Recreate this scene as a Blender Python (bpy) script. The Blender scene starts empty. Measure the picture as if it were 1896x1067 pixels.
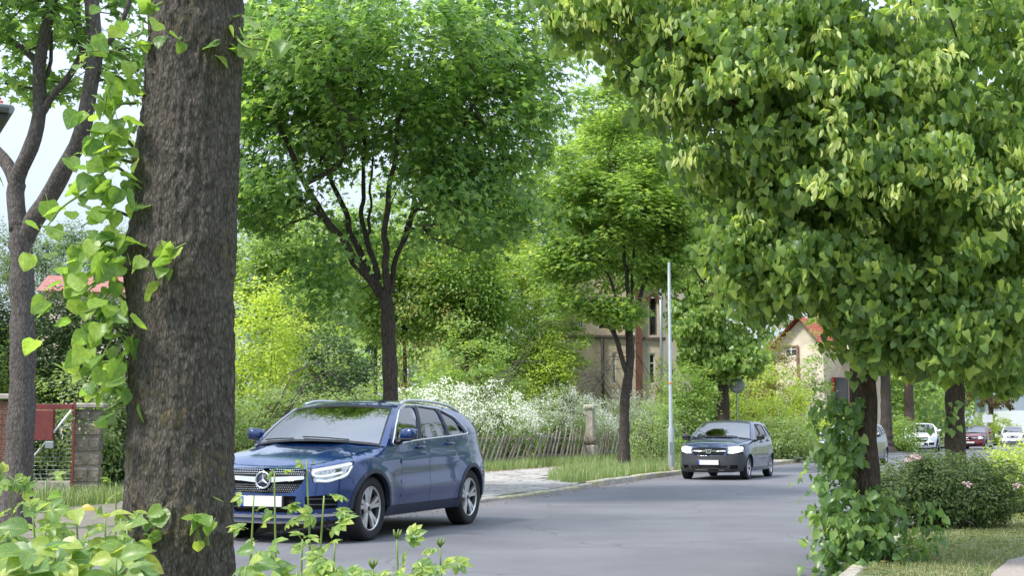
import bpy, bmesh, math, random
import numpy as np
from mathutils import Vector, Matrix, geometry as mgeo

random.seed(7)
rng = np.random.default_rng(11)
R = math.radians
S = bpy.context.scene

# ------------------------------------------------------------------ camera, world, sun, exposure
FPX, CX, CY, CAMZ = 2520.0, 948.0, 533.5, 1.25
PITCH = math.atan(262.5 / FPX)
cam_d = bpy.data.cameras.new('camera')
cam_d.sensor_width = 36.0
cam_d.lens = 36.0 * FPX / 1896.0
cam_d.clip_start, cam_d.clip_end = 0.05, 3000.0
cam = bpy.data.objects.new('camera', cam_d)
S.collection.objects.link(cam)
cam.location = (0, 0, CAMZ)
cam.rotation_euler = (R(90) + PITCH, 0, 0)
S.camera = cam

SUN_EL, SUN_AZ = R(54), R(238)          # azimuth clockwise from +Y (the view direction)
SUN_STRENGTH, SKY_STRENGTH, EXPOSURE = 2.4, 0.13, 1.1
w = bpy.data.worlds.new('World'); S.world = w; w.use_nodes = True
nt = w.node_tree; nt.nodes.clear()
o_ = nt.nodes.new('ShaderNodeOutputWorld'); bg = nt.nodes.new('ShaderNodeBackground')
sky = nt.nodes.new('ShaderNodeTexSky'); sky.sky_type = 'NISHITA'; sky.sun_disc = False
sky.sun_elevation = SUN_EL; sky.sun_rotation = SUN_AZ; sky.dust_density = 2.0; sky.air_density = 1.0
tc = nt.nodes.new('ShaderNodeTexCoord')
mp = nt.nodes.new('ShaderNodeMapping'); mp.inputs['Scale'].default_value = (1.0, 1.0, 2.6)
nz = nt.nodes.new('ShaderNodeTexNoise'); nz.inputs['Scale'].default_value = 1.7; nz.inputs['Detail'].default_value = 7; nz.inputs['Roughness'].default_value = 0.55
rp = nt.nodes.new('ShaderNodeMapRange'); rp.inputs['From Min'].default_value = 0.34; rp.inputs['From Max'].default_value = 0.62
rp.inputs['To Min'].default_value = 0.72; rp.inputs['To Max'].default_value = 1.0
cl = nt.nodes.new('ShaderNodeMix'); cl.data_type = 'RGBA'
cl.inputs['B'].default_value = (2.95, 3.4, 4.1, 1)
bg.inputs['Strength'].default_value = SKY_STRENGTH
nt.links.new(tc.outputs['Generated'], mp.inputs['Vector']); nt.links.new(mp.outputs['Vector'], nz.inputs['Vector'])
nt.links.new(nz.outputs['Fac'], rp.inputs['Value']); nt.links.new(rp.outputs['Result'], cl.inputs['Factor'])
# an overcast sky is brighter overhead than at the horizon (CIE overcast law, softened)
sx_ = nt.nodes.new('ShaderNodeSeparateXYZ'); nt.links.new(tc.outputs['Generated'], sx_.inputs['Vector'])
gr = nt.nodes.new('ShaderNodeMapRange'); gr.inputs['From Min'].default_value = 0.0; gr.inputs['From Max'].default_value = 1.0; gr.inputs['To Min'].default_value = 0.78; gr.inputs['To Max'].default_value = 2.4
nt.links.new(sx_.outputs['Z'], gr.inputs['Value'])
vm = nt.nodes.new('ShaderNodeVectorMath'); vm.operation = 'SCALE'; nt.links.new(cl.outputs['Result'], vm.inputs[0]); nt.links.new(gr.outputs['Result'], vm.inputs['Scale'])
nt.links.new(sky.outputs['Color'], cl.inputs['A']); nt.links.new(vm.outputs['Vector'], bg.inputs['Color'])
nt.links.new(bg.outputs['Background'], o_.inputs['Surface'])

sun_d = bpy.data.lights.new('sun', 'SUN'); sun_d.energy = SUN_STRENGTH; sun_d.angle = R(9); sun_d.color = (1.0, 0.955, 0.88)
sun = bpy.data.objects.new('sun', sun_d); S.collection.objects.link(sun)
sdir = Vector((math.sin(SUN_AZ) * math.cos(SUN_EL), math.cos(SUN_AZ) * math.cos(SUN_EL), math.sin(SUN_EL)))
sun.rotation_euler = sdir.to_track_quat('Z', 'Y').to_euler()
sun.location = sdir * 60

S.view_settings.view_transform = 'Standard'; S.view_settings.look = 'None'
S.view_settings.exposure = EXPOSURE; S.view_settings.gamma = 1.0; S.view_settings.use_curve_mapping = False
S.cycles.max_bounces = 14; S.cycles.diffuse_bounces = 8; S.cycles.glossy_bounces = 4
S.cycles.transmission_bounces = 8; S.cycles.transparent_max_bounces = 12

# ------------------------------------------------------------------ helpers
COL = S.collection
_cp, _sp = math.cos(PITCH), math.sin(PITCH)
def at(px, py, d):
    """world point at depth d (metres along +Y) on the ray through a photo pixel"""
    dx, up = (px - CX) / FPX, (CY - py) / FPX
    y = _cp - up * _sp; z = _sp + up * _cp
    k = d / y
    return np.array([dx * k, d, CAMZ + z * k])
def gnd(px, py, z=0.0):
    dx, up = (px - CX) / FPX, (CY - py) / FPX
    y = _cp - up * _sp; zz = _sp + up * _cp
    k = (z - CAMZ) / zz
    return np.array([dx * k, y * k, z])
def proj(p):
    p = np.asarray(p, float); q = p - np.array([0, 0, CAMZ])
    f = q[..., 1] * _cp + q[..., 2] * _sp; u = -q[..., 1] * _sp + q[..., 2] * _cp
    return CX + FPX * q[..., 0] / f, CY - FPX * u / f

def empty(name, loc=(0, 0, 0), rz=0.0, label=None, cat=None, group=None, parent=None):
    o = bpy.data.objects.new(name, None); COL.objects.link(o)
    o.location = tuple(loc); o.rotation_euler = (0, 0, rz); o.empty_display_size = 0.2
    if parent: o.parent = parent
    return tag(o, label, cat, group)
def tag(o, label=None, cat=None, group=None, kind=None):
    if label: o['label'] = label
    if cat: o['category'] = cat
    if group: o['group'] = group
    if kind: o['kind'] = kind
    return o
def link(name, me, parent=None, kind=None, loc=None):
    o = bpy.data.objects.new(name, me); COL.objects.link(o)
    if parent: o.parent = parent
    if loc is not None: o.location = tuple(loc)
    if kind: o['kind'] = kind
    return o
def fmesh(name, V, F, mat, smooth=False):
    V = np.ascontiguousarray(V, np.float32); F = np.ascontiguousarray(F, np.int32)
    me = bpy.data.meshes.new(name); m, k = F.shape
    me.vertices.add(len(V)); me.vertices.foreach_set('co', V.ravel())
    me.loops.add(m * k); me.loops.foreach_set('vertex_index', F.ravel())
    me.polygons.add(m); me.polygons.foreach_set('loop_start', np.arange(0, m * k, k, dtype=np.int32))
    if smooth: me.polygons.foreach_set('use_smooth', np.ones(m, bool))
    me.materials.append(mat); me.update(calc_edges=True)
    return me

class MB:
    """collects faces and builds ONE mesh"""
    def __init__(s): s.V = []; s.F = []; s.sm = []
    def add(s, V, F, smooth=False):
        b = len(s.V); s.V.extend([tuple(map(float, v)) for v in V]); s.F.extend([tuple(int(i) + b for i in f) for f in F]); s.sm.extend([smooth] * len(F)); return s
    def box(s, c, size, rot=None, chamfer=0.0):
        x, y, z = (d / 2 for d in size)
        if chamfer > 0:
            h = chamfer; V = []
            for sz, zz in ((-1, z), (1, z)):
                V += [(-x, -y, sz * (zz - h)), (x, -y, sz * (zz - h)), (x, y, sz * (zz - h)), (-x, y, sz * (zz - h))]
            V = V[:4] + V[4:] + [(-x + h, -y + h, z), (x - h, -y + h, z), (x - h, y - h, z), (-x + h, y - h, z)]
            F = [(0, 1, 5, 4), (1, 2, 6, 5), (2, 3, 7, 6), (3, 0, 4, 7), (4, 5, 9, 8), (5, 6, 10, 9), (6, 7, 11, 10), (7, 4, 8, 11), (8, 9, 10, 11), (3, 2, 1, 0)]
        else:
            V = [(-x, -y, -z), (x, -y, -z), (x, y, -z), (-x, y, -z), (-x, -y, z), (x, -y, z), (x, y, z), (-x, y, z)]
            F = [(0, 1, 5, 4), (1, 2, 6, 5), (2, 3, 7, 6), (3, 0, 4, 7), (4, 5, 6, 7), (3, 2, 1, 0)]
        V = np.array(V, float)
        if rot is not None: V = V @ np.array(rot).T
        return s.add(V + np.array(c), F)
    def tube(s, pts, rad, n=8, cap=True, smooth=True):
        V, F = tube_np(np.asarray(pts, float), np.broadcast_to(np.asarray(rad, float), (len(pts),)), n)
        b = len(s.V); s.add(V, F, smooth)
        if cap:
            s.F.append(tuple(b + i for i in range(n))[::-1]); s.sm.append(False)
            s.F.append(tuple(b + (len(pts) - 1) * n + i for i in range(n))); s.sm.append(False)
        return s
    def lathe(s, prof, n=24, axis='z', c=(0, 0, 0), smooth=True, closed=False):
        V = []; F = []; m = len(prof)
        for i in range(n):
            a = 2 * math.pi * i / n; ca, sa = math.cos(a), math.sin(a)
            for r, h in prof:
                p = (r * ca, r * sa, h) if axis == 'z' else ((r * ca, h, r * sa) if axis == 'y' else (h, r * ca, r * sa))
                V.append(p)
        for i in range(n):
            j = (i + 1) % n
            for k in range(m - 1 + (1 if closed else 0)):
                k2 = (k + 1) % m
                F.append((i * m + k, j * m + k, j * m + k2, i * m + k2))
        return s.add(np.array(V) + np.array(c), F, smooth)
    def prism(s, poly, z0, z1):
        n = len(poly); V = [(x, y, z0) for x, y in poly] + [(x, y, z1) for x, y in poly]
        F = [tuple(range(n))[::-1], tuple(range(n, 2 * n))] + [(i, (i + 1) % n, n + (i + 1) % n, n + i) for i in range(n)]
        return s.add(V, F)
    def mesh(s, name, mat):
        me = bpy.data.meshes.new(name); me.from_pydata(s.V, [], s.F); me.materials.append(mat)
        me.polygons.foreach_set('use_smooth', s.sm); me.update(); return me
    def build(s, name, mat, parent=None, kind=None, loc=None):
        return link(name, s.mesh(name, mat), parent, kind, loc)

def tube_np(P, r, n):
    T = np.gradient(P, axis=0); T /= np.linalg.norm(T, axis=1, keepdims=True) + 1e-9
    a = np.array([1.0, 0, 0]) if abs(T[0, 0]) < 0.8 else np.array([0, 1.0, 0])
    N = np.empty_like(P); v = a - T[0] * a.dot(T[0]); N[0] = v / np.linalg.norm(v)
    for i in range(1, len(P)):
        v = N[i - 1] - T[i] * N[i - 1].dot(T[i]); N[i] = v / (np.linalg.norm(v) + 1e-9)
    B = np.cross(T, N)
    an = np.linspace(0, 2 * np.pi, n, endpoint=False)
    V = P[:, None] + r[:, None, None] * (np.cos(an)[None, :, None] * N[:, None] + np.sin(an)[None, :, None] * B[:, None])
    m = len(P); i = np.arange(m - 1)[:, None] * n; k = np.arange(n)[None]; k2 = (k + 1) % n
    F = np.stack([i + k, i + k2, i + n + k2, i + n + k], -1).reshape(-1, 4)
    return V.reshape(-1, 3), F
def spline(P, n):
    """Catmull-Rom through P resampled to n points"""
    P = np.asarray(P, float)
    if len(P) < 3:
        t = np.linspace(0, 1, n)[:, None]; return P[0] * (1 - t) + P[-1] * t
    E = np.vstack([2 * P[0] - P[1], P, 2 * P[-1] - P[-2]]); out = []
    m = len(P) - 1
    for t in np.linspace(0, m, n):
        i = min(int(t), m - 1); u = t - i; a, b, c, d = E[i], E[i + 1], E[i + 2], E[i + 3]
        out.append(0.5 * (2 * b + (c - a) * u + (2 * a - 5 * b + 4 * c - d) * u * u + (3 * b - 3 * c + d - a) * u ** 3))
    return np.array(out)
def pchip(xs, ys):
    xs = np.asarray(xs, float); ys = np.asarray(ys, float)
    if xs[0] > xs[-1]: xs, ys = xs[::-1], ys[::-1]
    h = np.diff(xs); dl = np.diff(ys) / h; m = np.zeros_like(xs)
    m[0], m[-1] = dl[0], dl[-1]
    for i in range(1, len(xs) - 1):
        m[i] = 0 if dl[i - 1] * dl[i] <= 0 else 2 / (1 / dl[i - 1] + 1 / dl[i])
    def f(x):
        x = np.clip(np.asarray(x, float), xs[0], xs[-1]); i = np.clip(np.searchsorted(xs, x) - 1, 0, len(h) - 1)
        t = (x - xs[i]) / h[i]; t2, t3 = t * t, t ** 3
        return (2 * t3 - 3 * t2 + 1) * ys[i] + (t3 - 2 * t2 + t) * h[i] * m[i] + (-2 * t3 + 3 * t2) * ys[i + 1] + (t3 - t2) * h[i] * m[i + 1]
    return f
def vnoise(x, y, seed=0, perx=0):
    """smooth value noise; x wraps with period perx when given"""
    xi = np.floor(x).astype(np.int64); yi = np.floor(y).astype(np.int64); fx = x - xi; fy = y - yi
    fx = fx * fx * (3 - 2 * fx); fy = fy * fy * (3 - 2 * fy)
    def hsh(a, b):
        if perx: a = np.mod(a, perx)
        h = (a * 374761393 + b * 668265263 + seed * 974634777) & 0x7fffffff
        h = ((h ^ (h >> 13)) * 1274126177) & 0x7fffffff
        return ((h ^ (h >> 16)) & 0xffff) / 65535.0
    return (hsh(xi, yi) * (1 - fx) + hsh(xi + 1, yi) * fx) * (1 - fy) + (hsh(xi, yi + 1) * (1 - fx) + hsh(xi + 1, yi + 1) * fx) * fy
def unit(a): return a / (np.linalg.norm(a, axis=-1, keepdims=True) + 1e-9)

# ------------------------------------------------------------------ materials
def new_mat(name):
    m = bpy.data.materials.new(name); m.use_nodes = True; n = m.node_tree
    return m, n, n.nodes['Principled BSDF']
def simple(name, col, rough=0.6, metal=0.0, coat=0.0, spec=0.5, emit=None, noise=0.0, nscale=8.0, bump=0.0, bscale=40.0, c2=None):
    m, n, b = new_mat(name)
    b.inputs['Base Color'].default_value = (*col, 1); b.inputs['Roughness'].default_value = rough; b.inputs['Metallic'].default_value = metal
    b.inputs['Coat Weight'].default_value = coat; b.inputs['Coat Roughness'].default_value = 0.03; b.inputs['Coat IOR'].default_value = 1.5; b.inputs['Specular IOR Level'].default_value = spec
    if emit: b.inputs['Emission Color'].default_value = (*emit[:3], 1); b.inputs['Emission Strength'].default_value = emit[3]
    if noise > 0 or c2 or bump > 0:
        t = n.nodes.new('ShaderNodeTexCoord')
    if noise > 0 or c2:
        x = n.nodes.new('ShaderNodeTexNoise'); x.inputs['Scale'].default_value = nscale; x.inputs['Detail'].default_value = 8; x.inputs['Roughness'].default_value = 0.65
        n.links.new(t.outputs['Object'], x.inputs['Vector'])
        r = n.nodes.new('ShaderNodeValToRGB'); r.color_ramp.elements[0].position = 0.32; r.color_ramp.elements[1].position = 0.7
        a = tuple(max(0, c * (1 - noise)) for c in col); z = c2 if c2 else tuple(c * (1 + noise) for c in col)
        r.color_ramp.elements[0].color = (*a, 1); r.color_ramp.elements[1].color = (*z, 1)
        n.links.new(x.outputs['Fac'], r.inputs['Fac']); n.links.new(r.outputs['Color'], b.inputs['Base Color'])
    if bump > 0:
        y = n.nodes.new('ShaderNodeTexNoise'); y.inputs['Scale'].default_value = bscale; y.inputs['Detail'].default_value = 6
        n.links.new(t.outputs['Object'], y.inputs['Vector'])
        u = n.nodes.new('ShaderNodeBump'); u.inputs['Strength'].default_value = bump; u.inputs['Distance'].default_value = 0.02
        n.links.new(y.outputs['Fac'], u.inputs['Height']); n.links.new(u.outputs['Normal'], b.inputs['Normal'])
    return m
def leaf_mat(name, stops, trans=0.42, rough=0.42, tint=(1.2, 1.13, 0.6), back=1.25, spec=0.45, veins=False):
    """leaf: own colour per leaf, paler underside, light passing through"""
    m, n, b = new_mat(name)
    g = n.nodes.new('ShaderNodeNewGeometry'); oi = n.nodes.new('ShaderNodeObjectInfo')
    ad = n.nodes.new('ShaderNodeMath'); ad.operation = 'ADD'; fr = n.nodes.new('ShaderNodeMath'); fr.operation = 'FRACT'
    n.links.new(g.outputs['Random Per Island'], ad.inputs[0]); n.links.new(oi.outputs['Random'], ad.inputs[1]); n.links.new(ad.outputs[0], fr.inputs[0])
    r = n.nodes.new('ShaderNodeValToRGB')
    while len(r.color_ramp.elements) < len(stops): r.color_ramp.elements.new(0.5)
    for e, (p, c) in zip(r.color_ramp.elements, stops):
        g_ = c[1] > c[0] * 1.15 and c[1] > c[2] * 2           # young spring foliage: slightly yellower, less pure green
        e.position = p; e.color = (c[0] * 1.62, c[1] * 1.2, c[2] * 1.95, 1) if g_ else (*c, 1)
    n.links.new(fr.outputs[0], r.inputs['Fac'])
    def mth(op, a_, b_=None, c_=None):
        q = n.nodes.new('ShaderNodeMath'); q.operation = op
        for i, v in enumerate((a_, b_, c_)):
            if v is None: continue
            if isinstance(v, (int, float)): q.inputs[i].default_value = v
            else: n.links.new(v, q.inputs[i])
        return q.outputs[0]
    base = r.outputs['Color']
    if veins:                                          # midrib and side veins in the leaf's own coordinates, paler than the blade
        t_ = n.nodes.new('ShaderNodeTexCoord'); s_ = n.nodes.new('ShaderNodeSeparateXYZ'); n.links.new(t_.outputs['Object'], s_.inputs[0])
        ax = mth('ABSOLUTE', s_.outputs['X']); mid = mth('LESS_THAN', ax, .016)
        ph = mth('FRACT', mth('MULTIPLY', mth('SUBTRACT', s_.outputs['Y'], mth('MULTIPLY', ax, .8)), 7.0)); sv = mth('LESS_THAN', ph, .13)
        v_ = mth('MAXIMUM', mid, mth('MULTIPLY', sv, .6)); mv = n.nodes.new('ShaderNodeMix'); mv.data_type = 'RGBA'; mv.inputs['B'].default_value = (.36, .44, .16, 1)
        n.links.new(mth('MULTIPLY', v_, .42), mv.inputs['Factor']); n.links.new(base, mv.inputs['A']); nz_ = n.nodes.new('ShaderNodeTexNoise'); nz_.inputs['Scale'].default_value = 5; nz_.inputs['Detail'].default_value = 5
        n.links.new(t_.outputs['Object'], nz_.inputs['Vector']); mm = n.nodes.new('ShaderNodeMapRange'); mm.inputs['From Min'].default_value = .3; mm.inputs['From Max'].default_value = .7; mm.inputs['To Min'].default_value = .78; mm.inputs['To Max'].default_value = 1.2
        n.links.new(nz_.outputs['Fac'], mm.inputs['Value']); mw = n.nodes.new('ShaderNodeMix'); mw.data_type = 'RGBA'; mw.blend_type = 'MULTIPLY'; mw.inputs['Factor'].default_value = 1
        n.links.new(mv.outputs['Result'], mw.inputs['A']); n.links.new(mm.outputs['Result'], mw.inputs['B']); base = mw.outputs['Result']
        bu = n.nodes.new('ShaderNodeBump'); bu.inputs['Strength'].default_value = .5; bu.inputs['Distance'].default_value = .02; bu.invert = True; n.links.new(v_, bu.inputs['Height']); n.links.new(bu.outputs['Normal'], b.inputs['Normal'])
    mb = n.nodes.new('ShaderNodeMix'); mb.data_type = 'RGBA'; mb.blend_type = 'MULTIPLY'; mb.inputs['B'].default_value = (back, back, back * 1.1, 1)
    n.links.new(g.outputs['Backfacing'], mb.inputs['Factor']); n.links.new(base, mb.inputs['A'])
    n.links.new(mb.outputs['Result'], b.inputs['Base Color'])
    b.inputs['Roughness'].default_value = rough; b.inputs['Specular IOR Level'].default_value = spec
    tr = n.nodes.new('ShaderNodeBsdfTranslucent'); mt = n.nodes.new('ShaderNodeMix'); mt.data_type = 'RGBA'; mt.blend_type = 'MULTIPLY'; mt.inputs['Factor'].default_value = 1
    mt.inputs['B'].default_value = (*[t * 2.1 for t in tint], 1)
    n.links.new(base, mt.inputs['A']); n.links.new(mt.outputs['Result'], tr.inputs['Color'])
    mx = n.nodes.new('ShaderNodeMixShader'); mx.inputs['Fac'].default_value = trans
    n.links.new(b.outputs['BSDF'], mx.inputs[1]); n.links.new(tr.outputs['BSDF'], mx.inputs[2])
    n.links.new(mx.outputs['Shader'], n.nodes['Material Output'].inputs['Surface'])
    return m
def bark_mat(name, dark, light, scale=1.0, lichen=None, bump=0.6, zs=0.22):
    m, n, b = new_mat(name); t = n.nodes.new('ShaderNodeTexCoord')
    mp = n.nodes.new('ShaderNodeMapping'); mp.inputs['Scale'].default_value = (1, 1, zs); n.links.new(t.outputs['Object'], mp.inputs['Vector'])
    x = n.nodes.new('ShaderNodeTexNoise'); x.inputs['Scale'].default_value = 26 * scale; x.inputs['Detail'].default_value = 9; x.inputs['Roughness'].default_value = 0.7
    n.links.new(mp.outputs['Vector'], x.inputs['Vector'])
    v = n.nodes.new('ShaderNodeTexVoronoi'); v.feature = 'DISTANCE_TO_EDGE'; v.inputs['Scale'].default_value = 34 * scale
    n.links.new(mp.outputs['Vector'], v.inputs['Vector'])
    mul = n.nodes.new('ShaderNodeMath'); mul.operation = 'MULTIPLY_ADD'; mul.inputs[1].default_value = 0.8; n.links.new(v.outputs['Distance'], mul.inputs[0]); n.links.new(x.outputs['Fac'], mul.inputs[2])
    r = n.nodes.new('ShaderNodeValToRGB'); r.color_ramp.elements[0].position = 0.34; r.color_ramp.elements[1].position = 0.86
    r.color_ramp.elements[0].color = (*dark, 1); r.color_ramp.elements[1].color = (*light, 1)
    n.links.new(mul.outputs[0], r.inputs['Fac']); out = r.outputs['Color']
    if lichen:
        l = n.nodes.new('ShaderNodeTexNoise'); l.inputs['Scale'].default_value = 38; l.inputs['Detail'].default_value = 5; n.links.new(t.outputs['Object'], l.inputs['Vector'])
        l2 = n.nodes.new('ShaderNodeTexNoise'); l2.inputs['Scale'].default_value = 5; n.links.new(t.outputs['Object'], l2.inputs['Vector'])
        mm = n.nodes.new('ShaderNodeMath'); mm.operation = 'MULTIPLY'; n.links.new(l.outputs['Fac'], mm.inputs[0]); n.links.new(l2.outputs['Fac'], mm.inputs[1])
        mr = n.nodes.new('ShaderNodeMapRange'); mr.inputs['From Min'].default_value = 0.32; mr.inputs['From Max'].default_value = 0.42; mr.inputs['To Max'].default_value = 0.55
        n.links.new(mm.outputs[0], mr.inputs['Value'])
        mx = n.nodes.new('ShaderNodeMix'); mx.data_type = 'RGBA'; mx.inputs['B'].default_value = (*lichen, 1)
        n.links.new(mr.outputs['Result'], mx.inputs['Factor']); n.links.new(out, mx.inputs['A']); out = mx.outputs['Result']
    n.links.new(out, b.inputs['Base Color']); b.inputs['Roughness'].default_value = 0.9; b.inputs['Specular IOR Level'].default_value = 0.2
    u = n.nodes.new('ShaderNodeBump'); u.inputs['Strength'].default_value = bump; u.inputs['Distance'].default_value = 0.03
    n.links.new(mul.outputs[0], u.inputs['Height']); n.links.new(u.outputs['Normal'], b.inputs['Normal'])
    return m
def glass_mat(name, tint=(0.45, 0.5, 0.5), ior=1.55):
    m = bpy.data.materials.new(name); m.use_nodes = True; n = m.node_tree; n.nodes.clear()
    o = n.nodes.new('ShaderNodeOutputMaterial'); t = n.nodes.new('ShaderNodeBsdfTransparent'); t.inputs['Color'].default_value = (*tint, 1)
    g = n.nodes.new('ShaderNodeBsdfGlossy'); g.inputs['Roughness'].default_value = 0.01; f = n.nodes.new('ShaderNodeFresnel'); f.inputs['IOR'].default_value = ior
    x = n.nodes.new('ShaderNodeMixShader'); n.links.new(f.outputs[0], x.inputs[0]); n.links.new(t.outputs[0], x.inputs[1]); n.links.new(g.outputs[0], x.inputs[2]); n.links.new(x.outputs[0], o.inputs[0])
    return m

M = {}
M['maple'] = leaf_mat('maple_leaf', [(0, (.046, .122, .028)), (.5, (.080, .192, .040)), (.85, (.125, .265, .048)), (1, (.18, .33, .06))], trans=.52)
M['maple_young'] = leaf_mat('young_maple_leaf', [(0, (.065, .155, .026)), (.6, (.105, .23, .036)), (1, (.18, .31, .05))], trans=.46)
M['linden'] = leaf_mat('linden_leaf', [(0, (.045, .11, .022)), (.45, (.082, .185, .032)), (.8, (.14, .27, .042)), (1, (.21, .35, .06))], trans=.46, rough=.4, spec=.45)
M['bract'] = leaf_mat('linden_bract', [(0, (.21, .37, .08)), (.6, (.28, .43, .10)), (1, (.36, .50, .15))], trans=.45)
M['shoot'] = leaf_mat('shoot_leaf', [(0, (.06, .16, .026)), (.45, (.095, .22, .03)), (.85, (.145, .30, .036)), (1, (.20, .36, .05))], trans=.5, rough=.38, veins=True)
M['ivyshoot'] = leaf_mat('basal_shoot_leaf', [(0, (.05, .135, .03)), (.5, (.085, .20, .038)), (.85, (.13, .27, .05)), (1, (.19, .33, .07))], trans=.42, rough=.34, spec=.5)
M['ivyshoot_near'] = leaf_mat('basal_shoot_leaf_veined', [(0, (.05, .135, .03)), (.5, (.085, .20, .038)), (.85, (.13, .27, .05)), (1, (.19, .33, .07))], trans=.42, rough=.34, spec=.5, veins=True)
M['garden'] = leaf_mat('garden_leaf', [(0, (.055, .15, .03)), (.5, (.11, .23, .035)), (.85, (.18, .31, .045)), (1, (.24, .36, .06))], trans=.42, rough=.38, spec=.5, veins=True)
M['gold'] = leaf_mat('golden_leaf', [(0, (.45, .33, .05)), (1, (.5, .4, .07))])
M['bright'] = leaf_mat('bright_shrub_leaf', [(0, (.12, .24, .03)), (.5, (.19, .34, .04)), (1, (.30, .44, .07))], trans=.42)
M['mid'] = leaf_mat('mid_shrub_leaf', [(0, (.07, .16, .028)), (.6, (.12, .25, .04)), (1, (.20, .33, .06))], trans=.42)
M['dark'] = leaf_mat('dark_shrub_leaf', [(0, (.022, .06, .016)), (.6, (.04, .10, .024)), (1, (.08, .16, .035))], trans=.25)
M['thuja'] = leaf_mat('thuja_spray', [(0, (.035, .09, .024)), (.6, (.07, .15, .035)), (1, (.14, .23, .055))], trans=.25, rough=.55)
M['hedge'] = leaf_mat('hedge_leaf', [(0, (.07, .16, .035)), (.5, (.115, .23, .05)), (1, (.19, .31, .09))], trans=.36)
M['rose'] = leaf_mat('rose_bush_leaf', [(0, (.032, .075, .018)), (.7, (.06, .125, .026)), (1, (.11, .19, .04))], trans=.3, rough=.6, spec=.25)
M['birch'] = leaf_mat('birch_leaf', [(0, (.05, .12, .04)), (1, (.10, .19, .06))], trans=.4)
M['olive'] = leaf_mat('olive_leaf', [(0, (.10, .14, .03)), (.6, (.17, .21, .05)), (1, (.24, .22, .09))], trans=.35)
M['copper'] = leaf_mat('copper_leaf', [(0, (.07, .08, .03)), (1, (.16, .11, .05))], trans=.35)
M['grass'] = leaf_mat('grass_blade', [(0, (.055, .13, .026)), (.45, (.09, .185, .04)), (.8, (.15, .25, .07)), (1, (.40, .37, .22))], trans=.35, rough=.5)
M['drygrass'] = leaf_mat('mown_grass', [(0, (.06, .12, .03)), (.45, (.10, .17, .042)), (.8, (.17, .22, .075)), (1, (.34, .31, .18))], trans=.3, rough=.6)
M['petal'] = leaf_mat('white_blossom', [(0, (.62, .66, .52)), (1, (.80, .80, .74))], trans=.25, tint=(.6, .6, .55), rough=.6, back=1.0)
M['pink'] = leaf_mat('pink_petal', [(0, (.75, .48, .50)), (1, (.82, .66, .62))], trans=.25, tint=(.6, .55, .55), rough=.6, back=1.0)
M['litter'] = leaf_mat('dry_leaf', [(0, (.14, .08, .05)), (.6, (.24, .15, .09)), (1, (.36, .25, .16))], trans=.1, rough=.8)
M['bark_near'] = bark_mat('linden_bark', (.029, .025, .020), (.175, .154, .132), 3.3, lichen=(.20, .165, .075), bump=.75, zs=.32)
M['bark'] = bark_mat('maple_bark', (.026, .021, .018), (.115, .095, .083), 1.0, bump=.8)
M['bark_grey'] = bark_mat('grey_bark', (.045, .04, .038), (.165, .145, .135), 1.0, bump=.6, zs=.4)
M['bark_red'] = bark_mat('linden_bark_brown', (.03, .022, .018), (.12, .092, .075), 1.3, bump=.9)
M['birch_bark'] = simple('birch_bark', (.5, .5, .46), .8, noise=.4, nscale=6)
M['twig'] = simple('twig_bark', (.07, .055, .042), .9, noise=.3)
M['stem'] = simple('green_stem', (.15, .22, .05), .5, noise=.2)
M['drywood'] = simple('dead_wood', (.26, .21, .16), .9, noise=.3)
# ------------------------------------------------------------------ road frame: s along the left kerb, o to its left
_L = spline([(-21.5, -32), (-13.1, -10), (-6.8, 6.7), (-.54, 23.5), (4.46, 37.5), (8.9, 47.5), (14.2, 60), (20.6, 75), (28.6, 91), (40.5, 112), (62, 145), (110, 210)], 600)
_ds = np.concatenate([[0], np.cumsum(np.linalg.norm(np.diff(_L, axis=0), axis=1))])
_i0 = np.argmin(np.linalg.norm(_L - np.array([-.54, 23.5]), axis=1)); _ds -= _ds[_i0]
_T = unit(np.gradient(_L, axis=0)); _N = np.stack([-_T[:, 1], _T[:, 0]], 1)
def rd(s, o):
    s = np.asarray(s, float); o = np.asarray(o, float)
    x = np.interp(s, _ds, _L[:, 0]); y = np.interp(s, _ds, _L[:, 1]); nx = np.interp(s, _ds, _N[:, 0]); ny = np.interp(s, _ds, _N[:, 1])
    return np.stack([x + nx * o, y + ny * o], -1)
def heading(s):
    t = rd(s + .3, 0) - rd(s - .3, 0); return math.atan2(t[1], t[0])
ROADW = 7.3
HV = 0.12                                            # height of the verges above the road

def strip(name, mat, s0, s1, o0, o1, z, n=80, m=1, kind='structure', zf=None):
    ss = np.linspace(s0, s1, n); V = []
    for j in range(m + 1):
        o = o0 + (o1 - o0) * j / m
        p = rd(ss, np.full(n, o)); zz = np.full(n, z) if zf is None else z + zf(ss, np.full(n, o))
        V.append(np.column_stack([p, zz]))
    V = np.concatenate(V); i = np.arange(n - 1)
    F = np.concatenate([np.stack([j * n + i, j * n + i + 1, (j + 1) * n + i + 1, (j + 1) * n + i], -1) for j in range(m)])
    return link(name, fmesh(name, V, F, mat, True), None, kind)

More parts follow.
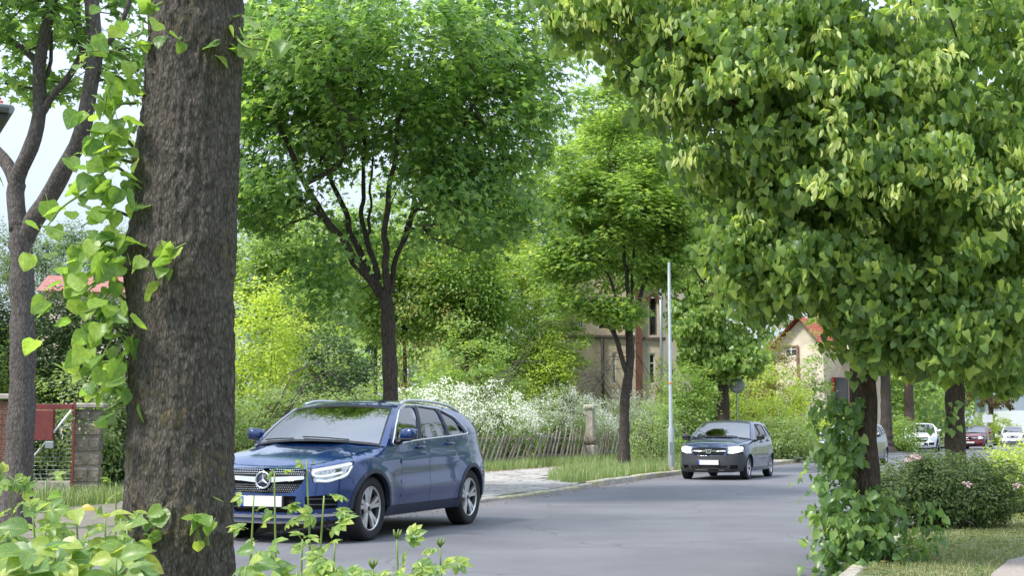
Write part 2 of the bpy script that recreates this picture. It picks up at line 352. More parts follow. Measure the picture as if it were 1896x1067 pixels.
# asphalt: worn grey, fine grain, faint patches and stains
m, n, b = new_mat('asphalt'); t = n.nodes.new('ShaderNodeTexCoord')
a = n.nodes.new('ShaderNodeTexNoise'); a.inputs['Scale'].default_value = 0.55; a.inputs['Detail'].default_value = 9; a.inputs['Roughness'].default_value = .62
g = n.nodes.new('ShaderNodeTexNoise'); g.inputs['Scale'].default_value = 55; g.inputs['Detail'].default_value = 6; g.inputs['Roughness'].default_value = .8
for q in (a, g): n.links.new(t.outputs['Object'], q.inputs['Vector'])
r = n.nodes.new('ShaderNodeValToRGB'); r.color_ramp.elements[0].position = .3; r.color_ramp.elements[1].position = .72
r.color_ramp.elements[0].color = (.106, .106, .117, 1); r.color_ramp.elements[1].color = (.164, .164, .179, 1); n.links.new(a.outputs['Fac'], r.inputs['Fac'])
mr = n.nodes.new('ShaderNodeMapRange'); mr.inputs['From Min'].default_value = .25; mr.inputs['From Max'].default_value = .75; mr.inputs['To Min'].default_value = .6; mr.inputs['To Max'].default_value = 1.42; n.links.new(g.outputs['Fac'], mr.inputs['Value'])
x = n.nodes.new('ShaderNodeMix'); x.data_type = 'RGBA'; x.blend_type = 'MULTIPLY'; x.inputs['Factor'].default_value = 1; n.links.new(r.outputs['Color'], x.inputs['A'])
n.links.new(mr.outputs['Result'], x.inputs['B'])
# darker patches of repair and oil, each with its own shape
k = n.nodes.new('ShaderNodeTexNoise'); k.inputs['Scale'].default_value = .9; k.inputs['Detail'].default_value = 4; n.links.new(t.outputs['Object'], k.inputs['Vector'])
k2 = n.nodes.new('ShaderNodeMapRange'); k2.inputs['From Min'].default_value = .66; k2.inputs['From Max'].default_value = .72; k2.inputs['To Max'].default_value = .35; n.links.new(k.outputs['Fac'], k2.inputs['Value'])
y = n.nodes.new('ShaderNodeMix'); y.data_type = 'RGBA'; y.inputs['B'].default_value = (.07, .07, .078, 1); n.links.new(k2.outputs['Result'], y.inputs['Factor']); n.links.new(x.outputs['Result'], y.inputs['A'])
vc = n.nodes.new('ShaderNodeTexVoronoi'); vc.feature = 'DISTANCE_TO_EDGE'; vc.inputs['Scale'].default_value = .33; wn = n.nodes.new('ShaderNodeTexNoise'); wn.inputs['Scale'].default_value = 2.2; wn.inputs['Detail'].default_value = 6
n.links.new(t.outputs['Object'], wn.inputs['Vector']); va = n.nodes.new('ShaderNodeVectorMath'); va.operation = 'MULTIPLY_ADD'; va.inputs[1].default_value = (.55, .55, .55); n.links.new(wn.outputs['Color'], va.inputs[0]); n.links.new(t.outputs['Object'], va.inputs[2]); n.links.new(va.outputs['Vector'], vc.inputs['Vector'])
cr = n.nodes.new('ShaderNodeMapRange'); cr.inputs['From Min'].default_value = .002; cr.inputs['From Max'].default_value = .009; cr.inputs['To Min'].default_value = .55; cr.inputs['To Max'].default_value = 0; n.links.new(vc.outputs['Distance'], cr.inputs['Value'])
gt_ = n.nodes.new('ShaderNodeMapRange'); gt_.inputs['From Min'].default_value = .46; gt_.inputs['From Max'].default_value = .58; n.links.new(a.outputs['Fac'], gt_.inputs['Value'])
cm = n.nodes.new('ShaderNodeMath'); cm.operation = 'MULTIPLY'; n.links.new(cr.outputs['Result'], cm.inputs[0]); n.links.new(gt_.outputs['Result'], cm.inputs[1])
y2 = n.nodes.new('ShaderNodeMix'); y2.data_type = 'RGBA'; y2.inputs['B'].default_value = (.045, .045, .05, 1); n.links.new(cm.outputs[0], y2.inputs['Factor']); n.links.new(y.outputs['Result'], y2.inputs['A'])
n.links.new(y2.outputs['Result'], b.inputs['Base Color']); b.inputs['Roughness'].default_value = .82; b.inputs['Specular IOR Level'].default_value = .35
u = n.nodes.new('ShaderNodeBump'); u.inputs['Strength'].default_value = .35; u.inputs['Distance'].default_value = .01; n.links.new(g.outputs['Fac'], u.inputs['Height']); n.links.new(u.outputs['Normal'], b.inputs['Normal'])
M['asphalt'] = m
M['soil'] = simple('verge_soil', (.13, .115, .07), .95, noise=.5, nscale=3, c2=(.15, .19, .06), bump=.5)
M['lawn'] = simple('mown_lawn', (.11, .16, .05), .95, noise=.35, nscale=2.5, c2=(.22, .23, .10), bump=.5, bscale=90)
M['joint'] = simple('sandy_joint', (.17, .15, .12), .95, noise=.3, nscale=6)
M['paver'] = simple('paving_stone', (.29, .27, .25), .85, noise=.35, nscale=5, bump=.4)
M['paver_b'] = simple('paving_stone_pale', (.36, .34, .315), .85, noise=.3, nscale=6, bump=.4)
M['paver_c'] = simple('paving_stone_rosy', (.27, .235, .215), .85, noise=.3, nscale=6, bump=.4)
M['kerb'] = simple('kerb_stone', (.36, .335, .28), .85, noise=.35, nscale=7, bump=.4)
M['kerb_b'] = simple('kerb_stone_lichen', (.40, .37, .24), .85, noise=.35, nscale=7, bump=.4)
M['gravelpath'] = simple('gravel_path', (.36, .31, .28), .95, noise=.3, nscale=30, bump=.6, bscale=120)
M['field'] = simple('field', (.10, .14, .04), .95, noise=.4, nscale=.3)

big = MB().add([(-700, -400, -.35), (900, -400, -.35), (900, 1400, -.35), (-700, 1400, -.35)], [(0, 1, 2, 3)]).build('ground', M['field'], kind='structure')
strip('road', M['asphalt'], -58, 190, 0, -ROADW, 0, 160, 4)
def drop(s, o):                                      # the pavement dips to the gate's dropped kerb
    return -.07 * np.clip(np.minimum((s + .2) / 1.0, (7.2 - s) / 1.2), 0, 1) * np.clip(1 - (o - .16) / 1.6, 0, 1)
strip('verge', M['soil'], -58, 190, .16, 90, HV, 300, 40, zf=drop)
strip('lawn', M['lawn'], -58, 190, -ROADW - .16, -ROADW - 70, HV, 160, 6)

# kerbs: every stone a piece of its own
kerb = empty('kerb', (*rd(0, .08), 0)); kerb['kind'] = 'structure'
kerb_r = empty('kerb', (*rd(0, -ROADW), 0)); kerb_r['kind'] = 'structure'
def kerbstones(root, o, s0, s1, L=1.0):
    base = np.array(root.location); s = s0; i = 0
    mes = [MB().box((0, 0, 0), (L - .012, .16, .30), chamfer=.022).mesh('kerbstone', mt) for mt in (M['kerb'], M['kerb_b'])]
    while s < s1:
        p = rd(s + L / 2, o); k = link('kerbstone', mes[0 if rng.random() < .6 else 1], root)
        dz = float(drop(np.array(s + L / 2), np.array(.16))) if o > 0 else 0
        k.location = (p[0] - base[0], p[1] - base[1], HV - .15 + dz + .006 + rng.uniform(-.008, .008))
        k.rotation_euler = (rng.uniform(-.02, .02), rng.uniform(-.006, .006), heading(s + L / 2) + rng.uniform(-.008, .008)); s += L; i += 1
kerbstones(kerb, .08, -24, 46); kerbstones(kerb_r, -ROADW - .08, -16, 20)

# paved crossing and footway: loose natural stone slabs, the ones in view are pieces
def paved(s, o):
    edge = np.interp(s, [-9, 6.2, 7.4, 14.8, 60], [0.2, .2, 1.3, 3.0, 3.0])
    return (o > edge) & (o < 4.4)
ss, oo = np.meshgrid(np.linspace(-10, 60, 281), np.linspace(.17, 4.4, 18), indexing='ij')
V = np.column_stack([rd(ss.ravel(), oo.ravel()), (HV + .004 + drop(ss, oo)).ravel()])
F = []
for i in range(280):
    for j in range(17):
        if paved((ss[i, j] + ss[i + 1, j]) / 2, (oo[i, j] + oo[i, j + 1]) / 2): F.append((i * 18 + j, (i + 1) * 18 + j, (i + 1) * 18 + j + 1, i * 18 + j + 1))
pavement = link('pavement', fmesh('pavement', V, np.array(F), M['joint']), None, 'structure')
cnt = 0; mbs = {}
o = .2; row = 0
while o < 4.38:
    wd = min(rng.uniform(.36, .48), 4.4 - o); s = -4.0 + rng.uniform(0, .4)
    while s < 34:
        ln = rng.uniform(.38, .72)
        c = (s + ln / 2, o + wd / 2)
        if paved(*c):
            q = np.array([(s + .014, o + .014), (s + ln - .014, o + .014), (s + ln - .014, o + wd - .014), (s + .014, o + wd - .014)]) + rng.uniform(-.022, .022, (4, 2))
            qc = q.mean(0); P = rd(q[:, 0], q[:, 1]); Pi = rd((q[:, 0] - qc[0]) * .93 + qc[0], (q[:, 1] - qc[1]) * .93 + qc[1])
            z = HV + drop(q[:, 0], q[:, 1]) + .02 + rng.uniform(-.006, .007) + rng.uniform(-.004, .004, 4)
            C = rd(*qc); zc = HV
            Vv = [(*(P[k] - C), HV + drop(q[k, 0], q[k, 1]) - .01 - zc) for k in range(4)] + [(*(P[k] - C), z[k] - .008 - zc) for k in range(4)] + [(*(Pi[k] - C), z[k] - zc) for k in range(4)]
            Ff = [(k, (k + 1) % 4, 4 + (k + 1) % 4, 4 + k) for k in range(4)] + [(4 + k, 4 + (k + 1) % 4, 8 + (k + 1) % 4, 8 + k) for k in range(4)] + [(8, 9, 10, 11)]
            mt = ('paver', 'paver_b', 'paver_c')[rng.choice(3, p=[.45, .35, .2])]
            px, py = proj((*C, HV))
            if 872 < px < 1060 and py < 940 and c[0] < 22 and cnt < 290:
                MB().add(Vv, Ff).build('paving_stone', M[mt], pavement, loc=(*C, zc)); cnt += 1
            else:
                mbs.setdefault(mt, MB()).add(np.array(Vv) + np.array([*C, zc]), Ff)
        s += ln
    o += wd; row += 1
for mt, mb in mbs.items(): mb.build('more_paving_stones', M[mt], pavement, kind='stuff')
gp = [gnd(1835, 1067, HV), gnd(1868, 1040, HV), gnd(1990, 1012, HV), gnd(2300, 1000, HV), gnd(2600, 1100, HV), gnd(1800, 1200, HV)]
link('path', fmesh('path', np.array([(p[0], p[1], HV + .012) for p in gp]), np.array([[5, 0, 1], [5, 1, 4], [1, 2, 4], [2, 3, 4]]), M['gravelpath']), None, 'structure')
# crossing pavement at the far side street
strip('side_path', M['paver_b'], 27, 37, .17, 7, HV + .008, 12)

# ------------------------------------------------------------------ leaf templates  (x across, y towards the tip, z up)
def T_heart(fold=.20, curl=-.14):
    V = [(0, 0, 0), (.33, -.07, fold), (.47, .24, fold * 1.25), (.33, .62, fold * .75 + curl * .7), (.02, 1.04, curl * 2.0), (-.34, .60, fold * .5 + curl * .6), (-.46, .22, fold), (-.32, -.08, fold * .8), (0, .42, 0)]
    return np.array(V), np.array([(0, 1, 2, 8), (8, 2, 3, 4), (0, 8, 6, 7), (8, 4, 5, 6)])
def T_maple():
    A = [(0, .02, 0), (.34, -.10, -.02), (.24, .17, .05), (.56, .42, -.05), (.20, .50, .06), (0, 1.0, -.10), (-.20, .50, .06), (-.56, .42, -.05), (-.24, .17, .05), (-.34, -.10, -.02), (0, .32, .02)]
    F = [(10, 0, 1, 2), (10, 2, 3, 4), (10, 4, 5, 6), (10, 6, 7, 8), (10, 8, 9, 0)]
    return np.array(A), np.array(F)
def T_oval(w_=.28, fold=.07):
    V = [(0, 0, 0), (w_, .45, fold), (0, 1, -.06), (-w_, .45, fold)]
    return np.array(V), np.array([(0, 1, 2), (0, 2, 3)])
def T_long(w_=.2):
    V = [(0, 0, 0), (w_, .3, .05), (w_ * .8, .7, .0), (0, 1, -.15), (-w_ * .8, .7, .0), (-w_, .3, .05)]
    return np.array(V), np.array([(0, 1, 2, 3), (0, 3, 4, 5)])
HEART, MAPLE, OVAL, LONG = T_heart(), T_maple(), T_oval(), T_long()
HEART2 = (np.array([(0, 0, 0), (.42, .15, .1), (.36, .6, .05), (0, 1, -.12), (-.36, .6, .05), (-.42, .15, .1)]), np.array([(0, 1, 2, 3), (0, 3, 4, 5)]))
def frames(nrm, tip):
    z = unit(nrm); y = unit(tip - z * (tip * z).sum(-1, keepdims=True)); x = np.cross(y, z)
    return np.stack([x, y, z], 1)                    # rows
def leaves_mesh(name, P, nrm, tip, size, tmpl, mat):
    TV, TF = tmpl; B = frames(nrm, tip)
    V = P[:, None] + np.einsum('vk,nkj->nvj', TV, B) * size[:, None, None]
    F = TF[None] + (np.arange(len(P)) * len(TV))[:, None, None]
    return fmesh(name, V.reshape(-1, 3), F.reshape(-1, TF.shape[1]), mat)
def leaf_objects(parent, P, nrm, tip, size, me, origin):
    B = frames(nrm, tip)
    for p, bb, s in zip(P, B, size):
        o = link('leaf', me, parent); m3 = Matrix(((bb[0] * s).tolist(), (bb[1] * s).tolist(), (bb[2] * s).tolist())).transposed().to_4x4()
        m3.translation = Vector(p - origin); o.matrix_basis = m3

def cluster_leaves(C, n, rad, flat, center, up=.7, out=.5, jit=.6, droop=.4, hang=False):
    """leaves round cluster centres: positions, normals, tips"""
    k = len(C); q = rng.normal(0, 1, (k, n, 3)); q = q / (np.linalg.norm(q, axis=-1, keepdims=True) + 1e-6) * rng.random((k, n, 1)) ** .5
    q[..., 2] *= flat; q *= rad * rng.uniform(.7, 1.25, (k, 1, 1))
    P = (C[:, None] + q).reshape(-1, 3)
    d = unit(P - center); d2 = d.copy(); d2[:, 2] *= .3
    rn = rng.normal(0, 1, P.shape)
    if hang:
        nrm = unit(d2) * out * .55 + np.array([0, 0, up]) + rn * np.array([1.1, 1.1, .4]) * jit; tip = np.array([0, 0, -.95]) + rn[:, ::-1] * .45 + d2 * droop
    else:
        nrm = np.array([0, 0, up]) + d * out + rn * jit * .6; tip = d2 * .7 + q.reshape(-1, 3) / rad * .9 + np.array([0, 0, -droop]) + rng.normal(0, .3, P.shape)
    return P, unit(nrm), unit(tip)
def blob(c, r, n, shell=.45):
    q = rng.normal(0, 1, (n, 3)); q = unit(q) * (shell + (1 - shell) * rng.random((n, 1))) ** .8
    return np.array(c) + q * np.array(r)

class Tree:
    """trunk and limbs by hand, twigs grown from the nearest wood to every leaf cluster"""
    def __init__(s, base, step=.3):
        s.base = np.array(base, float); s.P = np.zeros((9000, 3)); s.par = -np.ones(9000, int); s.r0 = np.zeros(9000); s.n = 0; s.limbs = []; s.step = step
    def poly(s, pts, r0, r1, attach=None, trunk=False, wob=.0):
        pts = np.asarray(pts, float); ln = np.linalg.norm(np.diff(pts, axis=0), axis=1).sum(); k = max(3, int(ln / s.step) + 1)
        Q = spline(pts, k); Q[1:-1] += rng.normal(0, wob, Q[1:-1].shape); rr = r0 + (r1 - r0) * np.linspace(0, 1, k) ** .8
        idx = []
        if attach is None and s.n: attach = int(np.argmin(np.linalg.norm(s.P[:s.n] - Q[0], axis=1)))
        for i in range(k):
            s.P[s.n] = Q[i]; s.par[s.n] = (s.n - 1 if i else (attach if attach is not None else -1)); s.r0[s.n] = rr[i]; idx.append(s.n); s.n += 1
        s.limbs.append((idx, trunk)); return idx
    def grow(s, targets, jit=.05, minz=None, low=.7):
        if minz is None: minz = s.base[2]
        root = s.P[s.limbs[0][0][-1]]
        n0 = s.n
        for t in targets[np.argsort(np.linalg.norm(targets - root, axis=1))]:
            A = s.P[:s.n]; d = np.linalg.norm(A - t, axis=1) + low * np.maximum(0, A[:, 2] - t[2]) + 50 * (A[:, 2] < minz)
            j = int(np.argmin(d)); a = s.P[j]; L = np.linalg.norm(t - a); k = max(1, int(L / (s.step * 1.3)))
            pd = unit(a - s.P[s.par[j]]) if s.par[j] >= 0 else np.array([0, 0, 1.0])
            c = a + pd * L * .35 + np.array([0, 0, .08 * L]); last = j
            for i in range(1, k + 1):
                u = i / k; p = a * (1 - u) ** 2 + 2 * c * u * (1 - u) + t * u * u + rng.normal(0, jit, 3) * (u < 1)
                if s.n >= 8990: break
                s.P[s.n] = p; s.par[s.n] = last; last = s.n; s.n += 1
        return s
    def radii(s, tip=.006, ex=2.2):
        acc = np.zeros(s.n); ch = np.zeros(s.n, int)
        for i in range(s.n): 
            if s.par[i] >= 0: ch[s.par[i]] += 1
        r = np.zeros(s.n)
        for i in range(s.n - 1, -1, -1):
            r[i] = max(tip if ch[i] == 0 else acc[i] ** (1 / ex), s.r0[i])
            if s.par[i] >= 0: acc[s.par[i]] += min(r[i], .12) ** ex
        # limbs given by hand keep their own radius
        for idx, _ in s.limbs: r[idx] = s.r0[idx]
        for i in range(s.n):
            if s.par[i] >= 0: r[i] = min(r[i], r[s.par[i]] * .97)
        return r
    def build(s, root, bark, twig, tip=.006, sides=9, tsides=4, trunk_mesh=True):
        r = s.radii(tip); O = s.base; used = set()
        for idx, tr in s.limbs:
            used.update(idx)
            pts = s.P[idx]; rr = r[idx]
            if not tr and s.par[idx[0]] >= 0: pts = np.vstack([s.P[s.par[idx[0]]], pts]); rr = np.concatenate([[rr[0]], rr])
            if tr and not trunk_mesh: continue
            k = max(6, len(pts) * 2); Q = spline(pts, k); q = np.interp(np.linspace(0, 1, k), np.linspace(0, 1, len(rr)), rr)
            nn = 20 if tr else sides
            if tr:
                q = q * (1 + .55 * np.exp(-(Q[:, 2] - Q[0, 2]) / .22))
            V, F = tube_np(Q, q, nn)
            D = unit(V - np.repeat(Q, nn, 0)); amp = .09 if tr else .05
            V = V + D * np.repeat(q, nn)[:, None] * (rng.normal(0, 1, (len(V), 1)) * amp * .5 + np.repeat(np.sin(np.arange(k) * 1.3 + rng.random() * 6)[:, None] * amp * .7, nn, 0))
            link('trunk' if tr else 'branch', fmesh('trunk' if tr else 'branch', V - O, F, bark, True), root)
        mb = MB(); kids = {}
        for i in range(s.n):
            if i not in used: kids.setdefault(s.par[i], []).append(i)
        todo = [(p, c) for p in list(kids) if p in used for c in kids[p]]
        while todo:
            p, c = todo.pop(); ch = [p, c]
            while ch[-1] in kids:
                ks = sorted(kids[ch[-1]], key=lambda i: -r[i]); 
                for kx in ks[1:]: todo.append((ch[-1], kx))
                ch.append(ks[0])
            rr = r[ch].copy(); rr[0] = min(rr[0], rr[1] * 1.3)
            mb.tube(s.P[ch] - O, rr, tsides if rr[0] < .03 else 6, cap=False)
        if mb.V: mb.build('twigs', twig, root, kind='stuff')

def crown(root, base, C, n, rad, flat, center, size, tmpl, mat, up=.7, out=.5, jit=.6, droop=.4, hang=False, near=0, name='crown', sv=.25):
    P, N, Tp = cluster_leaves(C, n, rad, flat, np.array(center), up, out, jit, droop, hang)
    sz = size * rng.uniform(1 - sv, 1 + sv, len(P))
    if near:
        px, py = proj(P); vis = (px > 0) & (px < 1896) & (py > 0) & (py < 1067)
        key = np.linalg.norm(P - np.array([0, 0, CAMZ]), axis=1) + 100 * ~vis
        i = np.argsort(key)[:near]; mk = np.zeros(len(P), bool); mk[i] = True
        lm = fmesh('leaf', tmpl[0], tmpl[1], mat)
        leaf_objects(root, P[mk], N[mk], Tp[mk], sz[mk], lm, np.array(base)); P, N, Tp, sz = P[~mk], N[~mk], Tp[~mk], sz[~mk]
    return link(name, leaves_mesh(name, P - np.array(base), N, Tp, sz, tmpl, mat), root, kind='stuff')

def bush(name, label, cat, base, blobs, mat, size, per=34, rad=.35, group=None, tmpl=OVAL, up=.5, out=.8, jit=.8, stems=6, flat=.7, shell=.55, wood='twig', droop=.2, flower=None, nflower=0, fsize=.03):
    """blobs: (dx, dy, z, rx, ry, rz, n clusters) relative to the base"""
    base = np.array(base, float); root = empty(name, base, 0, label, cat, group); Cs = []
    parts = []
    for bx, by, bz, rx, ry, rz, k in blobs:
        c = base + np.array([bx, by, bz]); C = blob(c, (rx, ry, rz), k, shell); C[:, 2] = np.maximum(C[:, 2], base[2] + .08); Cs.append(C)
        parts.append(cluster_leaves(C, per, rad, flat, c - np.array([0, 0, rz * .4]), up, out, jit, droop))
    P, N, Tp = (np.concatenate([p[i] for p in parts]) for i in range(3)); P[:, 2] = np.maximum(P[:, 2], base[2] + .02)
    sz = size * rng.uniform(.65, 1.3, len(P))
    link('foliage', leaves_mesh('foliage', P - base, N, Tp, sz, tmpl, M[mat]), root, kind='stuff')
    C = np.concatenate(Cs); mb = MB()
    for t in C[rng.choice(len(C), min(stems * 4, len(C)), replace=False)] - base:
        a = np.array([t[0] * .18 + rng.normal(0, .08), t[1] * .18 + rng.normal(0, .08), -.05]); mid = a * .5 + t * .5 + np.array([0, 0, .25 * np.linalg.norm(t[:2])]) + rng.normal(0, .1, 3)
        mb.tube(spline([a, mid, t * np.array([1, 1, .8])], 6), np.linspace(.018, .004, 6), 4, cap=False)
    mb.build('stems', M[wood], root, kind='stuff')
    if flower:
        cc = []
        for i, (bx, by, bz, rx, ry, rz, k) in enumerate(blobs):
            c = base + np.array([bx, by, bz]); q = rng.normal(0, 1, (nflower // len(blobs), 3)); q[:, 2] = np.abs(q[:, 2]) * .9 - .25; cc.append(c + unit(q) * np.array([rx, ry, rz]) * rng.uniform(1.0, 1.14, (len(q), 1)))
        F_ = np.concatenate(cc); F_[:, 2] = np.maximum(F_[:, 2], base[2] + .35); P, N, Tp = cluster_leaves(F_, 9, fsize * 2.6, .6, base, .4, .8, .9, .2)
        link('blossoms', leaves_mesh('blossoms', P - base, N, Tp, fsize * rng.uniform(.7, 1.3, len(P)), OVAL, M[flower]), root, kind='stuff')
    return root
# ------------------------------------------------------------------ cars
M['paint_blue'] = simple('blue_paint', (.005, .032, .14), .22, .25, coat=1.0)
M['paint_slate'] = simple('slate_paint', (.042, .060, .125), .3, .4, coat=1.0)
M['paint_grey'] = simple('grey_paint', (.10, .105, .115), .3, .6, coat=1.0)
M['paint_white'] = simple('white_paint', (.72, .73, .74), .3, .0, coat=1.0)
M['paint_red'] = simple('red_paint', (.16, .008, .014), .3, .3, coat=1.0)
M['chrome'] = simple('bright_trim', (.78, .79, .80), .18, .95)
M['satin'] = simple('satin_trim', (.70, .71, .72), .32, .85)
M['black'] = simple('black_plastic', (.014, .014, .015), .5, noise=.2)
M['dgrey'] = simple('grey_plastic', (.035, .036, .042), .55, noise=.15)
M['blueplastic'] = simple('dark_blue_plastic', (.022, .028, .055), .5, noise=.15)
M['void'] = simple('dark_lining', (.006, .006, .006), .9)
M['rubber'] = simple('tyre_rubber', (.018, .018, .019), .8, noise=.25, nscale=20, bump=.2, bscale=90)
M['alloy'] = simple('alloy', (.62, .62, .63), .28, .85)
M['alloy_dark'] = simple('dark_alloy', (.05, .05, .052), .45, .7)
M['disc'] = simple('brake_disc', (.22, .21, .20), .4, .9)
M['led'] = simple('lamp_white', (.88, .9, .92), .25, emit=(.9, .95, 1, .35))
M['lamp_on'] = simple('lamp_lit', (.9, .92, .95), .2, emit=(.95, .97, 1, .8))
M['reflector'] = simple('lamp_reflector', (.62, .64, .66), .2, .9)
M['amber'] = simple('amber_lamp', (.75, .25, .03), .3)
M['redlamp'] = simple('red_lamp', (.35, .012, .012), .15, coat=1)
M['glass'] = glass_mat('car_glass', (.34, .40, .39), 3.9)
M['glass_dark'] = glass_mat('tinted_glass', (.10, .115, .115), 3.0)
M['lens'] = glass_mat('lamp_lens', (.9, .92, .93), 1.4)
M['plate'] = simple('plate_white', (.78, .79, .78), .45)
M['plate_blue'] = simple('plate_blue', (.02, .07, .42), .45)
M['seat'] = simple('seat_fabric', (.03, .03, .033), .8, noise=.2)
M['mirror'] = simple('mirror_glass', (.8, .8, .8), .02, 1.0)

def pip(P, poly):
    x, y = P[:, 0], P[:, 1]; ins = np.zeros(len(P), bool); n = len(poly); j = n - 1
    for i in range(n):
        xi, yi = poly[i]; xj, yj = poly[j]
        c = ((yi > y) != (yj > y)) & (x < (xj - xi) * (y - yi) / ((yj - yi) if yj != yi else 1e-12) + xi); ins ^= c; j = i
    return ins
def dense(poly, h):
    out = []; n = len(poly)
    for i in range(n):
        a = np.array(poly[i], float); b_ = np.array(poly[(i + 1) % n], float); k = max(1, int(np.ceil(np.linalg.norm(b_ - a) / h)))
        for t in range(k): out.append(a + (b_ - a) * t / k)
    return np.array(out)
def rounded(poly, r, n=4):
    """corner-rounded polygon"""
    out = []; m = len(poly)
    for i in range(m):
        p0, p1, p2 = (np.array(poly[(i + k) % m], float) for k in (-1, 0, 1)); a = p0 - p1; c = p2 - p1
        ra = min(r, np.linalg.norm(a) * .45, np.linalg.norm(c) * .45); a = p1 + a / (np.linalg.norm(a) + 1e-9) * ra; c = p1 + c / (np.linalg.norm(c) + 1e-9) * ra
        for t in np.linspace(0, 1, n): out.append(a * (1 - t) ** 2 + 2 * p1 * t * (1 - t) + c * t * t)
    return np.array(out)
def tri2d(poly, holes, h):
    B = [dense(poly, h)] + [dense(q, h) for q in holes]; V = []; E = []
    for b_ in B:
        k = len(V); V.extend(b_.tolist()); E += [(k + i, k + (i + 1) % len(b_)) for i in range(len(b_))]
    A = np.array(V); nb = len(A)
    x = np.arange(A[:, 0].min() + h * .5, A[:, 0].max(), h); y = np.arange(A[:, 1].min() + h * .5, A[:, 1].max(), h)
    if len(x) and len(y):
        G = np.stack(np.meshgrid(x, y, indexing='ij'), -1).reshape(-1, 2); k = pip(G, B[0])
        for q in B[1:]: k &= ~pip(G, q)
        G = G[k]
        if len(G):
            dmin = np.min(((G[:, None] - A[None]) ** 2).sum(-1), 1); V += G[dmin > (h * .45) ** 2].tolist()
    r = mgeo.delaunay_2d_cdt([Vector(v) for v in V], E, [], 0, 1e-6)
    vv = np.array([tuple(v) for v in r[0]]); T = np.array([f for f in r[2] if len(f) == 3])
    c = vv[T].mean(1); k = pip(c, B[0])
    for q in B[1:]: k &= ~pip(c, q)
    return vv, T[k]
def panel(lift, poly, holes=(), h=.05, off=0.0, rim=.015, ref=None, mirror=False):
    """a sheet cut to poly in the lift's parameter plane, offset along its normal, with rims turned in"""
    vv, T = tri2d(poly, holes, h); a, b_ = vv[:, 0], vv[:, 1]; e = 2e-3
    P = lift(a, b_); N = unit(np.cross(lift(a + e, b_) - lift(a - e, b_), lift(a, b_ + e) - lift(a, b_ - e)))
    rf = np.array([0, 0, .7]) if ref is None else np.array(ref)
    if ((P - rf) * N).sum(-1).mean() < 0: N = -N
    P = P + N * off
    f = np.cross(P[T[:, 1]] - P[T[:, 0]], P[T[:, 2]] - P[T[:, 0]]); fl = (f * N[T[:, 0]]).sum(-1) < 0; T[fl] = T[fl][:, ::-1]
    V = P.tolist(); F = T.tolist()
    if rim:
        cnt = {}
        for t in T:
            for i in range(3): 
                k = (t[i], t[(i + 1) % 3]); cnt[k] = cnt.get(k, 0) + 1
        for (i, j) in list(cnt):
            if (j, i) not in cnt:
                n = len(V); V += [P[i].tolist(), P[j].tolist(), (P[j] - N[j] * rim).tolist(), (P[i] - N[i] * rim).tolist()]; F.append((n + 1, n, n + 3, n + 2))
    if mirror:
        V = [(x, -y, z) for x, y, z in V]; F = [tuple(f)[::-1] for f in F]
    return V, F
def pmesh(name, parts, mat):
    mb = MB()
    for V, F in parts: mb.add(V, F, True)
    return mb.mesh(name, mat)

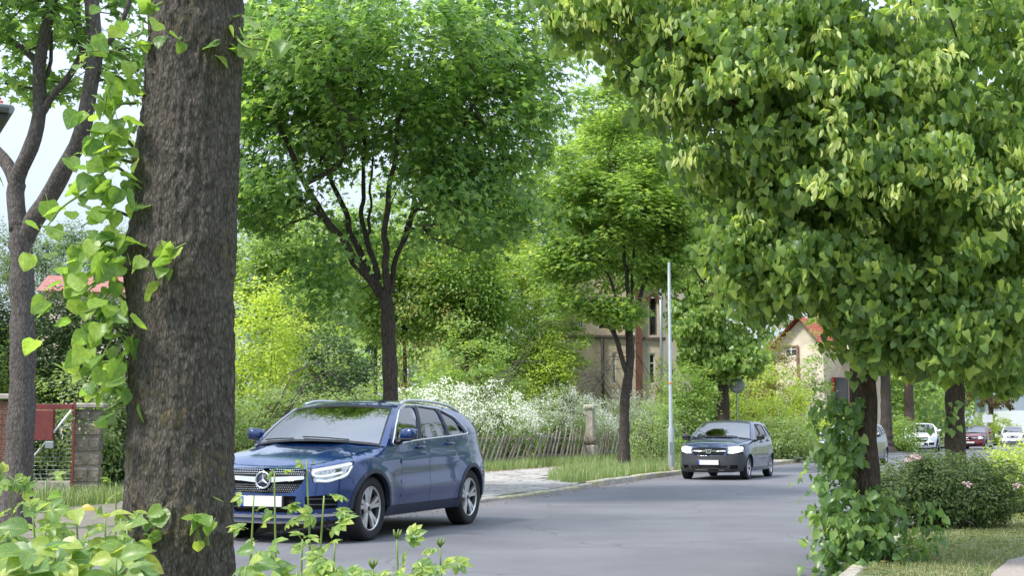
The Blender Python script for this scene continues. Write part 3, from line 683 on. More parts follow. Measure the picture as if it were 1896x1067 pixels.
class Shell:
    """car body surfaces as functions: wall (arclength from the nose, height), side view, windscreen, roof, bonnet"""
    def __init__(s, c):
        s.c = c; q = spline(c['plan'], 900); s.q = q; d = np.concatenate([[0], np.cumsum(np.linalg.norm(np.diff(q, axis=0), axis=1))]); s.d = d
        t = unit(np.gradient(q, axis=0)); s.n = np.stack([-t[:, 1], t[:, 0]], 1)
        if s.n[0, 0] < 0: s.n = -s.n
        s.iF, s.iS, s.iR = pchip(*c['insF']), pchip(*c['insS']), pchip(*c['insR'])
        s.topx = pchip(*c['top']); s.belt = pchip(*c['belt']); s.imx = int(np.argmax(q[:, 1]))
        s.topnose = pchip(*c['nose_top']); s.xcowl = c['xcowl']; s.zre = pchip(*c['roof_edge']); s.L = d[-1]
        s.nx = c.get('blend_nose', .5)
    def sx(s, x): return np.interp(-np.asarray(x, float), -s.q[:, 0], s.d)
    def sy(s, y): return np.interp(np.asarray(y, float), s.q[:s.imx, 1], s.d[:s.imx])
    def T(s, sv):                                    # wall top at arclength
        sv = np.abs(sv); x = np.interp(sv, s.d, s.q[:, 0]); y = np.interp(sv, s.d, s.q[:, 1])
        nose = s.topnose(y); w_ = np.clip((s.c['plan'][0][0] - x) / .45, 0, 1); w_ = w_ * w_ * (3 - 2 * w_)
        return nose * (1 - w_) + s.topx(x) * w_
    def wall(s, sv, z):
        sg = np.where(np.asarray(sv) < 0, -1.0, 1.0); a = np.abs(sv)
        x = np.interp(a, s.d, s.q[:, 0]); y = np.interp(a, s.d, s.q[:, 1]); nx = np.interp(a, s.d, s.n[:, 0]); ny = np.interp(a, s.d, s.n[:, 1]) * np.clip(a / .08, 0, 1)
        f = np.clip(nx, 0, 1) ** 1.5; r = np.clip(-nx, 0, 1) ** 1.5; ins = s.iS(z) * (1 - f - r) + s.iF(z) * f + s.iR(z) * r
        hood = np.clip((x - s.xcowl + .1) / .25, 0, 1); fr = .075 * hood + 1e-4; top = s.T(a)
        k = np.clip((z - (top - fr)) / fr, 0, .995); ins = ins + fr * 1.25 * (1 - np.sqrt(1 - k * k))
        for xw in s.c['axles']:
            rr = np.hypot(x - xw, z - s.c['wr']); ins = ins - s.c.get('flare', .018) * np.exp(-((rr - s.c['arch']) / .10) ** 2) * (np.abs(nx) < .8)
        for (z0, am, wd, xa, xb) in s.c.get('crease', ()):
            ins = ins - am * np.exp(-((z - (z0 + (0.9 - x) * .02)) / wd) ** 2) * np.clip((x - xa) / .3, 0, 1) * np.clip((xb - x) / .3, 0, 1)
        return np.stack([x - nx * ins, (y - ny * ins) * sg, z + 0 * x], -1)
    def yb(s, x): return s.wall(s.sx(x), s.belt(x))[..., 1]
    def yc(s, x, z):
        zb = s.belt(x); t = np.clip((z - zb) / (s.c['zroof'] - zb), 0, 1.2); tu = s.c['tumble']
        return s.yb(x) - tu * (.55 * t + .45 * t * t)
    def side(s, x, z):
        zb = np.where(x > s.xcowl, 9, s.belt(x)); W = s.wall(s.sx(x), np.minimum(z, zb)); W = W.copy(); up = z > zb
        W[..., 1] = np.where(up, s.yc(x, z), W[..., 1]); W[..., 2] = z; W[..., 0] = np.where(up, x, W[..., 0]); return W
    def aline(s, t):
        (x0, z0), (x1, z1) = s.c['A']; return x0 + (x1 - x0) * t + s.c.get('abow', .03) * np.sin(np.pi * t), z0 + (z1 - z0) * t + s.c.get('abow', .03) * np.sin(np.pi * t) * .6
    def ws(s, k, t):
        x, z = s.aline(t); y = k * s.yc(x, z); bw = s.c['bow'][0] * (1 - t) + s.c['bow'][1] * t; cr = s.c['ccrown'] * (1 - t) + s.c['rcrown'] * t
        e = 1 - np.abs(k) ** 2.2
        return np.stack([x + bw * e, y, z + cr * e], -1)
    def roof(s, q, k):
        x1 = s.c['A'][1][0]; x2 = s.c['D'][0][0]; x = x1 + (x2 - x1) * q; z = s.zre(x); e = 1 - np.abs(k) ** 2.4
        return np.stack([x + s.c['bow'][1] * e * (1 - q) ** 3 - .08 * e * q ** 3, k * s.yc(x, z), z + e * (s.c['rcrown'] + (s.c['rcrown2'] - s.c['rcrown']) * np.sin(np.pi * q * .9))], -1)
    def rw(s, k, t):
        (x1, z1), (x0, z0) = s.c['D']; x = x0 + (x1 - x0) * t; z = z0 + (z1 - z0) * t; e = 1 - np.abs(k) ** 2.2
        y = k * s.yc(np.maximum(x, s.c['D'][1][0] + .0), np.maximum(z, s.belt(x)))
        return np.stack([x - (.16 * (1 - t) + .08 * t) * e, y, z + s.c['rcrown'] * e * t], -1)
    def hood(s, x, k):
        if not hasattr(s, '_h'):
            sv = np.linspace(1e-3, s.sx(s.xcowl - .25), 400); E = s.wall(sv, s.T(sv)); o = np.argsort(E[:, 0]); s._h = E[o]
        E = s._h; ye = np.interp(x, E[:, 0], E[:, 1]); ze = np.interp(x, E[:, 0], E[:, 2]); xm = E[-1, 0]
        u = np.clip((xm - x) / (xm - s.xcowl), 0, 1); cr = s.c['ccrown'] * (u ** .55) + 0.0
        e = 1 - np.abs(k) ** 2.6; rid = s.c.get('ridge', .012) * np.exp(-((np.abs(k) - .56) / .10) ** 2) * u ** .7
        return np.stack([x + 0 * k, k * ye, ze + cr * e + rid], -1)

def arc(xw, zw, r, a0, a1, n=14):
    return [(xw + r * math.cos(R(a)), zw + r * math.sin(R(a))) for a in np.linspace(a0, a1, n)]
def make_wheel(root, loc, r, wd, rim_r, side, style, n_sp=5, nm='wheel'):
    hub = MB().lathe([(.02, -.05), (rim_r * .86, -.05), (rim_r * .86, .03), (.02, .03)], 20, 'y').build(nm, M['disc'], root, loc=loc)
    if side < 0: hub.rotation_euler = (0, 0, math.pi)
    h = wd / 2
    prof = [(rim_r * .98, -h * .9), (r * .93, -h), (r * .985, -h * .82), (r, -h * .55), (r, h * .55), (r * .985, h * .82), (r * .955, h * .98), (r * .86, h * 1.02), (rim_r * 1.04, h * .95), (rim_r * .99, h * .86)]
    mb = MB().lathe(prof, 44, 'y')
    for i in range(44):                             # tread blocks
        a = 2 * math.pi * i / 44
        for yy in (-.28, .0, .28):
            aa = a + yy * .2
            mb.box((r * .9985 * math.cos(aa), yy * wd, r * .9985 * math.sin(aa)), (.008, wd * .24, .036), np.array(Matrix.Rotation(-aa, 3, 'Y')))
    mb.build('tyre', M['rubber'], hub)
    MB().lathe([(rim_r * .99, -h * .8), (rim_r * .93, -h * .5), (rim_r * .90, h * .3), (rim_r * .95, h * .78), (rim_r * 1.01, h * .92), (rim_r * 1.01, h * .80)], 44, 'y').build('rim_barrel', M['alloy_dark'], hub)
    mb = MB(); mb.lathe([(rim_r * .955, h * .80), (rim_r * .97, h * .90), (rim_r * 1.015, h * .93), (rim_r * 1.015, h * .84)], 48, 'y')
    yo = h * .82
    for i in range(n_sp):
        a = 2 * math.pi * i / n_sp + .3
        for da in ((-.16, .16) if style == 'double' else (0,)):
            t0, t1 = a + da * .75, a + da * 1.15; w0 = .026 if style == 'double' else .055; w1 = .034 if style == 'double' else .04
            r0, r1 = rim_r * .17, rim_r * .965; V = []
            for rr, th, w_, yy in ((r0, t0, w0, yo * .80), ((r0 + r1) / 2, (t0 + t1) / 2, (w0 + w1) / 2 * .9, yo * .93), (r1, t1, w1, yo)):
                c_, s_ = math.cos(th), math.sin(th)
                for sg, dy in ((-1, -.03), (-.75, 0), (.75, 0), (1, -.03)): V.append((rr * c_ - sg * w_ * s_, yy + dy, rr * s_ + sg * w_ * c_))
            mb.add(V, [(j * 4 + i2, j * 4 + i2 + 1, j * 4 + 4 + i2 + 1, j * 4 + 4 + i2) for j in range(2) for i2 in range(3)])
    mb.lathe([(.0, yo * .86), (.045, yo * .86), (.066, yo * .80), (.075, yo * .55)], 20, 'y')
    mb.build('rim', M['alloy'], hub)
    mb = MB().lathe([(.0, yo * .9), (.026, yo * .9), (.03, yo * .84)], 14, 'y')
    for i in range(5):
        a = 2 * math.pi * (i + .5) / 5; mb.lathe([(.0, yo * .84), (.009, yo * .84), (.009, yo * .7)], 6, 'y', (.05 * math.cos(a), 0, .05 * math.sin(a)))
    mb.build('hub_cap', M['black'], hub)
    return hub
def ring_on(lift, poly, r, off, n=5, closed=True):
    q = dense(poly, .06); P = lift(q[:, 0], q[:, 1]); e = 2e-3
    N = unit(np.cross(lift(q[:, 0] + e, q[:, 1]) - P, lift(q[:, 0], q[:, 1] + e) - P)); 
    if (N * (P - np.array([0, 0, .7]))).sum(-1).mean() < 0: N = -N
    P = P + N * off
    if closed: P = np.vstack([P, P[:1]])
    return tube_np(P, np.full(len(P), r), n)

def build_car(c, name, label, cat, loc, rz, group=None, detail=True):
    root = empty(name, loc, rz, label, cat, group); sh = Shell(c); pm = M[c['paint']]
    wr, ar = c['wr'], c['arch']; xa, xb = c['axles']; z0 = c['sill']; zc = c['clad']; g = .004
    def both(nm, lift, poly, mat, parent=root, holes=(), h=.05, off=0., rim=.015):
        out = []
        for mi in (False, True):
            out.append(link(nm, pmesh(nm, [panel(lift, poly, holes, h, off, rim, mirror=mi)], mat), parent))
        return out
    xfd, xmd, xrd = c['doors']; bl = sh.belt; A0 = c['A'][0]; D1, D0 = c['D']
    # fenders, doors, quarters in side view
    za = lambda x: float(np.sqrt(max(ar ** 2 - (x - xa) ** 2, 0))) + wr
    sb = c['xbump']
    lo = math.degrees(math.asin(max(-1, (zc - wr) / ar)))
    topf = [(x, float(sh.T(sh.sx(x))) - .002) for x in np.linspace(c['xlampend'], xfd, 14)]
    fend = topf[::-1] + [(x, z if z < 5 else float(sh.T(sh.sx(x))) - (z - 9)) for x, z in c['lamp_outer']] + [(sb, c['zlamp'])] + [(sb, wr + ar * math.sin(math.acos((sb - xa) / ar)) if abs(sb - xa) < ar else c['zbump'])]
    a_s = math.degrees(math.acos(np.clip((sb - xa) / ar, -1, 1)))
    fend = fend[:-1] + arc(xa, wr, ar, a_s, 180 - lo) + [(xfd + .05, zc), (xfd + .01, .6)]
    both('front_fender', sh.side, fend, pm, h=.035)
    bp = lambda a_, b_, k=8: [(x, float(bl(x)) - .004) for x in np.linspace(a_, b_, k)]
    dfront = [(xfd - g, float(bl(min(xfd, sh.xcowl - .01))) - .004)] + bp(xfd - .02, xmd + g) + [(xmd + g, zc), (xfd + .05 - g, zc), (xfd + .01 - g, .6)]
    df_ = both('front_door', sh.side, dfront, pm, h=.045)
    arR = [p for p in arc(xb, wr, ar, lo, 90 - c.get('rdcut', 20)) if p[0] < xmd - .1]
    drear = bp(xmd - g, xrd + g) + [(xrd + g, bl(xrd) - .25)] + [(x + g, z) for x, z in arR[::-1]] + [(arR[0][0] + .02, zc), (xmd - g, zc)]
    dr_ = both('rear_door', sh.side, drear, pm, h=.045)
    xe = D0[0] + .02
    quarter = bp(xrd - g, xe) + [(xe - .05, .55), (xe - .05, .30), (xb - ar * math.cos(R(lo)) - .05, .30)] + arc(xb, wr, ar, 180 - lo, 90 - c.get('rdcut', 20))[:] + [(xrd - g, bl(xrd) - .25)]
    both('rear_fender', sh.side, quarter, pm, h=.045)
    # sill and arch trims
    both('side_skirt', sh.side, [(xa - ar + .02, zc - g), (xb + ar - .02, zc - g), (xb + ar - .06, z0), (xa - ar + .06, z0)], M[c['trim']], off=.006, h=.06)
    for nm, xw, st in (('front_arch_trim', xa, max(a_s - 30, lo)), ('rear_arch_trim', xb, lo)):
        a1 = 180 - lo; q = arc(xw, wr, ar - .004, st, a1, 20) + arc(xw, wr, ar + c['archw'], a1, st, 20)
        both(nm, sh.side, q, M[c['trim']], off=.008, h=.04, rim=.06)
    for xw in (xa, xb):                              # wheel wells
        for sg in (1, -1):
            mb = MB(); p = arc(xw, wr, ar + .01, -10, 190, 18); y1, y0 = c['W'] - .05, c['W'] - .42
            V = [(x, sg * y1, z) for x, z in p] + [(x, sg * y0, z) for x, z in p]; k = len(p)
            mb.add(V, [(i, i + 1, k + i + 1, k + i) for i in range(k - 1)] + [tuple(range(k, 2 * k))])
            mb.build('wheel_well', M['void'], root)
    # greenhouse frame with window holes
    t = np.linspace(0, 1, 12); ax, az = sh.aline(t); aL = list(zip(ax, az))
    rf = [(x, float(sh.zre(x))) for x in np.linspace(c['A'][1][0], D1[0], 16)][1:]
    low = [(x, float(bl(x)) + .001) for x in np.linspace(D0[0], A0[0], 22)]
    frame = aL + rf + low[:-1]
    wins = [rounded(wn, .05) for wn in c['windows']]
    both('pillar_frame', sh.side, frame, pm, holes=wins, h=.05, rim=.02)
    for i, wn in enumerate(c['windows']):
        dq = rounded(wn, .05)
        for k, o in enumerate(both('side_window', sh.side, dq, M['glass_dark' if i else 'glass'], h=.12, off=-.012, rim=0)): pass
    for wn, nm in c.get('pillars', ()):
        both(nm, sh.side, wn, M['black'], h=.12, off=.003, rim=0)
    for poly in c.get('dlo', ()):
        V, F = ring_on(sh.side, rounded(poly, .07, 6), .011, .004)
        for sg in (1, -1): MB().add(V * np.array([1, sg, 1]), F, True).build('window_trim', M['chrome'], root)
    # windscreen, roof, rear window, tailgate, bonnet
    kk = .93
    link('windscreen', pmesh('windscreen', [panel(sh.ws, [(-kk, .015), (kk, .015), (kk, .985), (-kk, .985)], h=.09, rim=0)], M['glass']), root)
    link('windscreen_border', pmesh('windscreen_border', [panel(sh.ws, [(-kk - .01, .0), (kk + .01, .0), (kk + .01, 1), (-kk - .01, 1)], [[(-kk + .02, .05), (kk - .02, .05), (kk - .03, .93), (-kk + .03, .93)]], h=.09, off=.002, rim=0)], M['black']), root)
    for sg in (1, -1): link('windscreen_pillar', pmesh('windscreen_pillar', [panel(sh.ws, [(sg * kk, 0), (sg * 1, 0), (sg * 1, 1), (sg * kk, 1)], h=.05, off=.003, rim=.01)], pm), root)
    link('roof', pmesh('roof', [panel(sh.roof, [(0, -1), (1, -1), (1, 1), (0, 1)], h=.07, rim=.02)], M['black'] if c.get('glassroof') else pm), root)
    rwin = [(-.82, .12), (.82, .12), (.84, .9), (-.84, .9)]
    tg = link('tailgate', pmesh('tailgate', [panel(sh.rw, [(-1, 0), (1, 0), (1, 1), (-1, 1)], [rwin], h=.09, rim=.02)], pm), root)
    link('rear_window', pmesh('rear_window', [panel(sh.rw, rwin, h=.1, off=-.01, rim=0)], M['glass_dark']), tg)
    if c.get('spoiler'):
        MB().box((D1[0] - .12, 0, D1[1] + .035), (.30, 1.05, .035), np.array(Matrix.Rotation(R(-6), 3, 'Y')), chamfer=.012).build('spoiler', pm, root)
    xh = float(sh.hood(np.array([0.0]), np.array([0.0]))[0, 0] * 0 + sh._h[-1, 0] - .004)
    link('bonnet', pmesh('bonnet', [panel(sh.hood, [(sh.xcowl - .06, -.988), (xh, -.988), (xh, .988), (sh.xcowl - .06, .988)], h=.045, rim=.02)], pm), root)
    # rear wall below the belt
    s1, s2 = float(sh.sx(xe - .02)), sh.L
    link('rear_bumper', pmesh('rear_bumper', [panel(sh.wall, [(s1, .30), (s2, .30), (s2, float(bl(D0[0]))), (s1, float(bl(D0[0])) - .005)], h=.08, off=-.005, mirror=mi) for mi in (False, True)], pm), root)
    for mi in (False, True):
        link('tail_lamp', pmesh('tail_lamp', [panel(sh.wall, [(s1 + .03, .82), (s1 + .36, .84), (s1 + .36, .98), (s1 - .10, 1.0), (s1 - .10, .9)], h=.06, off=.006, mirror=mi)], M['redlamp']), root)
    # front bumper, grille, lamps in (arclength, height)
    SY = lambda y: float(sh.sy(y)); SX = lambda x: float(sh.sx(x))
    def cv(pts):
        out = []
        for p in pts:
            a_ = SY(p[0]) if p[2] == 'y' else SX(p[0]); out.append((a_, p[1] if p[1] < 5 else float(sh.T(a_)) - (p[1] - 9)))
        return out
    half = cv(c['bumper']); mir = lambda h_: h_ + [(-a_, z) for a_, z in h_[::-1] if a_ > 1e-6]
    poly = mir(half)
    holes = []
    for hp in c['holes']:
        q = cv(hp['p']); 
        if hp.get('mid'): holes.append(rounded(mir(q), hp.get('r', .02)))
        else: holes += [rounded(q, .02), rounded([(-a_, z) for a_, z in q[::-1]], .02)]
    link('front_bumper', pmesh('front_bumper', [panel(sh.wall, poly, holes, h=.035)], M[c.get('bumper_mat', c['paint'])]), root)
    if c.get('bumper_top'):
        half = cv(c['bumper_top']); link('front_panel', pmesh('front_panel', [panel(sh.wall, mir(half), [q for q in holes if c.get('top_hole') and q is holes[0]], h=.035)], pm), root)
    for q, hp in zip([cv(h_['p']) for h_ in c['holes']], c['holes']):
        for sg in ((1,) if hp.get('mid') else (1, -1)):
            pl = mir(q) if hp.get('mid') else [(sg * a_, z) for a_, z in q][::sg]
            pl = [(a_ + (0.0), z) for a_, z in pl]
            o = link(hp['name'], pmesh(hp['name'], [panel(sh.wall, pl, h=.06, off=-.035, rim=0)], M['void' if hp.get('dark', True) else 'black']), root)
            zz = [p[1] for p in pl]; aa = [p[0] for p in pl]
            for zb_ in hp.get('bars', ()):
                P = sh.wall(np.linspace(min(aa) + .02, max(aa) - .02, 14), np.full(14, zb_)); V, F = tube_np(P - unit(P * [1, 1, 0]) * .012, np.full(14, .011), 5); MB().add(V, F, True).build('slat', M['black'], o)
    for b_ in c.get('bars', ()):                       # bright strips across the nose
        for sg in b_.get('sides', (1,)):
            pl = cv(b_['p']); pl = mir(pl) if b_.get('mid') else [(sg * a_, z) for a_, z in pl]
            link(b_['name'], pmesh(b_['name'], [panel(sh.wall, rounded(pl, .012), h=.05, off=b_.get('off', .008), rim=.03)], M[b_.get('mat', 'chrome')]), root)
    lp = cv(c['lamp'])
    br = cv(c['brow'])
    for mi in (False, True): link('bonnet_edge', pmesh('bonnet_edge', [panel(sh.wall, br, h=.02, rim=.01, mirror=mi)], pm), root)
    for sg in (1, -1):
        mi = sg < 0
        L = link('headlight', pmesh('headlight', [panel(sh.wall, lp, h=.04, off=-.055, rim=0, mirror=mi)], M[c.get('lamp_mat', 'reflector')]), root)
        link('lamp_lens', pmesh('lamp_lens', [panel(sh.wall, lp, h=.035, off=-.002, rim=.05, mirror=mi)], M['lens']), L)
        for st in c.get('drl', ()):
            q = cv(st['p']); k = spline(np.array(q), 14); P = sh.wall(k[:, 0], k[:, 1]); P = P - unit(P * [1, 1, 0]) * .028; P[:, 1] *= sg
            V, F = tube_np(P, np.full(len(P), st['r']), 6); MB().add(V, F, True).build('light_strip', M[st.get('mat', 'led')], L)
        for (y_, z_, r_, mt) in c.get('projectors', ()):
            P = sh.wall(np.array([SY(y_)]), np.array([z_]))[0] - np.array([.045, 0, 0]); P[1] *= sg
            MB().lathe([(0, .03), (r_ * .7, .024), (r_, .0), (r_, -.03)], 16, 'x', P).build('projector', M[mt], L)
    # plate
    zp = c['plate']; xp = float(sh.wall(np.array([SY(.26)]), np.array([zp]))[0, 0]) + c.get('plate_out', .03)
    pl = MB().box((xp, 0, zp), (.012, .52, .115), chamfer=.004).build('number_plate', M['plate'], root)
    MB().box((xp + .008, -.238, zp), (.004, .04, .108)).build('plate_band', M['plate_blue'], pl)
    MB().box((xp - .02, 0, zp), (.03, .56, .13), chamfer=.006).build('plate_holder', M['black'], root)
    # mirrors, handles, rails, wipers
    mx, my, mz = c['mirror']
    for sg in (1, -1):
        y = float(sh.yb(mx)) + .0; mb = MB()
        ell = []
        for i, u in enumerate(np.linspace(-1, 1, 9)):
            rr = math.sqrt(max(0, 1 - abs(u) ** 2.6)); ell.append((u, rr))
        V = []; nseg = 14
        for u, rr in ell:
            for kx in range(nseg):
                a = 2 * math.pi * kx / nseg; ca, sa = math.cos(a), math.sin(a)
                ex = (abs(ca) ** .8) * np.sign(ca) * .085 * rr * (1 if ca > 0 else .55); ez = (abs(sa) ** .8) * np.sign(sa) * .082 * (rr * .8 + .2 * (rr > 0))
                V.append((mx + ex + .02 * u, sg * (y + .15 + u * .115), mz + ez + .012 * u))
        F = [(i * nseg + kx, i * nseg + (kx + 1) % nseg, (i + 1) * nseg + (kx + 1) % nseg, (i + 1) * nseg + kx) for i in range(8) for kx in range(nseg)]
        hd = MB().add(V, F, True).build('wing_mirror', M[c.get('mirror_mat', c['paint'])], root)
        MB().tube([(mx + .02, sg * (y - .03), mz - .10), (mx + .01, sg * (y + .05), mz - .085), (mx, sg * (y + .10), mz - .05)], [.035, .03, .025], 8).build('mirror_foot', M['black'], hd)
        MB().box((mx - .05, sg * (y + .15), mz + .002), (.006, .19, .12), chamfer=.002).build('mirror_glass', M['mirror'], hd)
        MB().box((mx + .055, sg * (y + .16), mz - .055), (.07, .19, .02), chamfer=.006).build('mirror_lower_shell', M['black'], hd)
    if detail:
        for (hx, hz), ds in zip(c['handles'], (df_, dr_)):
            for sg, dd in zip((1, -1), ds):
                P = sh.side(np.array([hx]), np.array([hz]))[0]
                mb = MB(); mb.tube([(hx + .10, sg * (P[1] - .004), hz), (hx + .085, sg * (P[1] + .035), hz + .003), (hx, sg * (P[1] + .04), hz + .006), (hx - .09, sg * (P[1] + .035), hz + .004), (hx - .11, sg * (P[1] - .004), hz)], .013, 8)
                mb.build('handle', pm, dd)
                MB().lathe([(0, .004), (.05, .004), (.055, -.004)], 16, 'y', (hx + .0, sg * (P[1] + (0 if sg > 0 else 0)), hz)).build('handle_cup', M['black'], dd)
        if c.get('rails'):
            x1, x2 = c['rails']
            for sg in (1, -1):
                xs = np.linspace(x1, x2, 22); P = np.stack([xs, np.array([float(sh.yc(x, sh.zre(x))) for x in xs]) - .015, np.array([float(sh.zre(x)) for x in xs]) + .012], 1)
                u = np.linspace(0, 1, 22); P[:, 2] += .032 * np.clip(np.minimum(u, 1 - u) / .12, 0, 1); P[:, 1] *= sg
                MB().tube(P, .020, 8).build('roof_rail', M['satin'], root)
        for sg, k0, k1 in ((1, .55, -.12), (1, -.25, -.78)):
            kq = np.linspace(k0, k1, 8); P = sh.ws(kq, np.full(8, .05) + .035 * np.linspace(0, 1, 8)) + np.array([.012, 0, .012]); MB().tube(P, .008, 5).build('wiper', M['black'], root)
    # inside
    MB().box(((xa + xb) / 2, 0, z0 + .09), (c['len'] - .7, c['W'] * 2 - .5, .14), chamfer=.03).build('underbody', M['void'], root)
    MB().box(((A0[0] + D0[0]) / 2 + .1, 0, .5), (A0[0] - D0[0] - .5, c['W'] * 2 - .25, .5), chamfer=.05).build('cabin_floor', M['void'], root)
    if A0[0] > 0:
        P = [(A0[0] + .05, float(bl(.5)) - .09), (A0[0] + .02, float(bl(.5)) - .02), (A0[0] - .35, float(bl(.5)) + .0), (A0[0] - .42, float(bl(.5)) - .25)]
        y = c['W'] - .16; V = [(x, -y, z) for x, z in P] + [(x, y, z) for x, z in P]
        MB().add(V, [(0, 1, 5, 4), (1, 2, 6, 5), (2, 3, 7, 6), (0, 3, 2, 1), (4, 5, 6, 7)]).build('dashboard', M['black'], root)
    sw = MB().lathe([(.185, -.016), (.2, 0), (.185, .016), (.17, 0)], 24, 'z', closed=True).build('steering_wheel', M['black'], root)
    sw.location = (A0[0] - .52, .37, float(bl(.3)) + .03); sw.rotation_euler = (0, R(-65), 0)
    for sx, sy in ((.05, .37), (.05, -.37), (-.85, .37), (-.85, -.37)):
        xs = A0[0] - .95 + sx
        st = MB().box((xs + .05, sy, .62), (.5, .5, .16), chamfer=.05).box((xs - .24, sy, .93), (.16, .48, .62), np.array(Matrix.Rotation(R(-12), 3, 'Y')), chamfer=.05).build('car_seat', M['seat'], root)
        MB().box((xs - .32, sy, 1.31), (.09, .27, .17), chamfer=.035).build('headrest', M['seat'], st)
    MB().box((A0[0] - .5, 0, float(sh.zre(.1)) - .10), (.03, .22, .06), chamfer=.012).build('inner_mirror', M['black'], root)
    # wheels
    for xw in (xa, xb):
        for sg in (1, -1):
            make_wheel(root, (xw, sg * (c['track'] / 2), wr), wr, c['tyre_w'], c['rim_r'], sg, c['rim_style'], c.get('spokes', 5))
    return root, sh

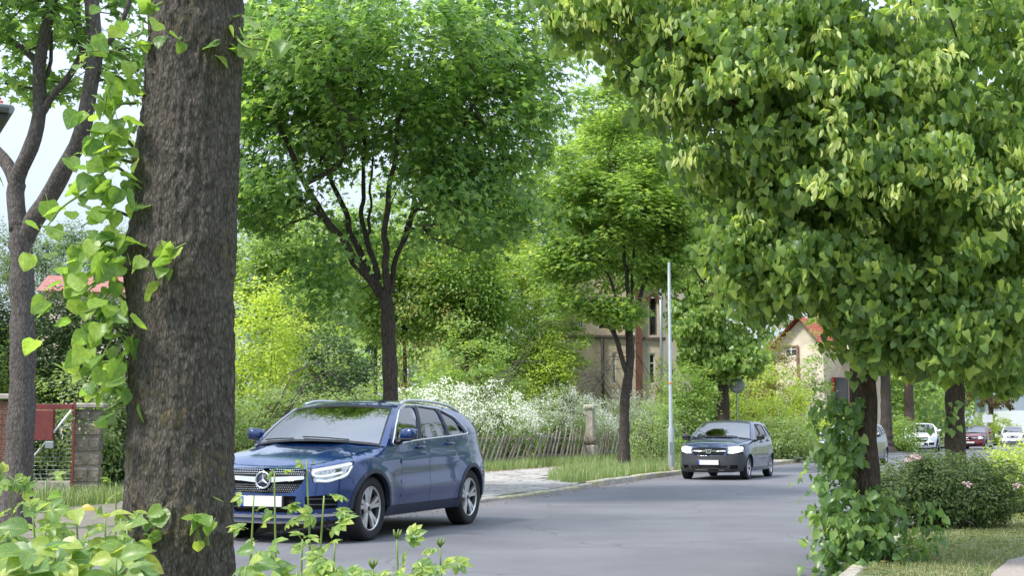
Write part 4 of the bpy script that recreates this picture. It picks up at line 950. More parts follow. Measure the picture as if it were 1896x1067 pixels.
GLC = dict(
    paint='paint_blue', trim='blueplastic', W=.945, len=4.66, axles=(1.437, -1.437), wr=.36, arch=.405, archw=.045, sill=.255, clad=.37, track=1.60, tyre_w=.235, rim_r=.245, rim_style='double',
    plan=[(2.285, 0), (2.275, .25), (2.245, .45), (2.18, .62), (2.06, .77), (1.90, .865), (1.62, .928), (1.2, .945), (0, .945), (-1.2, .945), (-1.75, .925), (-2.1, .86), (-2.28, .72), (-2.36, .5), (-2.385, .25), (-2.39, 0)],
    insF=([.2, .25, .32, .42, .55, .68, .80, .90, 1.0], [.13, .07, .015, .0, .012, .03, .055, .10, .16]),
    insS=([.2, .28, .38, .50, .62, .74, .86, .93, 1.02, 1.1, 1.25], [.10, .055, .022, .012, .0, .0, .012, .030, .050, .068, .085]),
    insR=([.2, .3, .45, .6, .8, 1.0, 1.2], [.16, .06, .0, .0, .05, .15, .28]),
    crease=((.90, .014, .022, -2.0, 1.45), (.52, .016, .06, -1.15, .95), (.72, -.010, .06, -1.2, 1.0)),
    top=([-2.4, -1, 0, .6, .9, 1.14, 1.3, 1.6, 1.9, 2.3], [1.2, 1.17, 1.125, 1.085, 1.058, 1.035, 1.015, .975, .93, .86]),
    nose_top=([0, .3, .55, .75, .86, .95], [.845, .848, .862, .895, .93, .98]), xcowl=1.14, ccrown=.065, xhood=2.155,
    belt=([-2.4, -1.5, -.8, 0, .6, .95, 1.14], [1.215, 1.195, 1.16, 1.125, 1.085, 1.053, 1.035]), zroof=1.56, tumble=.205,
    A=((1.03, 1.048), (.38, 1.51)), D=((-1.60, 1.455), (-2.06, 1.19)), bow=(.24, .10), abow=.022, rcrown=.045, rcrown2=.06,
    roof_edge=([-2.3, -1.6, -1.25, -.8, -.3, .2, .38, .6], [1.33, 1.455, 1.52, 1.56, 1.572, 1.55, 1.51, 1.44]),
    lamp_outer=[(1.787, 9.05), (1.812, .845), (1.905, .745)], doors=(.70, -.10, -1.0), xbump=1.83, zlamp=.70, xlampend=1.79, zbump=.6, flare=.02,
    windows=[[(.80, 1.09), (.11, 1.14), (-.155, 1.535), (.10, 1.53), (.30, 1.48), (.58, 1.30)], [(.01, 1.145), (-.78, 1.175), (-.80, 1.51), (-.26, 1.54)], [(-.87, 1.18), (-1.42, 1.205), (-1.20, 1.40), (-.88, 1.50)]],
    pillars=[([(.105, 1.14), (.015, 1.145), (-.255, 1.542), (-.16, 1.54)], 'pillar_cover'), ([(-.785, 1.175), (-.865, 1.18), (-.875, 1.50), (-.805, 1.512)], 'rear_pillar_cover')],
    dlo=[[(.86, 1.07), (.06, 1.125), (-.82, 1.162), (-1.50, 1.197), (-1.24, 1.415), (-.88, 1.518), (-.3, 1.553), (.12, 1.545), (.33, 1.497), (.62, 1.305)]],
    bumper=[(0, .245, 'y'), (.6, .245, 'y'), (1.86, .27, 'x'), (1.842, .36, 'x'), (1.835, .48, 'x'), (1.80, .60, 'x'), (1.835, .70, 'x'), (1.905, .738, 'x'), (.74, .665, 'y'), (.585, .668, 'y'), (.548, .80, 'y'), (.55, 9.002, 'y'), (.42, 9.002, 'y'), (.30, 9.002, 'y'), (.15, 9.002, 'y'), (0, 9.002, 'y')],
    holes=[dict(name='grille', mid=True, r=.05, p=[(0, .55, 'y'), (.36, .56, 'y'), (.46, .65, 'y'), (.515, .76, 'y'), (.50, .82, 'y'), (.30, .825, 'y'), (0, .825, 'y')]),
           dict(name='lower_intake', mid=True, r=.02, p=[(0, .345, 'y'), (.36, .345, 'y'), (.44, .50, 'y'), (.40, .525, 'y'), (0, .525, 'y')], bars=(.40,)),
           dict(name='side_intake', p=[(.52, .375, 'y'), (.80, .395, 'y'), (.80, .545, 'y'), (.50, .52, 'y')], bars=(.43, .49))],
    bars=[dict(name='grille_bar', sides=(1, -1), mat='satin', p=[(.095, .668, 'y'), (.49, .705, 'y'), (.49, .742, 'y'), (.30, .735, 'y'), (.095, .728, 'y')], off=.012),
          dict(name='chrome_lip', mid=True, p=[(0, .292, 'y'), (.45, .294, 'y'), (.80, .315, 'y'), (.81, .338, 'y'), (.45, .322, 'y'), (0, .318, 'y')], off=.014),
          dict(name='intake_blade', sides=(1, -1), mat='paint_blue', p=[(.39, .34, 'y'), (.48, .345, 'y'), (.46, .50, 'y'), (.41, .515, 'y')], off=.012),
          dict(name='splitter', mid=True, mat='satin', p=[(0, .235, 'y'), (.62, .238, 'y'), (.62, .252, 'y'), (0, .25, 'y')], off=.02)],
    lamp=[(.592, .676, 'y'), (.74, .672, 'y'), (1.905, .745, 'x'), (1.815, .85, 'x'), (1.79, 9.05, 'x'), (1.85, 9.048, 'x'), (1.93, 9.046, 'x'), (2.0, 9.046, 'x'), (.75, 9.046, 'y'), (.65, 9.046, 'y'), (.565, 9.046, 'y'), (.556, .79, 'y')],
    brow=[(1.79, 9.046, 'x'), (1.85, 9.044, 'x'), (1.93, 9.042, 'x'), (2.0, 9.042, 'x'), (.75, 9.042, 'y'), (.65, 9.042, 'y'), (.556, 9.042, 'y'), (.556, 9.002, 'y'), (.65, 9.002, 'y'), (.75, 9.002, 'y'), (2.0, 9.002, 'x'), (1.93, 9.002, 'x'), (1.85, 9.002, 'x'), (1.79, 9.002, 'x')],
    drl=[dict(p=[(.572, .77, 'y'), (.60, .80, 'y'), (.75, 9.065, 'y'), (1.93, 9.065, 'x'), (1.84, 9.07, 'x')], r=.015), dict(p=[(.572, .77, 'y'), (.60, .745, 'y'), (.70, .745, 'y'), (1.97, .78, 'x')], r=.012), dict(p=[(.61, .695, 'y'), (.72, .69, 'y'), (1.93, .75, 'x'), (1.84, .84, 'x')], r=.014)],
    projectors=[(.66, .785, .028, 'chrome'), (.745, .795, .028, 'chrome')], lamp_mat='reflector',
    plate=.465, mirror=(.74, 0, 1.19), handles=[(.11, 1.035), (-.80, 1.07)], rails=(.22, -1.5), spoiler=True)

SAND = dict(
    paint='paint_slate', trim='paint_slate', W=.866, len=4.06, axles=(1.295, -1.295), wr=.30, arch=.345, archw=.018, sill=.21, clad=.30, track=1.49, tyre_w=.185, rim_r=.195, rim_style='double',
    plan=[(2.105, 0), (2.09, .25), (2.05, .45), (1.97, .61), (1.85, .73), (1.68, .80), (1.4, .85), (1.0, .866), (0, .866), (-1.1, .866), (-1.5, .85), (-1.76, .78), (-1.89, .64), (-1.94, .45), (-1.955, .2), (-1.958, 0)],
    insF=([.15, .2, .28, .40, .52, .62, .75, .88, 1.0], [.12, .06, .01, .0, .015, .03, .06, .11, .18]),
    insS=([.15, .22, .32, .46, .60, .74, .86, .95, 1.03, 1.2], [.09, .05, .022, .01, .0, .0, .014, .03, .05, .07]),
    insR=([.15, .25, .4, .6, .8, 1.0, 1.2], [.14, .05, .0, .0, .02, .05, .12]),
    crease=((.80, .008, .03, -1.6, 1.2), (.42, .010, .05, -.9, .8)),
    top=([-2, -1, 0, .6, .9, 1.2, 1.6, 1.9, 2.1], [1.06, 1.03, 1.0, .985, .975, .955, .92, .885, .86]),
    nose_top=([0, .3, .5, .65, .78, .87], [.84, .845, .862, .885, .915, .95]), xcowl=.86, ccrown=.075, xhood=1.99,
    belt=([-2, -1.5, -.8, 0, .6, .9], [1.075, 1.05, 1.02, .995, .98, .972]), zroof=1.46, tumble=.20,
    A=((.76, .985), (.04, 1.42)), D=((-1.55, 1.40), (-1.85, 1.06)), bow=(.24, .10), abow=.02, rcrown=.04, rcrown2=.055,
    roof_edge=([-2, -1.55, -1.2, -.7, -.2, .04, .3], [1.34, 1.40, 1.43, 1.458, 1.45, 1.42, 1.35]),
    lamp_outer=[(1.58, 9.05), (1.607, .80), (1.715, .70), (1.695, .662)], doors=(.66, -.30, -1.06), xbump=1.62, zlamp=.622, xlampend=1.58, zbump=.6, flare=.015, rdcut=24,
    windows=[[(.55, 1.01), (-.25, 1.03), (-.20, 1.395), (-.04, 1.385), (.10, 1.31)], [(-.34, 1.035), (-1.02, 1.055), (-.96, 1.375), (-.28, 1.40)], [(-1.12, 1.065), (-1.48, 1.085), (-1.28, 1.325), (-1.06, 1.365)]],
    pillars=[([(-.255, 1.03), (-.335, 1.035), (-.275, 1.40), (-.205, 1.40)], 'pillar_cover')],
    bumper_mat='dgrey', mirror_mat='black',
    bumper=[(0, .19, 'y'), (.55, .19, 'y'), (1.64, .22, 'x'), (1.635, .32, 'x'), (1.62, .42, 'x'), (1.578, .52, 'x'), (1.605, .61, 'x'), (1.70, .655, 'x'), (.60, .64, 'y'), (.45, .625, 'y'), (.40, .60, 'y'), (0, .595, 'y')],
    bumper_top=[(0, .60, 'y'), (.398, .605, 'y'), (.445, .63, 'y'), (.47, .70, 'y'), (.475, .80, 'y'), (.47, 9.003, 'y'), (.35, 9.003, 'y'), (.2, 9.003, 'y'), (0, 9.003, 'y')], top_hole=True,
    holes=[dict(name='grille', mid=True, r=.03, p=[(0, .615, 'y'), (.37, .62, 'y'), (.43, .68, 'y'), (.45, .79, 'y'), (.30, .80, 'y'), (0, .80, 'y')], bars=(.655, .76)),
           dict(name='lower_intake', mid=True, p=[(0, .235, 'y'), (.42, .235, 'y'), (.47, .355, 'y'), (0, .355, 'y')], bars=(.275, .315)),
           dict(name='side_intake', p=[(.52, .26, 'y'), (.70, .27, 'y'), (.70, .37, 'y'), (.53, .37, 'y')])],
    bars=[dict(name='grille_bar', sides=(1, -1), p=[(.09, .695, 'y'), (.43, .70, 'y'), (.435, .735, 'y'), (.09, .735, 'y')], off=.012)],
    lamp=[(.475, .66, 'y'), (.60, .655, 'y'), (1.72, .70, 'x'), (1.61, .80, 'x'), (1.585, 9.05, 'x'), (1.66, 9.046, 'x'), (1.75, 9.044, 'x'), (1.82, 9.044, 'x'), (.62, 9.044, 'y'), (.49, 9.044, 'y')],
    brow=[(1.58, 9.046, 'x'), (1.66, 9.042, 'x'), (1.75, 9.04, 'x'), (1.82, 9.04, 'x'), (.62, 9.04, 'y'), (.48, 9.04, 'y'), (.48, 9.002, 'y'), (.62, 9.002, 'y'), (1.82, 9.002, 'x'), (1.75, 9.002, 'x'), (1.66, 9.002, 'x'), (1.58, 9.002, 'x')],
    drl=[dict(p=[(.51, .69, 'y'), (.60, .685, 'y'), (1.80, .72, 'x'), (1.70, .79, 'x')], r=.022, mat='lamp_on'), dict(p=[(.51, .785, 'y'), (.60, .80, 'y'), (1.80, .815, 'x'), (1.70, .815, 'x')], r=.016, mat='led')],
    projectors=[(.57, .755, .055, 'lamp_on'), (.67, .765, .05, 'lamp_on')],
    plate=.435, plate_out=.025, mirror=(.56, 0, 1.06), handles=[(-.14, .93), (-.94, .955)])

def place_by_wheels(pf, pr, c):
    """ground points of the left front and left rear tyres seen in the photograph -> car origin and heading"""
    a, b_ = gnd(*pf), gnd(*pr); d = (a - b_)[:2]; ang = math.atan2(d[1], d[0]); mid = (a + b_)[:2] / 2
    lat = np.array([math.sin(ang), -math.cos(ang)]) * c['track'] / 2; p = mid + lat
    return (p[0], p[1], 0), ang
# ------------------------------------------------------------------ the cars in place
loc, ang = place_by_wheels((668, 1002), (857, 971), GLC)
suv, shG = build_car(GLC, 'suv', 'blue SUV with star emblem, chrome window trim and roof rails, at the kerb', 'suv', loc, ang)
# star emblem
zc_, xc_ = .695, float(shG.wall(np.array([0.0]), np.array([.695]))[0, 0]) + .02
em = MB().lathe([(0, .0), (.088, .0), (.088, -.02), (0, -.02)], 32, 'x', (xc_, 0, zc_)).build('emblem', M['blueplastic'], suv)
MB().lathe([(.088 + .011 * math.cos(a), .011 * math.sin(a)) for a in np.linspace(0, 2 * math.pi, 9)[:-1]], 36, 'x', (xc_, 0, zc_), closed=True).build('emblem_ring', M['chrome'], em)
mb = MB()
for k in range(3):
    a = R(90 + 120 * k); t = np.array([0, math.cos(a), math.sin(a)]) * .086; l = np.array([0, -math.sin(a), math.cos(a)]) * .017
    i0 = np.array([0, math.cos(a + R(60)), math.sin(a + R(60))]) * .018; i1 = np.array([0, math.cos(a - R(60)), math.sin(a - R(60))]) * .018
    o0 = np.array([xc_ + .003, 0, zc_]); pk = np.array([xc_ + .016, 0, zc_])
    mb.add([o0 + t, o0 + i0, pk, o0 + i1], [(0, 1, 2), (0, 2, 3)])
mb.build('emblem_star', M['chrome'], em)
mb = MB()                                            # bright pins of the grille
for r_ in range(11):
    z = .572 + r_ * .0235
    for k in range(-22, 23):
        y = (k + (r_ % 2) * .5) * .0235
        lim = np.interp(z, [.55, .56, .65, .76, .825], [.30, .36, .45, .50, .49])
        if abs(y) > lim or math.hypot(y, z - .695) < .115 or (.66 < z < .75 and abs(y) > .1): continue
        P = shG.wall(np.array([float(shG.sy(abs(y))) * (1 if y >= 0 else -1)]), np.array([z]))[0] - np.array([.018, 0, 0])
        h = .0088; mb.add([P + (0, h, 0), P + (0, 0, h * 1.15), P - (0, h, 0), P - (0, 0, h * 1.15), P + (.012, 0, 0)], [(0, 1, 4), (1, 2, 4), (2, 3, 4), (3, 0, 4)])
mb.build('grille_studs', M['chrome'], suv, kind='stuff')

loc, ang = place_by_wheels((1379, 889), (1423, 882.5), SAND)
hat, shS = build_car(SAND, 'hatchback', 'dark slate hatchback with grey bumper and lit headlights, beside the grey lamp post', 'hatchback', loc, ang)
xe_ = float(shS.wall(np.array([0.0]), np.array([.715]))[0, 0]) + .008
sh_ = [(-.085, .045), (.085, .045), (.068, -.035), (.045, -.055), (-.045, -.055), (-.068, -.035)]
v_ = [(-.052, .028), (-.02, .028), (0, -.012), (.02, .028), (.052, .028), (.024, -.036), (-.024, -.036)]
def yz_prism(poly, x0, x1, zc): 
    n = len(poly); V = [(x0, y, zc + z) for y, z in poly] + [(x1, y, zc + z) for y, z in poly]
    return MB().add(V, [tuple(range(n)), tuple(range(n, 2 * n))[::-1]] + [(i, (i + 1) % n, n + (i + 1) % n, n + i) for i in range(n)])
em = yz_prism(sh_, xe_ - .02, xe_ + .008, .715).build('emblem', M['chrome'], hat)
yz_prism(v_, xe_ + .004, xe_ + .011, .715).build('emblem_inlay', M['dgrey'], em)

def variant(base, **k):
    c = dict(base); c.update(k); return c
# cars farther down the road
c = variant(SAND, paint='paint_grey', bumper_mat='paint_grey', mirror_mat='paint_grey', drl=[dict(p=[(.51, .785, 'y'), (.60, .80, 'y'), (1.80, .815, 'x'), (1.70, .815, 'x')], r=.016, mat='led')], projectors=[(.57, .755, .05, 'chrome')])
loc, ang = place_by_wheels((1598, 864.5), (1643, 860), c)
build_car(c, 'grey_hatchback', 'mid grey hatchback driving round the bend, half hidden behind the leafy linden trunk', 'hatchback', loc, ang, detail=False)
c = variant(GLC, paint='paint_white', trim='dgrey', dlo=(), spoiler=False)
def far_car(c, px, py, nm, lb, cat, head):
    p = gnd(px, py); a = math.radians(head); return build_car(c, nm, lb, cat, (p[0] + .0, p[1] + 2.2, 0), a, detail=False)
far_car(c, 1729, 838, 'white_suv', 'white SUV coming down the road, partly behind the bare linden trunk', 'suv', -110)
c = variant(SAND, paint='paint_red', bumper_mat='paint_red', mirror_mat='paint_red', drl=[dict(p=[(.51, .69, 'y'), (.60, .685, 'y'), (1.80, .72, 'x')], r=.03, mat='led')], projectors=[(.6, .76, .07, 'led')])
far_car(c, 1829, 833, 'red_car', 'dark red car under the white rectangular road sign', 'car', -118)
c = variant(SAND, paint='paint_white', bumper_mat='paint_white', mirror_mat='black', drl=())
far_car(c, 1897, 827, 'white_car', 'white car at the edge of view in front of the white building', 'car', -112)
# ------------------------------------------------------------------ buildings
M['stucco'] = simple('beige_stucco', (.64, .52, .40), .95, noise=.18, nscale=1.2, bump=.25, bscale=30)
M['stucco_b'] = simple('pale_stucco', (.66, .58, .47), .95, noise=.18, nscale=1.2, bump=.25, bscale=30)
M['brick'] = simple('red_brick', (.19, .085, .062), .9, noise=.35, nscale=9)
M['mortar'] = simple('mortar', (.30, .27, .24), .95)
M['ledge'] = simple('weathered_ledge', (.13, .10, .085), .9, noise=.3)
M['white_frame'] = simple('white_frame', (.72, .72, .70), .5)
M['winglass'] = simple('window_glass', (.03, .035, .04), .08, spec=.8)
M['rooftile'] = simple('red_roof_tile', (.44, .125, .075), .8, noise=.3, nscale=5)
M['rooftile_b'] = simple('faded_roof_tile', (.42, .19, .16), .8, noise=.25, nscale=5)
M['pipe_dark'] = simple('dark_pipe', (.035, .028, .025), .5)
M['zinc'] = simple('zinc_gutter', (.22, .24, .25), .5, .6)
M['white_wall'] = simple('white_cladding', (.66, .69, .72), .6)
M['grey_wall'] = simple('grey_cladding', (.30, .36, .42), .6)
M['sign_red'] = simple('sign_red', (.55, .03, .03), .5)
M['sign_white'] = simple('sign_white', (.78, .78, .78), .45)
M['sign_back'] = simple('sign_back', (.28, .31, .32), .45, .4)
M['galv'] = simple('galvanised_steel', (.36, .40, .42), .45, .35, noise=.12, nscale=3)
M['red_steel'] = simple('red_painted_steel', (.15, .028, .026), .6, noise=.25)
M['stone'] = simple('pillar_stone', (.23, .185, .145), .95, noise=.5, nscale=9, bump=.9, bscale=22, c2=(.30, .26, .21))
M['stone_b'] = simple('pillar_stone_dark', (.17, .145, .125), .95, noise=.5, nscale=9, bump=.9, bscale=22)
M['concrete'] = simple('old_concrete', (.34, .31, .26), .95, noise=.3, nscale=6, bump=.5)
M['picket'] = simple('weathered_wood', (.20, .165, .135), .9, noise=.4, nscale=9)
M['picket_b'] = simple('grey_wood', (.25, .225, .20), .9, noise=.4, nscale=9)
M['wire'] = simple('wire_mesh', (.30, .33, .31), .5, .5)

def wall_box(mb, x0, x1, y0, y1, z0, z1, chamfer=0): return mb.box(((x0 + x1) / 2, (y0 + y1) / 2, (z0 + z1) / 2), (abs(x1 - x0), abs(y1 - y0), abs(z1 - z0)), chamfer=chamfer)
def wall_holes(name, mat, parent, w, h, th, holes, pos, rz):
    """a wall of width w with real openings; local x along the wall, outside faces -y"""
    vv, T = tri2d([(0, 0), (w, 0), (w, h), (0, h)], holes, 5.0); n = len(vv); mb = MB()
    mb.add([(x, 0, z) for x, z in vv] + [(x, th, z) for x, z in vv], [tuple(t) for t in T] + [tuple(t[::-1] + n) for t in T])
    for q in list(holes) + [np.array([(0, 0), (w, 0), (w, h), (0, h)])]:
        k = len(q)
        for i in range(k):
            a, b_ = q[i], q[(i + 1) % k]; mb.add([(a[0], 0, a[1]), (b_[0], 0, b_[1]), (b_[0], th, b_[1]), (a[0], th, a[1])], [(0, 1, 2, 3)])
    o = mb.build(name, mat, parent, loc=pos); o.rotation_euler = (0, 0, rz); return o
def arched(x0, x1, z0, z1):
    r = (x1 - x0) / 2; return [(x0, z0), (x1, z0), (x1, z1 - r * .6)] + [((x0 + x1) / 2 + r * math.cos(a), z1 - r * .6 + .6 * r * math.sin(a)) for a in np.linspace(.2, math.pi - .2, 7)] + [(x0, z1 - r * .6)]
def window(parent_wall, x0, x1, z0, z1, fr='white_frame', bars=1, rz=0, top=None):
    """frame, bars and pane set in an opening, children of the wall"""
    mb = MB(); d = .07
    for bx in ((x0, x0 + d, z0, z1), (x1 - d, x1, z0, z1), (x0 + d, x1 - d, z0, z0 + d), (x0 + d, x1 - d, z1 - d, z1)): wall_box(mb, bx[0], bx[1], .06, .14, bx[2], bx[3])
    for i in range(bars): xm = x0 + (x1 - x0) * (i + 1) / (bars + 1); wall_box(mb, xm - .03, xm + .03, .07, .13, z0 + d, z1 - d)
    wall_box(mb, x0 + d, x1 - d, .072, .128, z0 + (z1 - z0) * .66, z0 + (z1 - z0) * .66 + .05)
    f = mb.build('window', M[fr], parent_wall)
    return wall_box(MB(), x0 + .01, x1 - .01, .10, .108, z0 + .01, z1 - .01).build('pane', M['winglass'], parent_wall)
def tiled_slope(name, mat, parent, a, b_, c_, rows, cols=1):
    """roof slope from eave edge a-b up to the ridge side (vector c_), overlapping courses with real steps"""
    a, b_, c_ = (np.array(v, float) for v in (a, b_, c_)); n = unit(np.cross(b_ - a, c_)); mb = MB()
    if n[2] < 0: n = -n
    for i in range(rows):
        p, q = c_ * i / rows, c_ * (i + 1.12) / rows
        mb.add([a + p + n * .05, b_ + p + n * .05, b_ + q + n * .012, a + q + n * .012, a + p, b_ + p], [(0, 1, 2, 3), (4, 5, 1, 0)])
    return mb.build(name, mat, parent, kind='stuff')

# beige villa behind the trees: low wing, brick corner, tower bay, brick chimneys
D = 60.0
base = at(1120, 800, D); base[2] = HV
villa = empty('villa', base, 0, 'beige villa with brick corner strip, dark ledge and brick chimneys behind the trees', 'house')
px = lambda q, d=D: (q - CX) / FPX * d - base[0]
zz = lambda q, d=D: CAMZ + (796 - q) / FPX * d - HV
xl, xc, xr = px(1040), px(1176), px(1228)
wl = wall_holes('wall', M['stucco'], villa, xc - xl, zz(628), .3, [[(px(1133) - xl, zz(712)), (px(1141) - xl, zz(712)), (px(1141) - xl, zz(655)), (px(1133) - xl, zz(655))]], (xl, 0, 0), 0)
window(wl, px(1133) - xl, px(1141) - xl, zz(712), zz(655), bars=0)
wall_box(MB(), xl - .2, xc + .0, -.14, .4, zz(628), zz(628) + .16, .03).build('ledge', M['ledge'], villa)
wu = wall_holes('wall', M['stucco'], villa, xc - xl, 4.3, .3, [[(px(1072) - xl, .4), (px(1084) - xl, .4), (px(1084) - xl, 1.9), (px(1072) - xl, 1.9)], [(px(1105) - xl, .4), (px(1120) - xl, .4), (px(1120) - xl, 1.9), (px(1105) - xl, 1.9)]], (xl, 1.2, zz(628) + .16), 0)
window(wu, px(1072) - xl, px(1084) - xl, .4, 1.9); window(wu, px(1105) - xl, px(1120) - xl, .4, 1.9)
# terrace floor over the low wing
wall_box(MB(), xl, xc, .4, 1.2, zz(628) - .05, zz(628) + .1).build('terrace_floor', M['ledge'], villa)
H = zz(500)
o = MB().box((0, 0, 0), (1, 1, 1)); 
bw = px(1189) - xc
pil = wall_box(MB(), xc, xc + bw, -.18, .25, 0, H).build('brick_strip', M['mortar'], villa)
mb = MB(); z = 0.0; k = 0
while z < H - .08:
    for i in range(2 if k % 2 else 1):
        w2 = bw / (2 if k % 2 else 1); mb.box((xc + w2 * (i + .5), -.19, z + .04), (w2 - .012, .03, .068))
    z += .08; k += 1
mb.build('bricks', M['brick'], pil, kind='stuff')
tw = xr - xc - bw
wt = wall_holes('wall', M['stucco_b'], villa, tw, H, .3, [arched(tw * .36, tw * .72, zz(622), zz(545)), [(tw * .30, zz(712)), (tw * .62, zz(712)), (tw * .62, zz(655)), (tw * .30, zz(655))]], (xc + bw, .0, 0), 0)
window(wt, tw * .36, tw * .72, zz(622), zz(552), fr='ledge', bars=0); window(wt, tw * .30, tw * .62, zz(712), zz(655), bars=0)
mb = MB()
for a in np.linspace(.1, math.pi - .1, 9): mb.box((xc + bw + tw * .54 + tw * .22 * math.cos(a), -.03, zz(558) + .26 * math.sin(a)), (.1, .08, .16), np.array(Matrix.Rotation(-(a - math.pi / 2), 3, 'Y')))
mb.build('window_arch', M['brick'], villa, kind='stuff')
wall_box(MB(), xc + bw + .003, xr + .12, -.12, .4, zz(632), zz(632) + .16, .03).build('ledge', M['ledge'], villa)
ws_ = wall_holes('wall', M['stucco'], villa, 4.6, H, .3, [arched(.7, 1.7, zz(622), zz(540)), arched(3.0, 4.0, zz(622), zz(540)), [(.6, zz(740)), (1.8, zz(740)), (1.8, zz(680)), (.6, zz(680))]], (xr, .0, 0), R(66))
window(ws_, .7, 1.7, zz(622), zz(548)); window(ws_, 3.0, 4.0, zz(622), zz(548)); window(ws_, .6, 1.8, zz(740), zz(680))
MB().tube([(px(1115), -.12, zz(628)), (px(1117), -.12, 0)], .07, 8).build('drain_pipe', M['pipe_dark'], villa)
MB().tube([(xr - .1, -.1, H), (xr - .1, -.1, 0)], .06, 8).build('drain_pipe', M['galv'], villa)
for (x0, x1, y0, z0, y1) in ((xl - .4, xc + .2, .7, zz(628) + 4.3, 6.0), (xc - .1, xr + .5, -.5, H, 5.5)):
    tiled_slope('roof', M['rooftile'], villa, (x0, y0, z0), (x1, y0, z0), (0, y1 - y0, 2.4), 16)
    tiled_slope('roof', M['rooftile'], villa, (x1, 2 * y1 - y0, z0), (x0, 2 * y1 - y0, z0), (0, y0 - y1, 2.4), 10)
for q, y0 in ((1083, 5.0), (1166, 4.2)):
    x = px(q, D + y0); ch = wall_box(MB(), x - .4, x + .4, y0 - .4, y0 + .4, 7.0, 12.4 + (q == 1166) * .3).build('chimney', M['brick'], villa)
    wall_box(MB(), x - .48, x + .48, y0 - .48, y0 + .48, 12.4 + (q == 1166) * .3, 12.55 + (q == 1166) * .3).build('chimney_cap', M['ledge'], ch)

# house with red tiled gable farther along
D = 78.0; base = at(1485, 790, D); base[2] = HV
hs = empty('gable_house', base, R(-36), 'pale house with red tiled roof and white window beyond the grey round sign', 'house')
k = D / FPX; hz = lambda q: CAMZ + (796 - q) * k - HV; hx = lambda q: (q - 1485) * k
gw = wall_holes('wall', M['stucco_b'], hs, hx(1530) - hx(1435), hz(640), .3, [[(hx(1453) - hx(1435), hz(661)), (hx(1478) - hx(1435), hz(661)), (hx(1478) - hx(1435), hz(641)), (hx(1453) - hx(1435), hz(641))]], (hx(1435), 0, 0), 0)
window(gw, hx(1453) - hx(1435), hx(1478) - hx(1435), hz(661), hz(641), bars=1)
ap = hx(1486)
MB().add([(hx(1435), .0, hz(640)), (hx(1530), .0, hz(640)), (ap, .0, hz(592)), (hx(1435), .3, hz(640)), (hx(1530), .3, hz(640)), (ap, .3, hz(592))], [(0, 1, 2), (5, 4, 3), (1, 4, 5, 2), (0, 2, 5, 3)]).build('gable', M['stucco_b'], hs)
tiled_slope('roof', M['rooftile'], hs, (hx(1536), -.5, hz(646)), (hx(1536), 9, hz(646)), (ap - hx(1536), 0, hz(588) - hz(646)), 12)
tiled_slope('roof', M['rooftile'], hs, (hx(1429), 9, hz(646)), (hx(1429), -.5, hz(646)), (ap - hx(1429), 0, hz(588) - hz(646)), 12)
tiled_slope('roof', M['rooftile'], hs, (hx(1474), 2.2, hz(584)), (hx(1560), 2.2, hz(584)), (0, 3.5, hz(556) - hz(584) + .3), 8)
wall_box(MB(), hx(1478), hx(1556), 2.6, 8, hz(650), hz(584)).build('upper_wall', M['stucco_b'], hs)
wall_box(MB(), hx(1435) + .02, hx(1530) - .02, .3, 9, 0, hz(640)).build('house_body', M['stucco'], hs)
MB().tube([(hx(1480), -.1, hz(640)), (hx(1482), -.1, 0)], .07, 6).build('drain_pipe', M['brick'], hs)
pc = wall_box(MB(), hx(1533), hx(1565), 1.0, 4.0, 0, hz(700)).build('porch', M['ledge'], hs)
wall_box(MB(), hx(1536), hx(1562), .95, 1.0, hz(740), hz(702)).build('porch_opening', M['winglass'], pc)
wall_box(MB(), hx(1533), hx(1537), .9, .95, hz(740), hz(700)).build('porch_post', M['sign_red'], pc)

# red roofed house far left
D = 72.0; base = at(90, 790, D); base[2] = HV; k = D / FPX
hl = empty('red_roof_house', base, R(10), 'house with faded red tiled roof peeping over the dark conifer hedge', 'house')
z1 = 1.25 + (796 - 541) * k; z2 = 1.25 + (796 - 500) * k
wall_box(MB(), -.6, 4.5, .4, 7.4, 0, z1).build('wall', M['stucco_b'], hl)
tiled_slope('roof', M['rooftile_b'], hl, (-.9, 0, z1 - .1), (4.9, 0, z1 - .1), (0, 3.9, z2 - z1 + .1), 9)
tiled_slope('roof', M['rooftile_b'], hl, (4.9, 7.8, z1 - .1), (-.9, 7.8, z1 - .1), (0, -3.9, z2 - z1 + .1), 6)
for x in (-.6, 4.48): MB().add([(x, .4, z1), (x, 7.4, z1), (x, 3.9, z2 - .1), (x + .02, .4, z1), (x + .02, 7.4, z1), (x + .02, 3.9, z2 - .1)], [(0, 1, 2), (5, 4, 3), (0, 2, 5, 3), (1, 4, 5, 2)]).build('gable', M['stucco_b'], hl)

